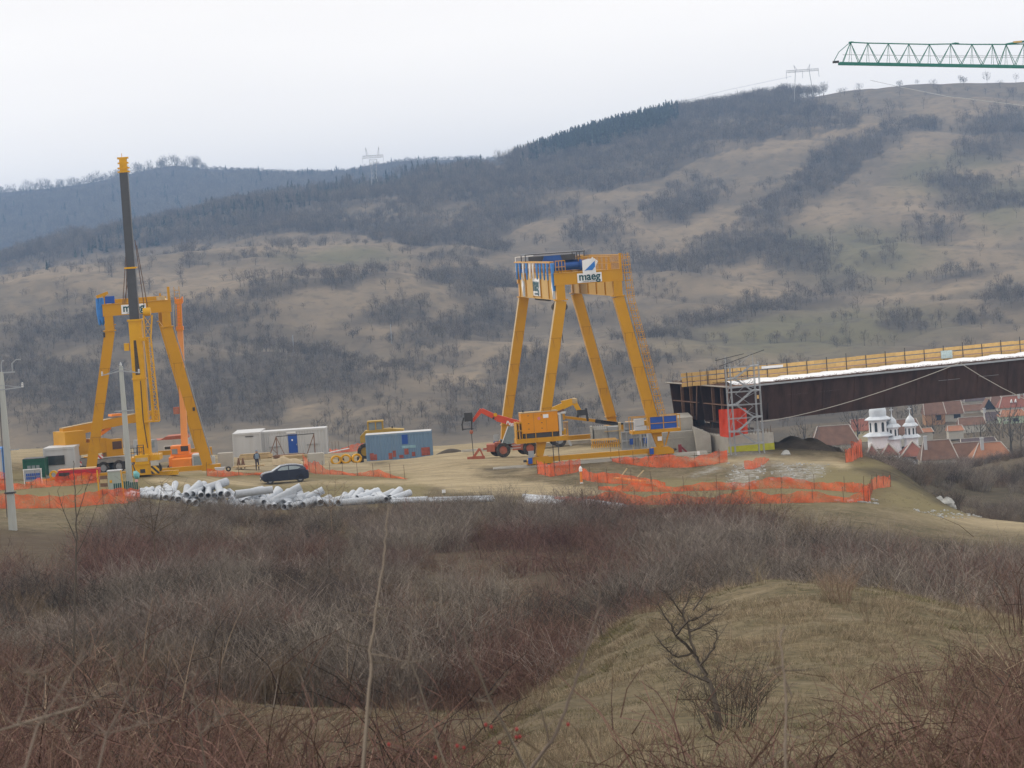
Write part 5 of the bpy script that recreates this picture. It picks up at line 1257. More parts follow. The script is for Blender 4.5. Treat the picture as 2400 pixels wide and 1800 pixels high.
for x in (-1.05, 1.1):
    for y in (-1.9, 0, 1.9): wheel(T, h.x + x, y, .45, .48, .3, m_gry)
# ------------------------------------------------------------------ steel bridge under construction
YB = R(16.5); bo = P(1706, 905, 267); bo.z = 5.6
B = thing("bridge", "unfinished dark steel box-girder bridge with plank railings entering from the right", "bridge", (bo.x, 267, 0), YB)
LB = 46.0; zt = lambda x: 5.58 + .012 * x; DP = 3.02
def slab(q, x0, x1, y0, y1, za, zb, fn=zt):
    vs = [(x, y, fn(x) + z) for x in (x0, x1) for y in (y0, y1) for z in (za, zb)]
    q.add(vs, [(0, 1, 3, 2), (4, 6, 7, 5), (0, 4, 5, 1), (2, 3, 7, 6), (0, 2, 6, 4), (1, 5, 7, 3)]); return q
def web(q, x0, x1, yt, yb, th=.05):
    vs = []
    for x in (x0, x1):
        for (y, z) in ((yt, 0), (yt + th, 0), (yb + th, -DP), (yb, -DP)): vs.append((x, y, zt(x) + z))
    q.add(vs, [(3, 2, 1, 0), (4, 5, 6, 7), (0, 1, 5, 4), (1, 2, 6, 5), (2, 3, 7, 6), (3, 0, 4, 7)])
for k, (y0, y1) in enumerate(((0, 6.9), (7.7, 14.8))):
    for side, (yt, yb) in enumerate(((y0, y0 + .75), (y1, y1 - .75))):
        q = MB()
        seg = [0, 9.4, 20.5, 33, LB]
        for i in range(4): web(q, seg[i] + (.012 if i else 0), seg[i + 1], yt, yb)
        q.build("web_plate", m_rust, B)
    if k == 0:
        for x in np.arange(2.9, LB, 2.9):
            q = MB(); web(q, x, x + .05, yt * 0 + y0 - .03, y0 + .72, .03); q.build("weld_seam", m_rust2 if int(x) % 3 == 0 else m_rust, B)
    slab(MB(), 0, LB, y0 + .7, y1 - .7, -DP - .06, -DP).build("bottom_flange", m_rust, B)
    for x in (.05,):
        for f in (.30, .62): 
            y = y0 + (y1 - y0) * f; q = MB(); slab(q, x, x + .25, y - .06, y + .06, -DP, 0); q.build("stiffener", m_rust2, B)
        slab(MB(), x, x + .2, y0 + .35, y1 - .35, -1.55, -1.47).build("stiffener", m_rust2, B)
    q = MB(); web(q, -.03, .06, y0 - .06, y0 + .66, .14); q.build("web_edge", m_rust2, B)
    slab(MB(), 3.6, 3.7, y0 + .4, y1 - .4, -DP, -.05).build("diaphragm", mat("inner_dark_steel", (.04, .027, .024), .8, var=.3) if k == 0 else bpy.data.materials["inner_dark_steel"], B)
slab(MB(), -.1, LB, -.45, 15.2, .0, .06).build("top_flange", m_rust2, B)
slab(MB(), -.12, LB, -.5, -.452, -.05, .1).build("edge_angle", m_gry, B)
slab(MB(), -.25, .0, -.3, 15.3, .062, .12).build("edge_strip", m_con2, B)
MB_ = MB(); rnd.seed(3)
for x in np.arange(4.2, LB, .28):
    for y in (-.3, .0): MB_.cyl((x, y, zt(x) + .06), (x + rnd.uniform(-.02, .02), y, zt(x) + .3 + rnd.uniform(-.03, .05)), .02, 4)
MB_.build("stud_row", m_rebar, B)["kind"] = "stuff"
q = MB()
for k in range(420):
    x = rnd.uniform(-.2, 6) if k < 240 else rnd.uniform(4, LB); y = rnd.uniform(0, 15) if k < 240 else rnd.uniform(-.3, .5)
    a = Vector((x, y, zt(x) + .1 + rnd.random() * .12)); t_ = rnd.random() * 3.14; l = rnd.uniform(.3, 1.0)
    q.beam(a, a + Vector((math.cos(t_) * l, math.sin(t_) * l, rnd.uniform(0, .1))), .025, .025)
q.build("rebar_mat", m_rebar, B)["kind"] = "stuff"
slab(MB(), 3, LB, .1, .6, .06, .16).build("kerb_strip", m_rebar, B)
def mem(u, v):
    x = 1.2 + u * (LB - 1.2); lo = .35 + 2.2 * max(0, 1 - (x - 1.2) / 3)
    y = lo + v * (5.7 - lo)
    return Vector((x, y, zt(x) + .2 + .05 * math.sin(x * 1.9) + .05 * math.sin(x * 4.7 + y) + .12 * math.sin(v * 3.14) * abs(math.sin(x * .9)) - (.13 if v == 0 else 0)))
MB().grid(mem, 260, 5).build("membrane", m_memb, B, True)
rl = -2.0; YR = 6.0
pm = {}
for r_, (za, zb) in enumerate(((.10, .44), (.54, .88), (.98, 1.28))):
    x = rl + (0, .05, -.02)[r_]; 
    while x < LB:
        L_ = (3.9, 3.6, 4.0)[r_] + rnd.uniform(-.3, .3); q = MB(); slab(q, 0, L_ - .02, -.02, .02, 0, zb - za, lambda xx: .012 * xx)
        o = q.build("plank", m_wood, B); o.location = (x, YR - .03 + rnd.uniform(-.015, .015), zt(x) + za + rnd.uniform(-.02, .02)); x += L_
for k in range(26):
    x = rl + .5 + k * 1.86; o = MB().bx(-.025, .025, -.03, .03, 0, 1.35 + .15 * (k % 3)).build("post", m_dkm, B); o.location = (x, YR - .09, zt(x) - .02)
for k in range(7):
    x = -1.4 + k * .75; o = MB().bx(-.02, .02, -.02, .02, 0, 1.3 + .2 * (k % 2)).build("rod", m_rebar, B); o.location = (x, 4.9, zt(x))
MB().bx(0, 2.0, -.01, .01, 0, .22).build("sticker_banner", m_wht2, B).location = (5.4, YR - .14, zt(5.4) + 1.0)
text("STRABAG", m_red, B, "lettering", .2, (6.4, YR - .16, zt(6.4) + 1.11), FRONT, .0, .004, 1.4) if False else None
q = MB().bx(0, 1.1, -.01, .01, 0, .7)
o = q.build("clear_panel", mat("milky_sheet", (.45, .55, .55), .4, var=.3, scale=6), B); o.location = (22.4, YR - .13, zt(22) + .35)
for x0, x1, z_ in ((5.5, 7.5, -1.1), (8.4, 10.3, -1.1), (19.5, 21.5, -1.2), (23.3, 25.2, -1.2)):
    MB().beam((x0, .29, zt(x0) + z_), (x1, .29, zt(x1) + z_), .03, .02).build("scribe_line", m_gry, B)
def rope(pts, name, lab):
    W = [P(*p) for p in pts]; o = W[0].copy(); q = MB().tube([w - o for w in W], .03, 5); t_ = q.build(name, m_con2, None, True); t_.location = o; return tag(t_, lab, "rope")
rr = []
for k in range(13):
    t_ = k / 12; x = 1782 + (2246 - 1782) * t_; y = 988 + (852 - 988) * (t_ ** 1.35); rr.append((x, y, 265.5 + 4.2 * t_))
rope(rr, "rope", "long pale rope sagging from the bridge edge down along the web to the stair tower")
rope([(2252, 852, 270), (2300, 882, 270.6), (2350, 910, 271), (2420, 944, 272)], "rope", "short pale rope running down the web at the right edge")
# pier outside the frame and abutment under the open end
MB().bx(39, 43, 1, 13.8, -22, 2.95).build("pier", m_con, B)
A = thing("abutment", "concrete abutment block under the bridge end with a yellow-painted foot", "abutment", (bo.x, 267, 0), YB)
z0 = -.9
MB().bx(-.9, 3.2, -1.6, 16, z0, 1.6).build("wall", m_con2, A)
MB().bx(-.92, 3.22, -1.63, -1.605, z0, .72).build("painted_foot", mat("yellow_green_paint", (.50, .50, .035), .7, var=.2, scale=1.5, dirt=.4, dirtcol=(.35, .34, .15)), A)
MB().bx(-.2, 2.4, .8, 13.8, 1.61, 1.95).build("bearing_ledge", mat("dark_concrete", (.07, .065, .06), .8, var=.2), A)  # ledge concrete much darker than the wall
for y in (1.8, 5.2, 9.5, 12.8): MB().bx(.2, 1.0, y - .4, y + .4, 1.95, 2.52).build("bearing", m_dkm, A)
q = MB()
for k in range(46):
    y = -1.4 + k * .36; x = -.75 + (k % 2) * .25; q.beam((x, y, 1.55), (x + rnd.uniform(-.05, .05), y, 2.15 + rnd.uniform(-.1, .5)), .03, .03)
for k in range(14): q.beam((-.6 + k * .28, -1.45, 1.55), (-.6 + k * .28, -1.45, 1.9 + rnd.uniform(0, .3)), .03, .03)
q.build("rebar_row", m_rebar, A)["kind"] = "stuff"
q = MB().grid(lambda u, v: Vector((u * 2.3, .22 * math.sin(u * 9 + v * 2) * (.4 + v) + .1 * math.sin(u * 31 + v * 3) - .5 * math.sin(u * 2.5), -v * 2.25 - .1 * math.sin(u * 5) * v)), 16, 10)
o = q.build("tarpaulin", mat("red_tarp", (.68, .07, .03), .5, var=.12, scale=2), None, True); o.location = P(1684, 960, 264.2); tag(o, "red tarpaulin hung over the abutment beside the stair tower", "tarpaulin")
# stair tower
ts = thing("stair_tower", "grey scaffold stair tower standing in front of the bridge end", "scaffold", (P(1752, 1062, 262).x, 262, P(1752, 1062, 262).z))
H = 7.3; W_ = 2.75
for x in (-1.38, -1.0, .98, 1.38):
    for y in (-.55, .55): MB().cyl((x, y, 0), (x, y, H + (.9 if (x, y) in ((-1.38, -.55), (.98, .55)) else .25)), .035, 6).build("upright", m_gry, ts, True)
lv = [.75, 1.85, 2.95, 4.05, 5.15, 6.25, 7.2]
for i, z in enumerate(lv):
    q = MB()
    for y in (-.55, .55): q.beam((-1.38, y, z), (1.38, y, z), .045, .045)
    for x in (-1.38, -1.0, .98, 1.38): q.beam((x, -.55, z), (x, .55, z), .045, .045)
    q.build("ledger", m_gry, ts)
    xs = (-1.38, -.7) if i % 2 else (.7, 1.38)
    MB().bx(xs[0], xs[1], -.5, .5, z + .03, z + .08).build("landing", m_gry, ts)
    if i < len(lv) - 1:
        s_ = 1 if i % 2 else -1; y = -.3 if i % 2 else .3; a = Vector((-.7 * s_, y, z + .05)); b = Vector((.7 * s_, y, lv[i + 1] + .05)); q = MB()
        for o_ in (-.22, .22): q.beam(a + Vector((0, o_, 0)), b + Vector((0, o_, 0)), .04, .12)
        for k in range(6): p = a.lerp(b, (k + .5) / 6); q.bx(p.x - .12, p.x + .12, p.y - .22, p.y + .22, p.z - .01, p.z + .02)
        q.beam(a + Vector((0, -.25, .9)), b + Vector((0, -.25, .9)), .035, .035)
        q.build("stair_flight", m_gry, ts)
        MB().beam((-1.38, -.57, z), (-1.0, -.57, lv[i + 1]), .03, .03).beam((-1.0 if i % 2 else 1.38, .57, z), (1.38 if i % 2 else -1.0, .57, lv[i + 1]), .035, .035).build("brace", m_gry, ts)
for x in (-1.38, -1.0, .98, 1.38): MB().cyl((x, -.55, -.25), (x, -.55, 0.0), .06, 6).build("foot_plate", m_gry, ts)
MB().beam((-1.9, -.6, 7.4), (1.9, -.4, 8.5), .05, .05).beam((-2.2, -.6, 7.9), (.2, -.5, 8.3), .05, .05).build("loose_pole", m_dkm, ts)
MB().bx(1.05, 1.2, -.62, -.56, 4.5, 4.8).build("tag_plate", m_wood, ts)
# ------------------------------------------------------------------ concrete walls, formwork and stacked material near the bridge
def blk(name, label, cat, px0, px1, pyb, d, h, dep, M, rz=0, zoff=-.15):
    """a box-like thing whose front face spans px0..px1 with its foot at pyb"""
    a = P(px0, pyb, d); b = P(px1, pyb - (px1 - px0) * .0698, d); w = (b - a).length
    t = thing(name, label, cat, (a.x, d, a.z), rz); return t, w
t, w = blk("concrete_wall", "long low grey concrete retaining wall left of the yellow-footed abutment", "wall", 1556, 1652, 1062, 270, 1, 1, None)
MB().bx(0, w, 0, 1.2, -.5, 1.75).build("wall", m_con, t); MB().bx(-.6, w - .8, 1.4, 8, -.5, 2.75).build("upper_wall", m_con2, t); MB().bx(-.1, w - .2, -.02, .02, 1.2, 1.24).build("joint", m_con2, t); MB().bx(-.62, w - .78, 1.38, 8.02, 2.75, 2.85).build("cap", m_con2, t)
t.location.z += 0
o = MB().prism([(0, 0), (1.1, .1), (.9, .3), (.72, .62), (.5, .4), (.2, .25)], 0, .7).build("green_tarp", mat("mint_green_tarp", (.30, .62, .36), .6, var=.1), None); o.location = P(1592, 1022, 271.8); o.location.z = t.location.z + 1.76; tag(o, "crumpled pale green tarp lying on the concrete wall", "tarpaulin")
t, w = blk("concrete_wall", "pale angled concrete wing wall with a worn corner beside the abutment", "wall", 1636, 1668, 1060, 268, 1, 1, None)
MB().prism([(0, -.3), (w, -.3), (w, 1.45), (-.2, 2.1)], 0, 3).build("wall", m_con2, t)
t, w = blk("concrete_form", "cast concrete block with upright bars inside pale formwork behind the yellow trestles", "concrete form", 1386, 1458, 1040, 279, 1, 1, None)
MB().bx(0, .18, 0, 1.5, -.3, 1.5).bx(.18, w, 1.2, 1.4, -.2, 1.4).build("frame", m_con2, t); MB().bx(.3, w * .55, .1, 1.2, -.3, 1.2).build("block", m_con, t); MB().bx(w * .55 + .05, w - .25, .2, 1.3, -.3, 1.35).build("panel", m_gry, t); MB().bx(w - .22, w, -.1, .6, -.3, 1.7).build("post", m_wood2, t); MB().bx(w * .45, w * 1.15, -.15, -.05, .95, 1.05).build("plank", m_wood2, t)
for k in range(7): MB().bx(.3 + k * .17, .36 + k * .17, .3, .36, 1.2, 1.55).build("bar", m_wht, t)
t, w = blk("trestle_stack", "heap of small yellow trestles on the pale yard under the right gantry", "trestles", 1384, 1450, 1052, 272, 1, 1, None)
rnd.seed(9)
for k in range(13):
    x = .1 + k * w / 13; q = MB(); q.beam((x, .1, 0), (x + .1, .3, .62), .05, .05).beam((x + .18, .5, 0), (x + .12, .3, .62), .05, .05).beam((x, .1, .3), (x + .18, .5, .3), .04, .04); q.build("trestle_leg", m_yel2, t)
for k in range(3): MB().beam((.1, .15 + .12 * k, .66 + .05 * k), (w - .1 * k, .2 + .1 * k, .62 + .07 * k), .08, .08).build("bar", m_wood, t)
t, w = blk("steel_formwork", "stack of light grey steel formwork frames leaning under the blue-panelled platform", "formwork", 1458, 1522, 1060, 268, 1, 1, None)
for (x0, x1, z0_, z1_, y) in [(0, .95, 0, 1.75, 0), (1.05, 1.6, .1, 2.15, .25), (1.65, 2.25, .05, 2.1, .1), (.3, 1.3, 1.2, 2.5, .6)]:
    q = MB(); f = .11
    q.bx(x0, x0 + f, y, y + .15, z0_, z1_).bx(x1 - f, x1, y, y + .15, z0_, z1_).bx(x0 + f, x1 - f, y + .002, y + .148, z0_, z0_ + .3).bx(x0 + f, x1 - f, y + .002, y + .148, z1_ - f, z1_)
    q.bx(x0 + f, x1 - f, y + .002, y + .148, (z0_ + z1_) / 2, (z0_ + z1_) / 2 + f).bx((x0 + x1) / 2 - .05, (x0 + x1) / 2 + .05, y + .004, y + .146, z0_ + .3, z1_ - f).bx(x0 + .02, x1 - .02, y + .15, y + .17, z0_, z1_); q.build("frame", m_gry, t)
for x in (.7, 1.9): MB().bx(x, x + .3, -.05, -.02, .6, 1.1).build("blue_plate", m_blue, t)
t, w = blk("steel_cone", "tapered grey steel casing standing beside the right gantry leg", "steel casing", 1518, 1538, 1058, 266, 1, 1, None)
MB().lathe([(.42, 0), (.38, .3), (.30, 1.6), (.26, 1.75), (.1, 1.9)], 12, (.35, .3, 0)).build("shell", m_gry, t, True); MB().tube([(-.1, .1, 1.2), (-.2, .1, .4), (.1, 0, .2)], .05, 5).build("hose", m_gry, t)
t, w = blk("red_bracket", "small dark red steel bracket on the ground right of the gantry wheels", "bracket", 1591, 1608, 1066, 263, 1, 1, None)
MB().bx(0, .28, 0, .3, 0, .85).build("post", mat("dark_red_steel", (.22, .03, .035), .5), t); MB().beam((.2, .15, .7), (.75, .15, .1), .12, .15).build("strut", bpy.data.materials["dark_red_steel"], t)
t, w = blk("drill_rig", "yellow drilling rig with its long boom lowered behind the right gantry", "drill rig", 1418, 1470, 1014, 284, 1, 1, None)
m_drl = m_yel
MB().bx(0, 1.9, 0, 1.4, -1.2, .6).build("body", m_drl, t); MB().bx(-.5, 2.3, -.1, 1.5, -2.0, -1.2).build("track", m_dkm, t); MB().beam((-3.6, .3, 1.65), (.6, .3, .85), .2, .22, .3, .3).build("boom", m_drl, t)
MB().bx(-3.85, -3.5, .1, .5, 1.4, 1.95).build("boom_head", m_drl, t); MB().beam((-.8, .2, 1.1), (3.4, .2, .2), .3, .35).build("feed_beam", m_dkm, t); MB().beam((-.2, .1, 1.0), (3.2, .1, .55), .1, .1).build("hydraulic_line", m_gry, t)
for k in range(3): MB().ring((2.1 + .5 * k, -.1, .5), (2.1 + .5 * k, .1, .5), .2, .1, 12).build("pulley", m_gry, t)
MB().bx(1.9, 4.2, .4, 1.4, .3, .8).build("engine", m_drl, t); MB().bx(2.7, 4.6, -.4, .2, -.7, -.1).build("side_box", m_wht, t)
o = MB().bx(0, 3.0, 0, .22, 0, .05).bx(3.2, 5.4, .1, .32, .02, .07)
# ------------------------------------------------------------------ telehandlers
def telehandler(name, label, loc, col, armpts, d, wheels, base_):
    t = thing(name, label, "telehandler", loc); return t
d = 268; bc = base(1140, 1074, d); S = lambda px, py, y=0: (P(px, py, d) - bc) + Vector((0, y, 0))
T = thing("telehandler", "orange-red telehandler reaching left with a black hook head, behind the generator box", "telehandler", bc)
w1 = S(1180, 1060); w2 = S(1240, 1054)
for x, y in ((w1.x, -.3), (w1.x - .55, 1.6), (w2.x + .1, -.3), (w2.x - .4, 1.6)): wheel(T, x, y, .62, .62, .45, m_redd)
q = MB().bx(w1.x - 1.4, w1.x - .7, -.4, 1.4, .55, 1.15).bx(w1.x - .7, w2.x + .5, .2, 1.3, .75, 1.25).bx(w1.x + .8, w2.x - .5, -.45, 1.3, .55, 1.15); q.build("chassis", m_redd, T)
for z in (.7, .95): MB().bx(w1.x + .7, w2.x - .7, -.48, -.452, z, z + .06).build("side_rail", m_wht, T)
a1, a2, a3, a4 = S(1215, 999, .3), S(1165, 980, .3), S(1125, 966, .3), S(1110, 985, .3)
ar = MB().beam(a1 + Vector((1.5, 0, -.35)), a2, .5, .62, .45, .55).build("arm", m_red, T); MB().beam(a2, S(1128, 962, .3), .4, .45, .36, .4).build("arm_tip", m_red, T); MB().beam(S(1129, 960, .3), a4 + Vector((-.1, 0, -.1)), .34, .34, .24, .24).build("arm_end", m_red, T)
MB().cyl(a2 + Vector((-.3, -.26, .02)), a2 + Vector((-.3, .26, .02)), .1, 10).build("arm_pin", m_dkm, ar)
lg = (a2 + a1) / 2; text("Pegasus", m_wht2, ar, "lettering", .42, lg + Vector((.5, -.30, -.22)), (R(90), R(17), 0), .01, .006)
MB().cyl(S(1161, 972, .06), S(1161, 972, .03), .16, 14).build("round_sticker", m_yel2, ar)
h = S(1098, 978, .3)
q = MB().bx(h.x - .35, h.x + .35, -.1, .6, h.z - .35, h.z + .4); q.tube([(h.x - .4, .2, h.z), (h.x - .6, .2, h.z - .6), (h.x - .55, .2, h.z - 1.1)], .07, 6).tube([(h.x + .25, .2, h.z - .3), (h.x + .2, .2, h.z - 1.1)], .07, 6).beam((h.x - .55, .2, h.z - 1.0), (h.x + .35, .2, h.z - 1.0), .08, .08)
q.build("hook_head", m_dkm, T); MB().lathe([(.04, .1), (.16, 0), (.16, -.15), (.05, -.25)], 8, (h.x + .15, .2, h.z - 1.2)).build("hook", m_redd, T); MB().tube([(h.x + .15, .2, h.z - 1.4), (h.x + .2, .2, h.z - 3.6)], .03, 4).build("rope", m_dkm, T)
c0 = S(1195, 1015, -.1)
q = MB().add([(c0.x - .75, -.4, c0.z - .9), (c0.x + .6, -.4, c0.z - .9), (c0.x + .6, -.4, c0.z + .55), (c0.x - .1, -.4, c0.z + .6), (c0.x - .75, .7, c0.z - .9), (c0.x + .6, .7, c0.z - .9), (c0.x + .6, .7, c0.z + .55), (c0.x - .1, .7, c0.z + .6)],
    [(0, 1, 2, 3), (7, 6, 5, 4), (0, 3, 7, 4), (3, 2, 6, 7), (2, 1, 5, 6), (1, 0, 4, 5)]); q.build("cab_glass", m_lglass, T)
MB().beam((c0.x - .78, -.43, c0.z - .9), (c0.x - .13, -.43, c0.z + .6), .1, .08).beam((c0.x + .6, -.43, c0.z - .9), (c0.x + .6, -.43, c0.z + .6), .08, .08).build("cab_frame", m_wht2, T)
MB().bx(w1.x - .2, w2.x, .1, 1.3, 1.25, 1.45).build("turret_ring", m_dkm, T)
bb = S(1120, 1070); q = MB()
q.beam((bb.x - .4, -.5, .15), (bb.x + .2, -.5, .9), .15, .2).beam((bb.x + .2, -.5, .9), (bb.x + .5, -.5, .12), .1, .14).beam((bb.x - .9, -.6, .12), (bb.x + .6, -.6, .12), .12, .3); q.beam((bb.x + .5, 0, .8), (w1.x - .9, 0, .8), .12, .15).build("stabiliser", m_redd, T)
d = 280; bc = base(1318, 1046, d)
T = thing("telehandler", "yellow telehandler with a folded arm and black claw, right of the generator box", "telehandler", bc); S = lambda px, py, y=0: (P(px, py, d) - bc) + Vector((0, y, 0))
MB().beam(S(1270, 972, .3), S(1332, 946, .3), .5, .5, .42, .5).build("arm", m_yel2, T); MB().beam(S(1318, 950, .3), S(1343, 941, .3), .5, .75, .4, .55).build("arm_box", m_yel2, T)
MB().beam(S(1280, 978, .2), S(1322, 960, .2), .2, .2).build("lift_cylinder", m_rust2, T)
MB().lathe([(.05, -.28), (.28, -.2), (.28, .2), (.05, .28)], 10, S(1346, 940, .3)).build("arm_joint", m_wood2, T, True); MB().beam(S(1344, 940, .3), S(1358, 963, .3), .4, .42, .36, .4).build("arm_tip", m_yel2, T)
h = S(1366, 967, .3); q = MB().bx(h.x - .5, h.x + .3, 0, .6, h.z - .25, h.z + .25).beam((h.x + .3, .3, h.z + .35), (h.x + .4, .3, h.z - .8), .2, .2).beam((h.x - .4, .3, h.z - .1), (h.x - .5, .3, h.z - .4), .15, .2); q.build("claw", m_dkm, T)
MB().bx(S(1301, 968).x, S(1326, 968).x, -.4, 1, S(1310, 970).z, S(1310, 967).z).build("cab_roof", m_wht, T); MB().bx(S(1303, 968).x, S(1318, 968).x, -.3, .9, S(1310, 1010).z, S(1310, 970).z).build("cab", m_lglass, T)
MB().bx(-2.6, .4, 0, 1.6, .55, 1.5).build("body", m_yel2, T); q = S(1312, 1040)
for x, y in ((q.x, -.2), (q.x - 2.2, -.2), (q.x - .3, 1.7)): wheel(T, x, y, .6, .62, .45, m_gry)
MB().beam((q.x + .7, -.2, .7), (q.x + 1.0, -.2, 0), .2, .2).build("stabiliser", m_wht, T)
# ------------------------------------------------------------------ containers and cabins
def container(name, label, cat, px, py, d, rz, L_, M, Hh=2.55, Wd=2.4, ribs=True, roofM=None):
    t = thing(name, label, cat, P(px, py, d), rz)
    MB().bx(0, L_, 0, Wd, .12, Hh - .1).build("wall", M, t)
    q = MB(); 
    for x in (0, L_): 
        for y in (0, Wd): q.bx(x - .08, x + .08, y - .08, y + .08, 0, Hh)
    q.bx(.08, L_ - .08, -.06, .06, .0, .16).bx(.08, L_ - .08, -.06, .06, Hh - .16, Hh - .002).bx(-.06, .06, .08, Wd - .08, Hh - .16, Hh - .002).bx(L_ - .06, L_ + .06, .08, Wd - .08, Hh - .16, Hh - .002).bx(-.06, .06, .08, Wd - .08, 0, .16)
    q.build("frame", M, t)
    MB().bx(-.06, L_ + .06, -.05, Wd + .05, Hh, Hh + .04).build("roof", roofM or m_wht, t)
    if ribs:
        n = int(L_ / .28)
        for k in range(n):
            x = .2 + (L_ - .4) * (k + .5) / n; o = MB().prism([(-.09, 0), (.09, 0), (.05, -.045), (-.05, -.045)], .18, Hh - .18, 'z').build("rib", M, t) if k == 0 else None
            if k == 0: proto = o; o.location = (x, 0, 0)
            else:
                o = proto.copy(); COL.objects.link(o); o.parent = t; o.location = (x, 0, 0)
    return t
m_cblue = mat("faded_blue_paint", (.17, .27, .40), .6, var=.12, scale=1.0, dirt=.45, dirtcol=(.30, .36, .40), streak=True)
t = container("shipping_container", "faded blue corrugated shipping container with rust-red patches along its foot", "container", 862, 1084, 296, 0, 6.05, m_cblue)
for x0, x1, z0_, z1_ in ((.25, .62, .18, .85), (.63, .9, .18, .72), (2.0, 2.35, .18, .75), (2.4, 2.7, .35, .95), (3.5, 3.9, .5, 1.05), (4.2, 4.5, .3, .7), (5.1, 5.9, .3, 1.05), (3.0, 3.4, .2, .5)):
    MB().bx(x0, x1, -.052, -.048, z0_, z1_).build("rust_patch", mat("rust_patch", (.34, .10, .075), .8, var=.35, scale=4) if "rust_patch" not in bpy.data.materials else bpy.data.materials["rust_patch"], t)
MB().bx(3.35, 3.9, -.056, -.048, 1.5, 2.38).build("repaint_patch", m_blue, t); MB().bx(3.3, 4.6, -.056, -.048, 1.1, 1.35).build("graffiti", mat("graffiti_blue", (.25, .42, .5), .6, var=.3, scale=5), t)
t = container("office_container", "long white site office container with a blue door", "container", 616, 1074, 310, 0, 6.35, m_wht)
dr = MB().bx(2.62, 3.5, -.06, -.02, .32, 2.15).build("door", m_blue, t); MB().bx(2.95, 3.08, -.075, -.062, 1.5, 1.68).build("notice", m_wht2, dr); MB().bx(3.4, 3.47, -.09, -.062, 1.05, 1.2).build("handle", m_gry, dr)
MB().bx(2.5, 3.4, -.09, -.05, 2.25, 2.42).build("name_board", m_wht2, t)
for x in (.75, 4.45):
    sh = MB().bx(x, x + 1.05, -.055, -.02, 1.1, 2.1).build("shutter", m_wht, t); MB().bx(x - .05, x + 1.15, -.12, -.056, 1.0, 1.06).build("sill", m_gry, sh)
t = container("office_container", "short white site cabin with a dark vent slot standing left of the blue-door cabin", "container", 550, 1076, 309, 0, 2.65, m_wht, 2.45, 6.0, False)
MB().bx(1.2, 2.0, -.09, -.062, 2.08, 2.16).build("vent", m_dkm, t); MB().bx(1.15, 2.2, -.04, -.004, .2, 2.0).build("door", m_wht, t)
t = container("site_cabin", "white cabin with red roof and small dark window behind the orange crane", "cabin", 366, 1096, 292, 0, 3.0, m_wht, 2.5, 2.6, False, m_redd)
MB().prism([(.6, 2.54), (3.1, 2.54), (2.9, 2.85), (1.1, 2.8)], 0, 2.6).build("red_roof", m_redd, t); w_ = MB().bx(.85, 1.6, -.08, -.02, 1.55, 1.95).build("window", m_wht2, t); MB().bx(.92, 1.53, -.1, -.082, 1.62, 1.88).build("pane", m_glass, w_)
t = container("site_cabin", "white cabin with a big dark window left of the yellow crane truck", "cabin", 108, 1122, 275, 0, 2.6, m_wht, 2.6, 3.6, False)
w_ = MB().bx(.3, 1.75, -.08, -.02, 1.15, 1.95).build("window", m_dkm, t); MB().bx(.36, 1.69, -.1, -.082, 1.2, 1.9).build("pane", m_glass, w_)
t = container("site_hut", "small dark green hut with pale panes left of the big-window cabin", "hut", 58, 1122, 272, 0, 1.75, mat("hut_green", (.018, .10, .065), .6, var=.1), 1.65, 2, False, m_dkm)
for k in range(3): MB().bx(.3 + k * .38, .6 + k * .38, -.04, -.004, .75, 1.1).build("pane", m_lglass, t)
t = container("container", "pale container with a sky-blue frame cut off by the left edge", "container", -110, 1130, 262, 0, 4.3, m_wht, 2.5, 2.4, False, m_cab)
MB().bx(4.22, 4.4, -.09, .1, 0, 2.6).build("corner_post", m_cab, t)
m_lod = mat("dusty_yellow", (.42, .27, .05), .6, var=.12, dirt=.4, dirtcol=(.3, .22, .1)); t = thing("loader", "yellow wheel loader whose cab shows above the blue shipping container", "loader", P(880, 1074, 302))
z_ = lambda py: (P(880, py, 302) - P(880, 1074, 302)).z
q = MB().prism([(-1.3, 1.6), (3.0, 1.6), (2.9, z_(1010)), (1.5, z_(1006)), (-.8, z_(1008)), (-1.3, z_(1020))], -.6, 1.2); q.build("body", m_lod, t)
q = MB().bx(-.55, 1.0, -.4, 1.0, z_(989), z_(986)); 
for x in (-.5, .25, .9): q.bx(x - .06, x + .06, -.38, -.28, z_(1012), z_(989)).bx(x - .06, x + .06, .85, .95, z_(1012), z_(989))
q.build("cab_frame", m_lod, t); MB().bx(-.4, .85, -.27, .84, z_(1010), z_(990)).build("cab_glass", m_lglass, t); MB().cyl((1.8, .3, z_(1010)), (1.8, .3, z_(1002)), .07, 6).build("exhaust", m_dkm, t)
for x in (-.9, 2.3): wheel(t, x, -.5, .75, .75, .5, m_lod)
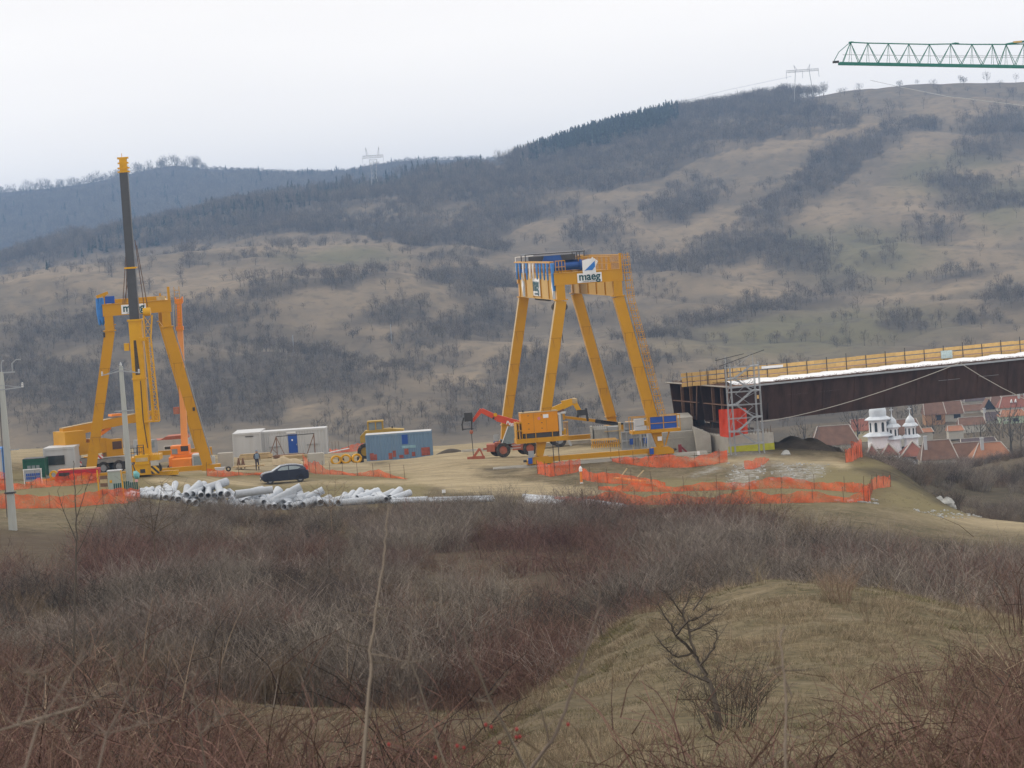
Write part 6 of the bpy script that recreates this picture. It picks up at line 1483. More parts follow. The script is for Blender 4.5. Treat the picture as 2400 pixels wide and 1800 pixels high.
# ------------------------------------------------------------------ timber, blocks, frame, reels
def block(px0, px1, py, d, h, dep, lab):
    a = P(px0, py, d); w = (px1 - px0) * d / FPX
    o = MB().bx(0, w, 0, dep, -.2, h).build("concrete_block", m_con2, None); o.location = a; return tag(o, lab, "concrete block")
block(512, 547, 1096, 280, 1.25, 1.0, "square concrete block left of the short white cabin")
block(722, 760, 1090, 283, 1.0, 1.0, "wide concrete block standing in front of the long office container")
o = MB().bx(0, .9, 0, .6, 0, .75).build("electric_cabinet", m_wht, None); o.location = P(480, 1090, 285); tag(o, "pale grey cabinet half hidden behind the right leg of the left gantry", "cabinet")
t = thing("cable_rack", "rusty A-frame rack in front of the long white office container", "frame", P(632, 1072, 300))
for x, l in ((.75, 1), (4.35, 0)):
    q = MB().beam((x, 0, .0), (x, 0, 1.95), .09, .09).beam((x - .8, 0, 0), (x, 0, 1.9), .08, .08)
    if l: q.beam((x + .75, 0, 0), (x, 0, 1.9), .06, .06).beam((x - .4, 0, .75), (x, 0, .3), .05, .05)
    q.build("support", m_rust2, t)
MB().beam((.75, 0, 1.93), (4.4, 0, 1.98), .07, .07).build("top_bar", m_dkm, t); MB().bx(.2, 1.5, -.3, .3, -.02, .12).build("foot", m_rust2, t)
rnd.seed(4)
def timber(px0, px1, py, d, rows, lab, name="timber_stack", M=None):
    a = P(px0, py, d); w = (px1 - px0) * d / FPX; t = thing(name, lab, "timber", a)
    for r_ in range(rows):
        for k in range(4 - (r_ > 1)):
            l = w * rnd.uniform(.8, 1); o = MB().bx(0, l, 0, .18, 0, .13).build("beam", M or m_wood2, t); o.location = (rnd.uniform(0, w - l), k * .22 + rnd.uniform(0, .03), .1 + r_ * .14); o.rotation_euler = (0, 0, rnd.uniform(-.03, .03))
    return t
timber(560, 640, 1082, 294, 4, "long pale timber stack in front of the short white cabin"); timber(655, 722, 1082, 292, 3, "timber stack beside the wide concrete block")
timber(640, 716, 1077, 297, 2, "weathered brown boards lying under the blue door", M=m_rust2); timber(545, 620, 1100, 276, 1, "flat pale boards on the ground left of the dark car")
o = MB().grid(lambda u, v: Vector((u * 3.2, v * 1.3 - .2, .75 * math.sin(math.pi * min(1, max(0, v * 1.0))) * (.75 + .25 * math.sin(u * 5)) * (1 - .25 * u) + .08 * math.sin(u * 17 + v * 5))), 22, 8).build("tarpaulin", mat("beige_tarp", (.46, .37, .24), .8, var=.15), None, True); o.location = P(638, 1092, 286); tag(o, "beige tarpaulin thrown over a pile in front of the office container", "tarpaulin")
for px_, lab in ((556, "left one of two dark rusty trestles by the timber stack"), (566, "right one of two dark rusty trestles by the timber stack")):
    o = MB().beam((0, 0, 0), (.18, 0, .9), .12, .3).beam((.3, .1, 0), (.16, 0, .85), .12, .3).build("trestle", m_rust2, None); o.location = P(px_, 1098, 277); tag(o, lab, "trestle")
for k, (px_, py_, rz, lab) in enumerate(((788, 1089, .3, "leftmost yellow-faced cable coil beside the blue container"), (812, 1086, -.2, "middle and largest yellow cable coil"), (836, 1085, .5, "rightmost yellow cable coil next to the blue container"))):
    t = thing("cable_coil", lab, "coil", P(px_, py_, 287), rz)
    for j in range(3): MB().tube([(.42 * math.cos(a), .1 * j - .1, .42 + .36 * math.sin(a)) for a in np.linspace(0, 6.283, 17)], .10, 6, False).build("turn", m_yel2 if j < 2 else m_dkm, t, True)
    MB().bx(.35, .8, .1, .6, 0, .5).build("dark_roll", m_rub, t) if k != 1 else None
o = MB().beam((0, 0, 0), (1.9, .4, .25), .5, .06).build("board", m_wht, None); o.location = P(770, 1069, 290); o.location.z += .3; tag(o, "white board lying across the coils left of the blue container", "board")
# ------------------------------------------------------------------ the dark hatchback
def car(label, loc, rz):
    t = thing("hatchback_car", label, "car", loc, rz); m_b = mat("dark_blue_car_paint", (.014, .020, .042), .22, var=.04, spec=.6)
    side = [(-1.95, .42), (-1.98, .62), (-1.9, .80), (-1.55, .95), (-1.0, 1.02), (.9, 1.06), (1.62, 1.04), (1.93, .92), (1.97, .6), (1.93, .3), (1.65, .22), (-1.7, .22)]
    q = MB(); n = len(side); lay = [(-.84, .93), (-.80, 1.0), (.80, 1.0), (.84, .93)]
    W = [(-.86, 0), (-.8, 0), (.8, 0), (.86, 0)]
    for y, sc_ in ((-.86, .95), (-.78, 1.0), (.78, 1.0), (.86, .95)):
        q.v += [(x * (1 if abs(y) < .8 else .975), y, .62 + (z - .62) * (1 if abs(y) < .8 else .93)) for x, z in side]
    for l in range(3):
        for i in range(n): q.f.append((l * n + i, l * n + (i + 1) % n, (l + 1) * n + (i + 1) % n, (l + 1) * n + i)); q.mi.append(0)
    q.f.append(tuple(range(n))[::-1]); q.f.append(tuple(3 * n + i for i in range(n))); q.mi += [0, 0]
    q.build("body", m_b, t, True)
    ro = [(-1.02, 1.0), (-.28, 1.40), (.3, 1.47), (1.0, 1.44), (1.55, 1.30), (1.80, 1.03)]
    q = MB()
    for y, k_ in ((-.80, 0), (-.60, 1), (.60, 1), (.80, 0)):
        q.v += [(x, y if z < 1.1 else y * (.86 if not k_ else 1), z) for x, z in ro] if not k_ else [(x, y, z + (.03 if z > 1.1 else 0)) for x, z in ro]
    m_ = len(ro)
    for l in range(3):
        for i in range(m_ - 1): q.f.append((l * m_ + i, l * m_ + i + 1, (l + 1) * m_ + i + 1, (l + 1) * m_ + i)); q.mi.append(0)
    q.f.append(tuple(range(m_))[::-1]); q.f.append(tuple(3 * m_ + i for i in range(m_))); q.mi += [0, 0]
    q.build("cabin", m_b, t, True)
    for s in (-1, 1):
        for poly in ([(-.72, 1.06), (-.22, 1.34), (.28, 1.38), (.28, 1.08)], [(.36, 1.08), (.36, 1.385), (.95, 1.35), (1.32, 1.22), (1.05, 1.10)]):
            q = MB(); vs = []
            for x, z in poly: yy = s * (.805 - (.115 * max(0, (z - 1.05) / .35))); vs += [(x, yy, z), (x, yy + s * .012, z)]
            k = len(poly); q.add(vs, [tuple(2 * i + 1 for i in range(k))] + [(2 * i, 2 * i + 1, (2 * i + 3) % (2 * k), (2 * i + 2) % (2 * k)) for i in range(k)]); q.build("side_window", m_lglass, t)
        for x in (-1.25, 1.22): wheel(t, x, s * .76, .31, .31, .2, m_gry)
        q = MB().cyl((-1.25, s * .70, .33), (-1.25, s * .865, .33), .37, 18).cyl((1.22, s * .70, .33), (1.22, s * .865, .33), .37, 18).build("wheel_arch", m_dkm, t) if False else None
        MB().add([(-1.96, s * .45, .66), (-1.62, s * .84, .74), (-1.35, s * .85, .86), (-1.55, s * .80, .86), (-1.9, s * .5, .76)], [(0, 1, 2, 3, 4)]).build("headlight", m_wht2, t)
        MB().bx(1.74, 1.9, s * .70 - .1, s * .70 + .1, .98, 1.32).build("tail_light", m_red, t); MB().bx(-.72, -.55, s * .88 - .07, s * .88 + .07, .98, 1.12).build("wing_mirror", m_b, t)
        MB().bx(.3, .32, s * .845, s * .868, .4, 1.0).build("door_gap", m_dkm, t); MB().bx(.12, .26, s * .862, s * .885, .86, .89).build("door_handle", m_b, t)
    q = MB().add([(-.985, -.66, 1.045), (-.985, .66, 1.045), (-.30, .56, 1.435), (-.30, -.56, 1.435)], [(0, 1, 2, 3)]); q.build("windscreen", m_lglass, t)
    MB().bx(-1.995, -1.965, -.26, .26, .42, .53).build("number_plate", m_wht2, t); MB().bx(-1.985, -1.95, -.5, .5, .28, .4).build("grille", m_dkm, t)
    return t
car("dark blue hatchback parked facing left on the grass below the office containers", P(668, 1131, 258), R(8))
# ------------------------------------------------------------------ person by the timber
def person(loc, rz, label):
    t = thing("person", label, "person", loc, rz)
    J = {"pel": (0, 0, .93), "ch": (0, .02, 1.28), "nk": (0, 0, 1.5), "hd": (0, -.03, 1.63), "lh": (-.1, 0, .88), "lk": (-.12, -.06, .48), "la": (-.13, 0, .07), "lt": (-.13, -.16, .04), "rh": (.1, 0, .88), "rk": (.12, .02, .48), "ra": (.14, .08, .07), "rt": (.14, -.08, .04),
         "ls": (-.2, .02, 1.43), "le": (-.27, 0, 1.15), "lw": (-.2, -.2, 1.0), "lf": (-.17, -.27, .98), "rs": (.2, .02, 1.43), "re": (.28, .02, 1.15), "rw": (.24, -.14, .93), "rf": (.23, -.2, .88)}
    E = [("pel", "ch"), ("ch", "nk"), ("nk", "hd"), ("pel", "lh"), ("lh", "lk"), ("lk", "la"), ("la", "lt"), ("pel", "rh"), ("rh", "rk"), ("rk", "ra"), ("ra", "rt"), ("ch", "ls"), ("ls", "le"), ("le", "lw"), ("lw", "lf"), ("ch", "rs"), ("rs", "re"), ("re", "rw"), ("rw", "rf")]
    Rr = {"pel": .17, "ch": .19, "nk": .08, "hd": .11, "lh": .11, "lk": .075, "la": .055, "lt": .045, "ls": .09, "le": .06, "lw": .045, "lf": .045}
    ks = list(J); me = bpy.data.meshes.new("body"); me.from_pydata([J[k] for k in ks], [(ks.index(a), ks.index(b)) for a, b in E], []); me.materials.append(mat("dark_work_clothes", (.055, .05, .065), .85, var=.2))
    o = bpy.data.objects.new("body", me); COL.objects.link(o); o.parent = t
    md = o.modifiers.new("skin", 'SKIN'); me.skin_vertices.new() if not me.skin_vertices else None
    for i, k in enumerate(ks): r_ = Rr.get(k, Rr.get("l" + k[1:], .06)); me.skin_vertices[0].data[i].radius = (r_, r_ * .8); me.skin_vertices[0].data[i].use_root = (k == "pel")
    sb = o.modifiers.new("sub", 'SUBSURF'); sb.levels = 1; sb.render_levels = 1
    MB().lathe([(.02, -.13), (.09, -.1), (.105, 0), (.09, .09), (.02, .13)], 12, (0, -.03, 1.66)).build("head", mat("skin", (.45, .27, .19), .6), t, True)
    MB().lathe([(.12, 0), (.12, .03), (.08, .1), (.02, .12)], 12, (0, -.03, 1.70)).build("cap", mat("grey_blue_cap", (.2, .27, .36), .7), t, True)
    MB().lathe([(.19, 0), (.21, .2), (.2, .38), (.1, .45)], 12, (0, .01, 1.05)).build("vest", bpy.data.materials["grey_blue_cap"], t, True)
    return t
person(P(604, 1103, 276), R(20), "person in dark clothes and a grey-blue vest standing by the timber stack")
# ------------------------------------------------------------------ utility poles
def pole(px, py, d, top, wt, wb, lab, arms):
    b = P(px, py, d); b.z = g(b.x, d) - .1; H_ = P(px - (py - top) * .0698, top, d).z - b.z
    t = thing("utility_pole", lab, "utility pole", b); q = MB().beam((0, 0, 0), (0, 0, H_), wb, wb * .7, wt, wt * .7, up=(0, 1, 0)); q.build("shaft", mat("pole_concrete", (.42, .43, .40), .9, var=.12, dirt=.3, streak=True) if "pole_concrete" not in bpy.data.materials else bpy.data.materials["pole_concrete"], t)
    for (z, l0, l1, drop) in arms:
        a = MB().beam((-l0, -.12, H_ - z - drop), (0, -.12, H_ - z), .07, .07).beam((0, -.12, H_ - z), (l1, -.12, H_ - z - drop), .07, .07).beam((-l0 * .9, -.12, H_ - z - drop), (0, -.12, H_ - z + .3), .03, .03).beam((l1 * .9, -.12, H_ - z - drop), (0, -.12, H_ - z + .3), .03, .03)
        ao = a.build("crossarm", m_gry, t)
        for x in (-l0, l1): MB().lathe([(.03, -.05), (.09, 0), (.05, .06), (.09, .12), (.05, .18), (.08, .24), (.02, .3)], 8, (x, -.12, H_ - z - drop)).build("insulator", m_wht, ao, True)
    return t, H_
t, H_ = pole(30, 1232, 205, 872, .30, .52, "tall concrete utility pole with a fork of insulators at the left edge", [(1.15, 1.0, 1.35, -.1)])
MB().beam((-.5, 0, H_ - .05), (.9, 0, H_ - .05), .08, .08).build("head_frame", m_gry, t)
for x, l in ((-.35, -.3), (.05, .2), (.75, .6)): MB().beam((x, 0, H_), (x, 0, H_ + .5), .06, .06).tube([(x, 0, H_ + .5), (x + l * .5, 0, H_ + .75), (x + l, 0, H_ + .72)], .035, 5).build("insulator", m_gry, t)
MB().tube([(-.28, -.3, 1.0), (-.2, -.3, H_ - 1.2)], .025, 4).build("down_cable", m_dkm, t); MB().bx(-.35, .35, -.25, .25, 2.5, 2.6).build("band", m_dkm, t); MB().bx(-.2, .8, -.1, -.05, 5.3, 5.35).build("bracket", m_gry, t)
t, H_ = pole(304, 1132, 240, 858, .30, .48, "concrete utility pole with wide crossarms in front of the left gantry", [(.35, 1.45, 1.35, .25)])
MB().beam((-.75, -.2, H_ - 3.4), (.75, -.2, H_ - 3.4), .05, .08).build("crossarm", m_gry, t); MB().lathe([(.06, 0), (.1, .1), (.03, .3)], 8, (0, 0, H_)).build("insulator", m_wht, t)
# transformer cabinet, green bin, gate, notice board, red truck at the left
t = thing("transformer_cabinet", "pale grey-green electric cabinet beside the second utility pole", "cabinet", P(256, 1163, 238)); MB().bx(0, 1.0, 0, .8, 0, 1.85).build("housing", mat("pale_green_paint", (.36, .40, .35), .6, var=.1, dirt=.2), t); MB().bx(-.05, 1.05, -.06, .86, 1.85, 1.93).build("lid", m_wht, t); MB().bx(.12, .3, -.03, -.004, 1.0, 1.2).build("warning_sign", m_yel2, t)
t = thing("bin_rack", "dark green slatted bins at the foot of the second utility pole", "bins", P(268, 1163, 236))
for k in range(12): MB().bx(k * .155, k * .155 + .1, 0, .12, 0, .95 + .1 * ((k // 4) % 2)).build("slat", mat("bin_green", (.012, .075, .07), .5) if "bin_green" not in bpy.data.materials else bpy.data.materials["bin_green"], t)
t = thing("brown_panel", "weathered brown board panel left of the electric cabinet", "panel", P(237, 1160, 239)); 
for k in range(5): MB().bx(0, .55, 0, .06, .02 + k * .29, .29 + k * .29).build("board", m_wood2 if k % 2 else m_rust2, t)
for k, (px_, lab) in enumerate(((234, "yellow steel post left of the electric cabinet"), (292, "yellow steel post in front of the second utility pole"))):
    o = MB().beam((0, 0, 0), (-.05 if k == 0 else -.12, 0, 2.25), .09, .09).build("gate_post", m_yel2, None); o.location = P(px_, 1172, 234); tag(o, lab, "post")
o = MB().lathe([(.05, -.25), (.32, -.15), (.32, .1), (.05, .25)], 10).build("lamp_head", mat("teal_plastic", (.16, .42, .42), .5), None, True); o.location = P(320, 1113, 238); o.rotation_euler = (0, R(75), 0)
pp = o.location.copy(); tag(o, "pale teal drum beside the second utility pole", "drum"); o.name = "drum"
MB().cyl((-.9, 0, 0), (0, 0, 0), .04, 6).build("bracket", m_dkm, o)
o = MB().bx(0, .2, 0, .03, 0, .2).build("sign_plate", mat("pink_sign", (.7, .35, .35), .5), None); o.location = P(317, 1130, 236); tag(o, "small pink-and-white warning plate under the teal drum", "sign")
t = thing("notice_board", "white framed notice board with blue rows beside the green hut", "notice board", P(57, 1140, 255)); MB().bx(0, .06, 0, .06, 0, 1.35).bx(1.42, 1.48, 0, .06, 0, 1.35).bx(-.02, 1.5, -.01, .07, 1.3, 1.37).build("frame", m_wht2, t)
pn = MB().bx(.08, 1.4, .02, .05, .35, 1.28).build("panel", m_gry, t)
for k in range(7):
    for j in range(2): MB().bx(.2 + k * .165, .33 + k * .165, .0, .018, .52 + j * .27, .74 + j * .27).build("poster", m_blue, pn)
t = thing("red_truck", "small red flatbed truck with dark windscreen behind the orange mesh", "truck", P(128, 1133, 252)); MB().prism([(.05, .15), (1.6, .15), (1.6, .95), (.4, .98), (.1, .6)], 0, 1.6).build("cab", mat("truck_red", (.42, .02, .03), .4, var=.08), t); MB().bx(.38, 1.25, -.03, -.002, .3, .8).build("windscreen", m_glass, t)
MB().bx(1.55, 3.55, .05, 1.6, .5, .95).build("bed", bpy.data.materials["truck_red"], t); MB().bx(.3, 1.5, -.01, 1.5, .98, 1.02).build("roof_band", m_org, t); MB().bx(1.3, 3.3, .3, 1.3, .96, 1.05).build("load_board", m_wood2, t)
for x in (.5, 3.0): wheel(t, x, .1, .2, .32, .25, m_gry)
o = MB().ring((0, 0, .35), (0, .3, .35), .36, .2, 16).bx(-2.0, .3, .1, .2, -.1, .05).build("yellow_reel", m_yel2, None); o.location = P(126, 1123, 262); tag(o, "yellow reel and bar behind the red truck's cab", "reel")
o = MB().grid(lambda u, v: Vector((u * .9, v * .7, .75 * math.sin(3.14 * u) * math.sin(3.14 * v) * (1 + .2 * math.sin(9 * u)))), 10, 10).build("spoil_heap", mat("grey_brown_spoil", (.14, .12, .09), .95, var=.3), None, True); o.location = P(160, 1120, 270); tag(o, "small dark spoil heap left of the gantry's left foot", "heap")
t = thing("wheelbarrow", "small pale cart with a dark wheel at the right foot of the left gantry", "cart", P(503, 1108, 262)); MB().prism([(0, .4), (.9, .4), (.75, .12), (.15, .12)], 0, .5).build("tray", m_wht, t); MB().ring((1.15, .2, .22), (1.15, .3, .22), .22, .1, 12).build("wheel", m_dkm, t); MB().bx(.2, .26, .1, .4, -.15, .12).bx(.7, .76, .1, .4, -.15, .12).build("leg", m_gry, t)
# ------------------------------------------------------------------ orange safety netting
rnd.seed(21)
def net(label, pts, d0, h=1.0, post=2.2, sag=.25, dd=0.0, posts=True, alph=None, hh=None):
    """pts: picture points of the netting's foot, from left to right (distance d each may be given)"""
    W = []
    for p in pts:
        dd_ = gpix(p[0], p[1], 222, 330); q_ = P(p[0], p[1], dd_); W.append(Vector((q_.x, dd_, g(q_.x, dd_))))
    o = W[0].copy(); t = thing("safety_net", label, "safety net", o, group="orange safety nets around the site")
    # resample
    S_ = []
    for a, b in zip(W[:-1], W[1:]):
        n = max(1, int((b - a).length / .35))
        for k in range(n): S_.append(a.lerp(b, k / n))
    S_.append(W[-1]); n = len(S_); acc = rnd.random() * 9; q = MB(); vs = []
    Hs = [1.18 * h * (1 - sag * .5 + sag * .5 * math.sin(i * .35 / post * 3.0 + acc) + .06 * math.sin(i * 1.7 + acc)) for i in range(n)]
    if hh: Hs = [Hs[i] * float(np.interp(i / (n - 1), [k / (len(hh) - 1) for k in range(len(hh))], hh)) for i in range(n)]
    nv = 4
    for j in range(nv + 1):
        for i in range(n):
            vs.append(S_[i] - o + Vector((0, .07 * math.sin(i * .9 + j) + .04 * math.sin(i * 2.3), -.03 + Hs[i] * j / nv)))
    fs = [(j * n + i, j * n + i + 1, (j + 1) * n + i + 1, (j + 1) * n + i) for j in range(nv) for i in range(n - 1)]
    q.add(vs, fs); q.build("netting", m_net, t, True)
    if posts:
        step = max(1, int(post / .35))
        for i in range(0, n, step):
            p = S_[i] - o; MB().cyl((p.x, p.y - .05, p.z - .1), (p.x + rnd.uniform(-.04, .04), p.y - .05, p.z + 1.15), .018, 5).build("rod", m_rebar, t)
    return t
net("long orange net at the lower left with the first utility pole in front", [(-20, 1194), (80, 1192), (180, 1190), (295, 1182), (330, 1176)], 232, 1.0, 4)
net("orange net along the red truck at the left", [(60, 1133), (110, 1140), (160, 1140), (234, 1132)], 246, .75, 3, .3, hh=[.3, .6, .9, 1.2])
net("thin drooping orange net strip below the notice board", [(-10, 1150), (40, 1148), (120, 1142)], 244, .5, 3, .5, hh=[1.6, .8, .4])
net("orange net at the left edge beside the blue-framed container", [(-30, 1148), (16, 1146)], 250, 1.25, 3, .1)
net("faint orange net left of the dark car, ending at the gantry foot", [(485, 1117), (520, 1118), (560, 1116), (616, 1115)], 262, .5, 4, .3, hh=[1.2, .8, .5, .6])
net("orange net running right from behind the dark car", [(712, 1104), (735, 1110), (780, 1113), (850, 1116), (915, 1121), (955, 1124)], 264, .62, 2.4, .3, hh=[2.0, 1.7, .8, .35, .9, .1])
net("far orange net between the office and the blue container", [(772, 1061), (800, 1061), (830, 1058), (856, 1056)], 305, .6, 3, .3, hh=[.8, .6, .7, 1.5])
net("orange net curving below the generator corner of the right gantry", [(1260, 1112), (1290, 1118), (1330, 1112), (1362, 1104)], 252, .95, 2.4, .1)
net("low orange net running downhill with two orange boards behind it", [(1362, 1124), (1390, 1130), (1440, 1134), (1500, 1138), (1560, 1143)], 248, .8, 2.4, .2, hh=[1.1, 1, .9, .8, .4])
net("orange net in front of the right gantry's right wheels", [(1432, 1083), (1460, 1088), (1540, 1098), (1620, 1096), (1706, 1086)], 254, .78, 2.4, .25, hh=[.35, .7, 1.2, 1.2, 1.1])
net("long orange net crossing the slope below the grey rubble", [(1402, 1150), (1460, 1152), (1560, 1153), (1680, 1150), (1800, 1146), (1920, 1148), (2000, 1155), (2040, 1152)], 241, .72, 2.6, .35, hh=[.5, .8, .7, .8, 1.1, 1.1, .9, 1.0])
net("long orange net along the lower edge of the site, lowest on the right", [(1300, 1184), (1400, 1184), (1500, 1184), (1600, 1184), (1700, 1184), (1820, 1180), (1930, 1178), (1990, 1180), (2040, 1178)], 235, .8, 2.3, .35, hh=[.7, 1, 1.1, .9, .85, 1.1, 1.05, .6, 1.3])
net("short bright orange net closing the right end of the slope", [(2036, 1178, 235), (2046, 1150, 240), (2060, 1146, 241), (2088, 1142, 242)], 238, .8, 2, .1)
net("crumpled orange net on the mound against the church", [(1982, 1085), (2000, 1082), (2022, 1072)], 250, 1.3, 2, .1, hh=[.7, 1., 1.1]); net("torn upright scrap of orange net beside the church domes", [(1994, 1044), (2012, 1064), (2020, 1072)], 250.6, .9, 3, .1, posts=False)
net("orange net scrap lying on the grey rubble", [(1745, 1101), (1765, 1103), (1785, 1093), (1803, 1080)], 247.5, .6, 3, .1, posts=False, hh=[1, 1.2, .9, .2])
for k, (a, b, lab) in enumerate((((1442, 1122), (1510, 1130), "orange plank lying on the slope behind the low net"),)):
    d_ = gpix(a[0], a[1], 225, 300); A_, B_ = P(a[0], a[1], d_), P(b[0], b[1], gpix(b[0], b[1], 225, 300)); t = thing("plank", lab, "plank", A_); MB().beam((0, 0, .05), B_ - A_ + Vector((0, 0, .05)), .35, .12).build("board", mat("orange_board", (.68, .30, .08), .6), t)
    MB().beam((.4, -.1, .05), (1.0, .1, .75), .08, .08).beam((1.75, -.1, 0), (2.3, .1, .5), .08, .08).build("batten", m_wood2, t)
t = thing("marker_post", "white-topped orange marker post in the middle of the nets", "post", P(1363, 1133, gpix(1363, 1133, 225, 300))); MB().cyl((0, 0, -.1), (0, 0, .95), .09, 8).build("post", m_org, t, True); MB().lathe([(.13, .95), (.13, 1.2), (.04, 1.35)], 8).build("cap", m_wht2, t); MB().bx(-.12, .12, -.12, .12, -.1, .1).build("foot", m_wht2, t)
for px_, py_, d_, w_, h_, lab in ((1638, 1076, 256, .22, .3, "small white tag on a stake in front of the abutment"), (1041, 1166, 240, .28, .24, "small white sign on a thin stake above the pipes")):
    t = thing("stake_sign", lab, "sign", P(px_, py_, gpix(px_, py_, 222, 300))); MB().bx(-w_ / 2, w_ / 2, -.02, .02, .35, .35 + h_).build("plate", m_wht2, t); MB().bx(-.02, .02, 0, .03, -.2, .35).build("stake", m_dkm, t)
for px_, py_, d_, hh_ in ((863, 1128, 250, 1.0), (926, 1110, 262, 1.2), (944, 1108, 262, .9), (985, 1108, 262, 1.1), (866, 1110, 262, 1.1), (467, 1132, 250, 1.4), (796, 1112, 262, .9), (1436, 1092, 254, 1.3), (1500, 1120, 248, .9), (1410, 1110, 250, 1.0), (2348, 1262, 232, 5.4)):
    pass
# ------------------------------------------------------------------ pipes
rnd.seed(33)
m_pipe = mat("wrapped_pipe", (.46, .49, .53), .45, var=.1, scale=4, dirt=.3, dirtcol=(.36, .37, .37), rand=.12); m_pin = mat("pipe_inside", (.17, .16, .15), .8, var=.3, scale=8)
def pipe_proto(r, L_):
    q = MB().ring((0, 0, 0), (0, L_, 0), r, r * .86, 16); o = q.build("pipe", m_pipe, None, True); return o
pp = {}
def pipe(px, py, d, az, tilt, r, L_, lab):
    key = (r, L_)
    if key not in pp: o = pipe_proto(r, L_); pp[key] = o
    else: o = pp[key].copy(); COL.objects.link(o)
    o.location = P(px, py, d); o.rotation_euler = (tilt, 0, az)
    o.location.z = max(o.location.z, g(o.location.x, d) + r * .9); tag(o, lab, "pipe", "white-wrapped pipes dumped in front of the site"); return o
PIP = "white-wrapped pipe in the dumped heap behind the bushes"
heap = []
for row_, (y0, n_, xa, xb) in enumerate(((1176, 15, 395, 640), (1192, 18, 380, 690), (1160, 9, 410, 560))):
    for k in range(n_):
        x = xa + (xb - xa) * (k + .5) / n_ + rnd.uniform(-4, 4); slope = 10 * abs((x - 480) / 200) ** 2
        heap.append((x, y0 + slope + rnd.uniform(-4, 4), 236 - 1.2 * row_ + rnd.uniform(-.4, .4) + (1.4 if row_ == 2 else 0), rnd.gauss(.05, .38), R(rnd.uniform(2, 22)), rnd.choice((.24, .27)), rnd.choice((1.9, 2.4))))
for k in range(22): heap.append((rnd.uniform(318, 420), 0, 235, rnd.gauss(.2, .8), R(rnd.uniform(0, 20)), .22, 1.6))
heap = [(x, (y if y else 1212 - (x - 318) * .42 + rnd.uniform(-4, 6)), d_, az, ti, r, L_) for x, y, d_, az, ti, r, L_ in heap]
for k in range(20): heap.append((rnd.uniform(600, 720), rnd.uniform(1160, 1190) + 8, 236 + rnd.uniform(-1, 1), rnd.uniform(-1.6, 1.6), R(rnd.uniform(-5, 25)), .28, 2.2))
for k in range(16): heap.append((rnd.uniform(700, 800), rnd.uniform(1176, 1192), 236 + rnd.uniform(-1, 1), rnd.uniform(-1.6, 1.6), R(rnd.uniform(-5, 15)), .26, 1.6))
for k in range(9): heap.append((815 + k * 12 + rnd.uniform(-3, 3), 1172 + rnd.uniform(-4, 6), 236.5, rnd.gauss(-.35, .3), R(rnd.uniform(5, 16)), .28, 2.2))
for k in range(12): heap.append((805 + k * 11 + rnd.uniform(-3, 3), 1184 + rnd.uniform(-3, 5), 235.5, rnd.gauss(-.3, .5), R(rnd.uniform(0, 12)), .26, 2.0))
ORD = "first second third fourth fifth sixth seventh eighth ninth tenth eleventh twelfth thirteenth fourteenth fifteenth sixteenth seventeenth eighteenth".split()
names = [f"{ORD[k]} pipe from the left in the middle row of the high heap" for k in range(15)] + [f"{ORD[k]} pipe from the left in the bottom row of the high heap" for k in range(18)] + [f"{ORD[k]} pipe from the left in the top row of the high heap" for k in range(9)] + \
    ["small pipe in the low tail trailing left from the high heap"] * 22 + ["pipe in the jumbled slope right of the high heap"] * 20 + ["pipe in the thin scatter between the two heaps"] * 16 + \
    [f"{ORD[k]} pipe from the left in the upper row of the small right heap" for k in range(9)] + [f"{ORD[k]} pipe from the left in the lower row of the small right heap" for k in range(12)]
for h_, n_ in zip(heap, names): pipe(*h_, n_)
pipe(477, 1147, 236.5, -.75, R(8), .31, 2.4, "topmost pipe lying askew on the highest heap")
pipe(552, 1158, 234.5, -1.35, R(2), .28, 2.8, "bluish pipe lying crosswise on the right end of the high heap")
for (x0, y0, x1, y1, n_) in ((918, 1178, 1008, 1174, 5), (1012, 1176, 1158, 1172, 5), (1232, 1168, 1345, 1176, 4), (1345, 1176, 1465, 1192, 4), (1236, 1176, 1320, 1182, 3)):
    for k in range(n_):
        d_ = gpix(x0, y0 + 4, 218, 260) + k * .3; a = P(x0 + rnd.uniform(-6, 6), y0, d_); b = P(x1 + rnd.uniform(-6, 6), y1, gpix(x1, y1 + 4, 218, 260) + k * .3); a.z = g(a.x, a.y) + .14 + .12 * (k % 2); b.z = g(b.x, b.y) + .14 + .12 * (k % 2)
        o = MB().ring((0, 0, 0), tuple(b - a), .14, .11, 10).build("pipe", m_pipe, None, True); o.location = a; tag(o, "thin white pipe in the low row right of the heap" if x0 < 1200 else "thin white pipe in the low bundle running right along the nets", "pipe", "thin white pipes laid in low rows" if x0 < 1200 else "thin white pipes bundled under the nets")
# rubble blocks and stones
m_rock = mat("pale_rock", (.38, .38, .36), .95, var=.2, scale=3, bump=.5, bscale=5)
def rock(loc, s_, seed, M=m_rock):
    r_ = random.Random(seed); q = MB().lathe([(.1, -.3), (.55, -.2), (.6, .1), (.35, .4), (.05, .5)], 7)
    q.v = [tuple(Vector(v) * s_ * r_.uniform(.75, 1.25)) for v in q.v]; o = q.build("rock", M, None); o.location = loc; o.rotation_euler = (0, 0, r_.random() * 6); return o
for k, (px_, py_, s_, lab) in enumerate(((2218, 1160, 1.0, "largest pale grey rock slab on the slope below the village"), (2200, 1152, .6, "pale rock left of the largest slab"), (2232, 1150, .55, "pointed pale rock above the largest slab"), (1842, 1066, .7, "flat pale slab in the dirt right of the stair tower"))):
    o = rock((lambda d_: Vector((P(px_, py_, d_).x, d_, g(P(px_, py_, d_).x, d_))))(gpix(px_, py_, 225, 330)), s_, k); tag(o, lab, "rock")
pv_ = []
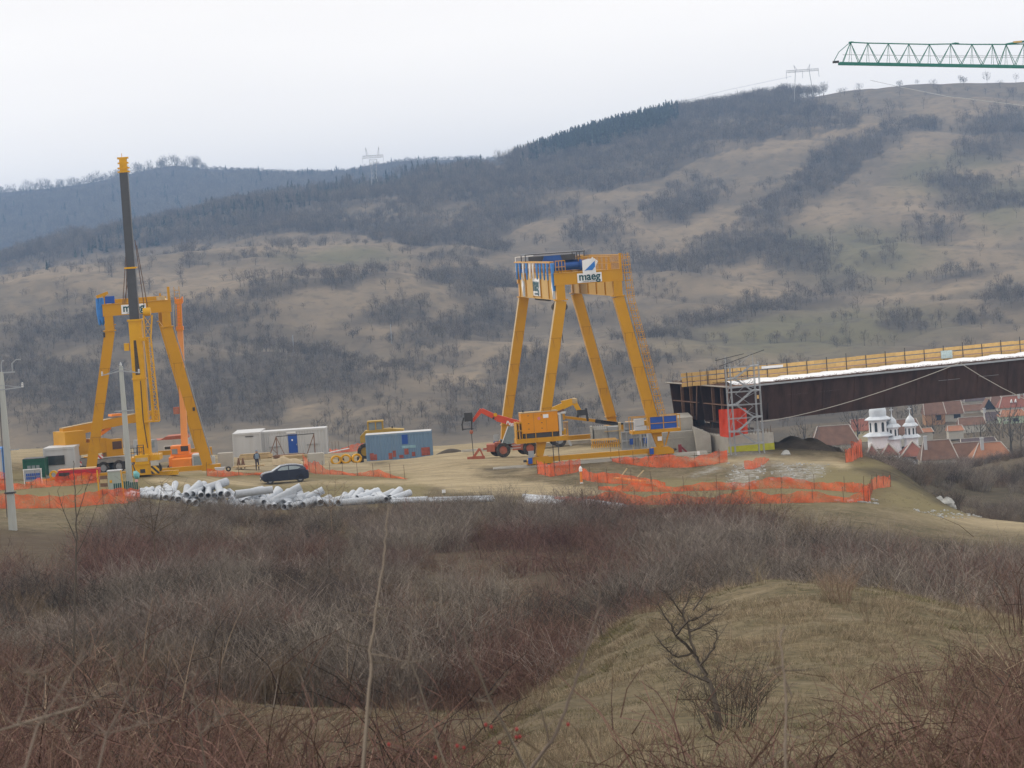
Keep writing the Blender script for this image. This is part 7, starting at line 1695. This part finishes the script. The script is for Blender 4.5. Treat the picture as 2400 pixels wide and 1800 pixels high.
for k in range(260):
    px_, py_ = [(rnd.uniform(1800, 1950), rnd.uniform(1086, 1125)), (rnd.uniform(1700, 1800), rnd.uniform(1085, 1140)), (rnd.uniform(2140, 2300), rnd.uniform(1195, 1215)), (rnd.uniform(1960, 2060), rnd.uniform(1170, 1195))][k % 4]
    d_ = gpix(px_, py_, 225, 262); w_ = P(px_, py_, d_); pv_.append((w_.x, d_, g(w_.x, d_)))
q = MB()
for p in pv_:
    s_ = rnd.uniform(.05, .16); q.box(p, (s_ * 1.5, s_, s_), Matrix.Rotation(rnd.random() * 3, 3, 'Z') @ Matrix.Rotation(rnd.random(), 3, 'X'))
tag(q.build("rubble", m_rock, None), "loose pale stones strewn over the grey rubble patches and bank", None, None, "stuff")
m_soil = mat("dark_soil", (.075, .060, .044), .95, var=.3, scale=1.2, bump=.6, bscale=3)
o = MB().grid(lambda u, v: Vector((u * 7.5 - .3, v * 8, (1.3 * math.sin(math.pi * min(1, u * 1.05)) ** .8 * math.sin(math.pi * v) + .15 * math.sin(u * 23 + v * 7) * math.sin(3.1 * v)) - .2)), 40, 16).build("soil_mound", m_soil, None, True); o.location = P(1782, 1066, 268); tag(o, "dark soil mound behind the stair tower under the bridge", "mound"); o.location.z = g(o.location.x + 5, 268) - .1
o = MB().grid(lambda u, v: Vector((u * 3, v * 2, .5 * math.sin(math.pi * u) * math.sin(math.pi * v))), 20, 10).build("soil_mound", m_soil, None, True); o.location = P(1020, 1068, 300); tag(o, "low dark bank of soil right of the blue container", "mound")
# ------------------------------------------------------------------ village in the valley
m_roofs = [mat("old_brown_tiles", (.165, .090, .058), .9, var=.2, scale=.8, dirt=.4, dirtcol=(.09, .065, .058)), mat("red_tiles", (.26, .095, .062), .85, var=.15, scale=.6, dirt=.3, dirtcol=(.2, .08, .06)),
           mat("orange_tiles", (.33, .15, .08), .85, var=.15, scale=.6, dirt=.3, dirtcol=(.25, .13, .1)), mat("dark_tiles", (.095, .072, .072), .9, var=.2, scale=.8, dirt=.3)]
m_lime = mat("ridge_mortar", (.42, .38, .34), .9, var=.1); m_plast = mat("village_plaster", (.48, .45, .38), .9, var=.12, scale=.5, dirt=.3); m_dkgap = mat("barn_opening", (.025, .028, .035), .8)
m_pgrn = mat("pale_green_plaster", (.42, .50, .36), .9, var=.08); m_ochre = mat("wood_gable", (.36, .20, .10), .85, var=.15)
def house(px, py, wpx, hw, hr, d, dep, roof, label, wall=None, hip=0.0, turn=0, extras=()):
    """px,py: left foot of the eaves wall; wpx width in picture px; ridge parallel to the picture unless turn=1 (gable to the viewer)"""
    hw *= .52; hr *= .52; dep *= .7; a = P(px, py, d); w = wpx * d / FPX; t = thing("village_house", label, "house", a); wm = wall or m_plast
    MB().bx(0, w, 0, dep, -1.5, hw).build("wall", wm, t)
    if turn == 0:
        h0 = hip * w; V_ = [(-.3, -.3, hw), (w + .3, -.3, hw), (w + .3, dep + .3, hw), (-.3, dep + .3, hw), (h0, dep / 2, hw + hr), (w - h0, dep / 2, hw + hr)]
        q = MB().add(V_, [(0, 1, 5, 4), (2, 3, 4, 5), (1, 2, 5), (3, 0, 4), (3, 2, 1, 0)]); rf = q.build("roof", roof, t)
        MB().beam(Vector(V_[4]) + Vector((0, 0, .05)), Vector(V_[5]) + Vector((0, 0, .05)), .2, .14).build("ridge", m_lime, rf)
        for i, j in ((0, 4), (1, 5)): MB().beam(Vector(V_[i]) + Vector((0, -.02, .05)), Vector(V_[j]) + Vector((0, -.02, .05)), .17, .13).build("verge", m_lime, rf)
    else:
        V_ = [(-.3, -.3, hw), (w + .3, -.3, hw), (w + .3, dep, hw), (-.3, dep, hw), (w / 2, -.3, hw + hr), (w / 2, dep, hw + hr)]
        rf = MB().add(V_, [(0, 4, 5, 3), (1, 2, 5, 4), (2, 3, 5), (3, 2, 1, 0)]).build("roof", roof, t); MB().add([(0, -.05, hw), (w, -.05, hw), (w / 2, -.05, hw + hr)], [(0, 1, 2)]).build("gable", m_dkgap if "dark gable" in label else wm, t)
    for e in extras:
        k = e[0]; e = e[:2] + tuple(v * (.52 if j else .8) for j, v in enumerate(e[2:])) if k in ('win', 'open') else e
        if k == 'win': o = MB().bx(e[1] * w, e[1] * w + e[2], -.08, -.02, e[3], e[3] + e[4]).build("window", m_wht2, t); MB().bx(e[1] * w + .08, e[1] * w + e[2] - .08, -.1, -.082, e[3] + .08, e[3] + e[4] - .08).build("pane", m_glass, o)
        if k == 'open': MB().bx(e[1] * w, e[1] * w + e[2], -.08, -.02, e[3], e[3] + e[4]).build("dark_opening", m_dkgap, t)  # near-black panel painting the shade inside the opening
        if k == 'chim': q = MB().bx(e[1] * w - .3, e[1] * w + .3, dep * e[2] - .3, dep * e[2] + .3, hw, hw + hr + .9).bx(e[1] * w - .38, e[1] * w + .38, dep * e[2] - .38, dep * e[2] + .38, hw + hr + .9, hw + hr + 1.05); q.build("chimney", m_wht, rf)
        if k == 'dorm': q = MB().prism([(e[1] * w, hw + hr * .45), (e[1] * w + .6, hw + hr * .45), (e[1] * w + .45, hw + hr * .75)], -.4 + dep * .15, dep * .3); q.build("skylight", m_wht2, rf)
    return t
D = 700
VR = m_roofs
house(1905, 1060, 110, 2.2, 7.5, 660, 9, VR[0], "broad brown-roofed farmhouse behind the bridge's soil mound", hip=.16)
house(1998, 1022, 60, 2.0, 5.0, 720, 8, VR[1], "red-roofed house with cream wall left of the church drum", wall=mat("cream_plaster", (.55, .48, .30), .9), extras=(('win', .2, .9, .6, 1.1),))
house(2080, 1034, 82, 2.5, 6.5, 740, 9, VR[0], "brown hipped roof directly behind the church's right belfry", hip=.1)
house(2170, 990, 46, 3.6, 6.0, 810, 9, VR[0], "brown barn with an orange wooden gable at its left end", wall=m_ochre, extras=(('open', .55, 1.6, .6, 2.6),))
house(2214, 984, 44, 2.6, 6.2, 818, 9, VR[0], "brown-roofed house joined to the barn with a wide dark opening", extras=(('open', .5, 2.2, .4, 2.0),))
house(2208, 955, 60, 2.0, 3.6, 900, 8, VR[2], "faded orange roof tucked just under the bridge girder")
house(2262, 950, 50, 2.0, 4.6, 890, 8, VR[3], "dark grey hipped roof with a white chimney below the girder", hip=.12, extras=(('chim', .05, .5),))
house(2250, 974, 68, 2.0, 3.0, 850, 8, VR[0], "long low brown roof below the dark hipped one", hip=.1)
house(2306, 966, 26, 1.2, 5.4, 840, 8, VR[0], "small brown house with a dark gable facing the camera", turn=1)
house(2322, 963, 34, 2.0, 5.4, 862, 8, VR[0], "brown roof right behind the dark gable", hip=.2)
house(2312, 994, 42, 1.5, 4.0, 800, 8, VR[3], "grey-brown roof with a white ridge left of the pale green house", extras=(('chim', .02, .5),))
house(2346, 994, 62, 3.4, 3.0, 795, 8, VR[2], "pale green house with a salmon roof and an arched gate", wall=m_pgrn, hip=.12, extras=(('win', .1, .8, 1.4, .9), ('win', .22, .8, 1.4, .9), ('open', .45, 1.9, .8, 1.6)))
house(2344, 968, 110, 2.4, 5.6, 850, 9, VR[1], "bright red roofed house with skylights at the right edge", hip=.1, extras=(('dorm', .24, 1), ('dorm', .33, 1), ('chim', .45, .4), ('chim', .58, .4)))
house(2350, 945, 26, 3.0, 1.5, 905, 8, VR[0], "small white house with a dark arched gateway above the red roof", extras=(('open', .2, 2.0, .6, 2.0),))
o = MB().bx(0, 1.2, 0, 1, 0, 3.2).prism([(-.1, 3.2), (1.3, 3.2), (.6, 4.2)], 0, 1).build("chimney_stack", m_wht, None); o.location = P(2336, 940, 880); tag(o, "white chimney stack with a dark opening above the village roofs", "chimney"); MB().bx(.35, .85, -.05, -.01, 1.9, 3.0).build("opening", m_dkgap, o)
house(2162, 1090, 82, 1.5, 6.8, 600, 9, VR[0], "brown roof with white-edged shed dormers right of the church", hip=.12, extras=(('chim', .16, .3),))
house(2240, 1092, 70, 1.5, 6.4, 605, 9, VR[0], "large dull brown roof with a straight white ridge between two gables")
house(2282, 1084, 92, 1.0, 5.4, 590, 9, VR[2], "wide orange-brown hipped roof with a white corner chimney", hip=.22, extras=(('chim', .28, .3),))
house(2256, 1050, 80, 1.0, 2.2, 640, 7, VR[3], "long dark low roof with a pale ridge line behind the white ridge")
house(2160, 1020, 26, 1.2, 1.6, 745, 6, VR[2], "tiny reddish shed roof right of the belfry"); house(2224, 1016, 34, 1.0, 2.2, 752, 6, VR[2], "small bright orange shed roof in the orchard")
house(2250, 1004, 60, 1.2, 3.4, 775, 7, VR[0], "overgrown brown house among orchard trees")
house(2062, 1110, 50, 1.6, 1.6, 612, 8, VR[0], "low brown annex roof at the foot of the white turret")
# church
dC = 640; cb = P(2090, 1082, dC); cb.z -= 1
CH = thing("church", "white orthodox church with domed towers behind the mound", "church", cb)
m_cw = mat("church_white", (.86, .86, .87), .8, var=.05, scale=.5); m_cz = mat("zinc_dome", (.62, .66, .70), .35, var=.1, scale=1, spec=.6)
def S2(px, py, y=0): v = P(px, py, dC) - cb; return Vector((v.x, y, v.z))
def tower(cx, yb, levels, dome, n=8, cross=True):
    """levels: (half width px, top y px); builds prism storeys with flared eaves, then a dome"""
    k = dC / FPX; z0 = S2(cx, yb).z; x0 = S2(cx, yb).x
    tw = MB(); z = z0; res = []
    for (hw_, ty) in levels:
        z1 = S2(cx, ty).z; xx = S2(cx - (yb - ty) * .0, ty).x
        xo = S2(cx, (yb + ty) / 2).x
        tw.lathe([(hw_ * k, z), (hw_ * k, z1)], n, (x0, 0, 0)); res.append((hw_ * k, z, z1)); z = z1
        fl_ = MB().lathe([(hw_ * k * 1.02, z - .05), (hw_ * k * 1.42, z + .05), (hw_ * k * 1.42, z + .2), (hw_ * k * .95, z + .75)], n, (x0, 0, 0)).build("eaves", m_cz, CH); z += .3
    o = tw.build("tower", m_cw, CH)
    r_, zz0, zz1 = res[-1]
    for j in range(n):
        a = math.pi * 2 * (j + .5) / n
        if math.sin(a) < .2:
            rr_ = r_ * math.cos(math.pi / n) + .03; h_ = (zz1 - zz0); q = MB().box((0, 0, 0), (.12, r_ * .28, h_ * .55)).cyl((-.06, 0, h_ * .275), (.06, 0, h_ * .275), r_ * .14, 8); w_ = q.build("window", m_glass, o); w_.location = (x0 + rr_ * math.cos(a), rr_ * math.sin(a), (zz0 + zz1) / 2); w_.rotation_euler = (0, 0, a)
    z = zz1 + .5; pr = [(r * k, z + h * k) for r, h in dome]
    MB().lathe(pr, 16, (x0, 0, 0)).build("dome", m_cz, CH, True)
    if cross:
        zt_ = pr[-1][1]; MB().bx(x0 - .06, x0 + .06, -.05, .05, zt_ - .2, zt_ + 1.3).bx(x0 - .4, x0 + .4, -.049, .049, zt_ + .7, zt_ + .85).build("cross", m_cz, CH)
tower(2062, 1050, [(27, 1022), (22.5, 984)], [(19, 0), (20, 6), (20.5, 16), (18, 24), (12, 28), (2, 31)], 8, False)
tower(2095, 1062, [(19, 1030), (14.5, 1002)], [(10, 0), (11, 5), (10, 11), (6, 16), (2, 20), (.6, 27)], 8)
tower(2137, 1052, [(16.5, 1026), (13.5, 999)], [(9.5, 0), (11, 5), (10, 11), (6, 16), (2, 20), (.6, 27)], 8)
q = MB(); a = S2(2020, 1072); b = S2(2160, 1058); z_ = S2(2090, 1066).z
q.add([(a.x, -6, z_ - 4), (b.x, -6, z_ - 4), (b.x, 8, z_ - 4), (a.x, 8, z_ - 4), (a.x, -6, z_ - .5), (b.x, -6, z_ - .5), (b.x, 8, z_ - .5), (a.x, 8, z_ - .5)], [(0, 1, 5, 4), (1, 2, 6, 5), (2, 3, 7, 6), (3, 0, 4, 7), (4, 5, 6, 7)]); q.build("nave_wall", m_cw, CH)
def hipr(x0, x1, zt_, zb_, y0, y1, M, nm="nave_roof"):
    m_ = (x0 + x1) / 2; o = MB().add([(x0, y0, zb_), (x1, y0, zb_), (x1, y1, zb_), (x0, y1, zb_), (m_, (y0 + y1) / 2 - 1, zt_)], [(0, 1, 4), (1, 2, 4), (2, 3, 4), (3, 0, 4)]).build(nm, M, CH)
    for xx in (x0, x1): MB().beam((xx, y0, zb_ + .1), (m_, (y0 + y1) / 2 - 1, zt_ + .1), .3, .2).build("ridge", m_lime, o)
hipr(S2(2019, 1062).x, S2(2052, 1062).x, S2(2042, 1036).z, S2(2042, 1062).z, -8, -2, VR[1]); hipr(S2(2052, 1060).x, S2(2096, 1060).x, S2(2075, 1034).z, S2(2075, 1061).z, -9, -3, VR[1]); hipr(S2(2096, 1060).x, S2(2162, 1060).x, S2(2120, 1030).z, S2(2125, 1062).z, -10, -2, VR[1])
MB().bx(S2(2050, 1062).x, S2(2110, 1062).x, -9.5, -8, S2(2080, 1084).z, S2(2080, 1062).z).build("porch_wall", m_cw, CH)
MB().lathe([(2.1, S2(0 + 2110, 1086).z), (2.0, S2(2110, 1076).z), (1.0, S2(2110, 1066).z), (.4, S2(2110, 1062).z), (.5, S2(2110, 1060).z), (.1, S2(2110, 1056).z)], 12, (S2(2110, 1070).x, -9, 0)).build("turret_roof", m_cz, CH)
MB().bx(S2(2165, 1050).x, S2(2172, 1050).x, -9, -7, S2(2168, 1069).z, S2(2168, 1048).z).build("chimney", m_cw, CH)
# village orchard trees
for px_, py_, d_, h_, lab in ((2140, 972, 860, 6, "round bare tree behind the belfry cross"), (2010, 1010, 690, 7, "bare tree between the farmhouse and the church"), (2188, 1010, 780, 6, "bare orchard tree below the barn"), (2345, 1030, 640, 8, "dense bare tree right of the low dark roof"),
    (2370, 1022, 650, 9, "tall bare tree at the right edge of the village"), (1888, 1035, 640, 6, "bare tree left of the farmhouse"), (2300, 1030, 660, 6, "small bare tree behind the white ridge"), (2395, 1040, 640, 8, "bare tree cut by the right edge beside the hillside")):
    o = pt[0 if px_ % 2 else 2].copy(); COL.objects.link(o); o.location = P(px_, py_ + h_ * FPX / d_ * .3, d_); s_ = h_ / (8 if px_ % 2 else 5); o.scale = (s_,) * 3; o.rotation_euler = (0, 0, px_); tag(o, lab, "tree"); o.name = "bare_tree"
# ------------------------------------------------------------------ green tower crane jib at the upper right
dJ = 330; jb = P(2560, 150, dJ); k = dJ / FPX
TC = thing("tower_crane", "green lattice jib of a tower crane reaching in from the upper right", "tower crane", (jb.x, dJ, -14))
def S3(px, py, y=0): v = P(px, py, dJ); return Vector((v.x - jb.x, y, v.z + 14))
top = [(1993, 99), (2034, 101), (2082, 102), (2130, 103), (2178, 104), (2228, 103), (2278, 104), (2326, 104), (2358, 104), (2400, 103), (2450, 103), (2500, 103), (2560, 103), (2600, 103)]
bot = lambda px: 150 + (px - 1968) * .016
MB().tube([S3(*p) for p in top], .07, 6).build("top_chord", m_green, TC, True)
for y in (-.65, .65): MB().beam(S3(1966, 149, y), S3(2620, bot(2620), y), .14, .28).build("bottom_chord", m_green, TC)
for i, (x, y_) in enumerate(top[:-1]):
    q = MB(); nx = top[i + 1][0]; pxv = top[i - 1][0] if i else 1958; m0, m1 = (pxv + x) / 2, (x + nx) / 2; A_ = S3(x, y_)
    for y in (-.65, .65): q.beam(A_, S3(m0, bot(m0) - 4, y), .05, .05).beam(A_, S3(m1, bot(m1) - 4, y), .05, .05)
    q.beam(A_, S3(x - 5, bot(x) - 4, -.65), .035, .035).beam(A_, S3(x + 5, bot(x) - 4, .65), .035, .035).beam(S3(m0, bot(m0), -.65), S3(m0, bot(m0), .65), .05, .05)
    q.build("brace", m_green, TC)
MB().beam(S3(1993, 99), S3(1966, 122), .07, .07).beam(S3(1966, 122), S3(1952, 148), .07, .07).beam(S3(1993, 99), S3(1975, 150), .05, .05).build("jib_tip", m_green, TC)
MB().lathe([(.03, -.1), (.28, -.05), (.28, .05), (.03, .1)], 8, S3(1995, 99)).build("sheave", m_green, TC, True); MB().lathe([(.03, -.12), (.4, -.03), (.4, .06), (.03, .12)], 8, S3(2239, 102)).build("sheave", m_green, TC, True)
MB().tube([S3(1975, 128), S3(2200, 131), S3(2600, 130)], .025, 4).tube([S3(2200, 134), S3(2600, 136)], .02, 4).build("trolley_rope", m_gry, TC)
MB().bx(S3(1952, 148).x, S3(1966, 148).x, -.3, .3, S3(1955, 148).z, S3(1955, 143).z).build("end_buffer", m_dkm, TC)
MB().tube([S3(2358, 104), S3(2385, 99), S3(2450, 92), S3(2600, 78)], .12, 6).build("tie_bar", m_green, TC); MB().bx(S3(2375, 99).x, S3(2395, 99).x, -.15, .15, S3(2385, 100).z, S3(2385, 96).z).build("tie_lug", m_wood, TC)
q = MB(); lattice(q, (0, 0, 0), (0, 0, S3(2560, 60).z), 1.6, 1.6, 26, .16, up=(0, 1, 0)); q.build("mast", m_green, TC)
# ------------------------------------------------------------------ pylons and a cable
m_pyl = mat("galvanised_pylon", (.42, .42, .40), .6, var=.05)
def pylon(px, pyb, pyt, d, lab, portal):
    b = P(px, pyb, d); k = d / FPX; H_ = (pyb - pyt) * k; t = thing("pylon", lab, "pylon", b); r_ = .30 if d > 2600 else .34
    if portal:
        wx = H_ * .44
        for s in (-1, 1):
            q = MB().beam((s * wx * .62, 0, 0), (s * wx * .42, 0, H_ * .86), r_ * 1.3, r_ * 1.3); q.build("leg", m_pyl, t)
            MB().beam((s * wx * .42, 0, H_ * .86), (s * wx * .5, 0, H_), r_, r_).beam((s * wx * .3, 0, H_ * .86), (s * wx * .5, 0, H_), r_ * .7, r_ * .7).build("horn", m_pyl, t)
            MB().beam((s * wx * .98, 0, H_ * .84), (s * wx * 1.02, 0, H_ * .64), r_ * .8, r_ * .8).build("insulator", m_pyl, t)
        q = MB(); lattice(q, (-wx, 0, H_ * .84), (wx, 0, H_ * .84), 1, H_ * .055, 9, r_ * .8); q.build("crossarm", m_pyl, t)
        MB().beam((0, 0, H_ * .84), (0, 0, H_ * .64), r_ * .8, r_ * .8).build("insulator", m_pyl, t)
    else:
        q = MB(); lattice(q, (0, 0, -2), (0, 0, H_ * .45), H_ * .18, H_ * .12, 5, r_, H_ * .09, H_ * .06, up=(0, 1, 0)); lattice(q, (0, 0, H_ * .45), (0, 0, H_ * .74), H_ * .10, H_ * .06, 4, r_ * .8, H_ * .16, H_ * .06, up=(0, 1, 0)); q.build("body", m_pyl, t)
        wx = H_ * .22; q = MB(); lattice(q, (-wx, 0, H_ * .8), (wx, 0, H_ * .8), 1, H_ * .05, 8, r_ * .8); q.build("crossarm", m_pyl, t)
        for s in (-1, 1):
            MB().beam((s * H_ * .13, 0, H_ * .82), (s * H_ * .14, 0, H_), r_, r_).beam((s * H_ * .09, 0, H_ * .82), (s * H_ * .14, 0, H_), r_ * .7, r_ * .7).build("horn", m_pyl, t); MB().beam((s * wx, 0, H_ * .79), (s * wx, 0, H_ * .66), r_ * .6, r_ * .6).build("insulator", m_pyl, t)
    return t
pylon(880, 456, 345, 2500, "tall lattice pylon rising above the dark forest belt at the centre left", False)
pylon(1885, 238, 152, 2450, "portal pylon on the wooded crest left of the crane jib", True)
def wire(pts, r_, lab):
    W = [P(*p) for p in pts]; o = MB().tube([w - W[0] for w in W], r_, 4).build("power_line", m_gry, None); o.location = W[0]; tag(o, lab, "power line")
wire([(1855, 179, 2450), (1700, 212, 2600), (1500, 262, 2750), (1290, 345, 2900)], .10, "thin power line sagging left from the portal pylon")
wire([(2040, 188, 700), (2120, 206, 650), (2220, 226, 600), (2420, 250, 560)], .05, "dark cable slanting down over the hill crest at the upper right")
for px_, d_, h_, lab in ((694, 1230, 7, "thin pale pole on the low hump behind the office container"), (925, 1300, 8, "thin pale pole on the slope above the yellow loader")):
    p = P(px_, 900, d_); z_ = float(hz(np.array([p.x]), np.array([d_ * 1.0]))[0]); o = MB().cyl((0, 0, -1), (0, 0, h_), .16, 6).build("pole", m_gry, None); o.location = (p.x, d_, z_); tag(o, lab, "pole")
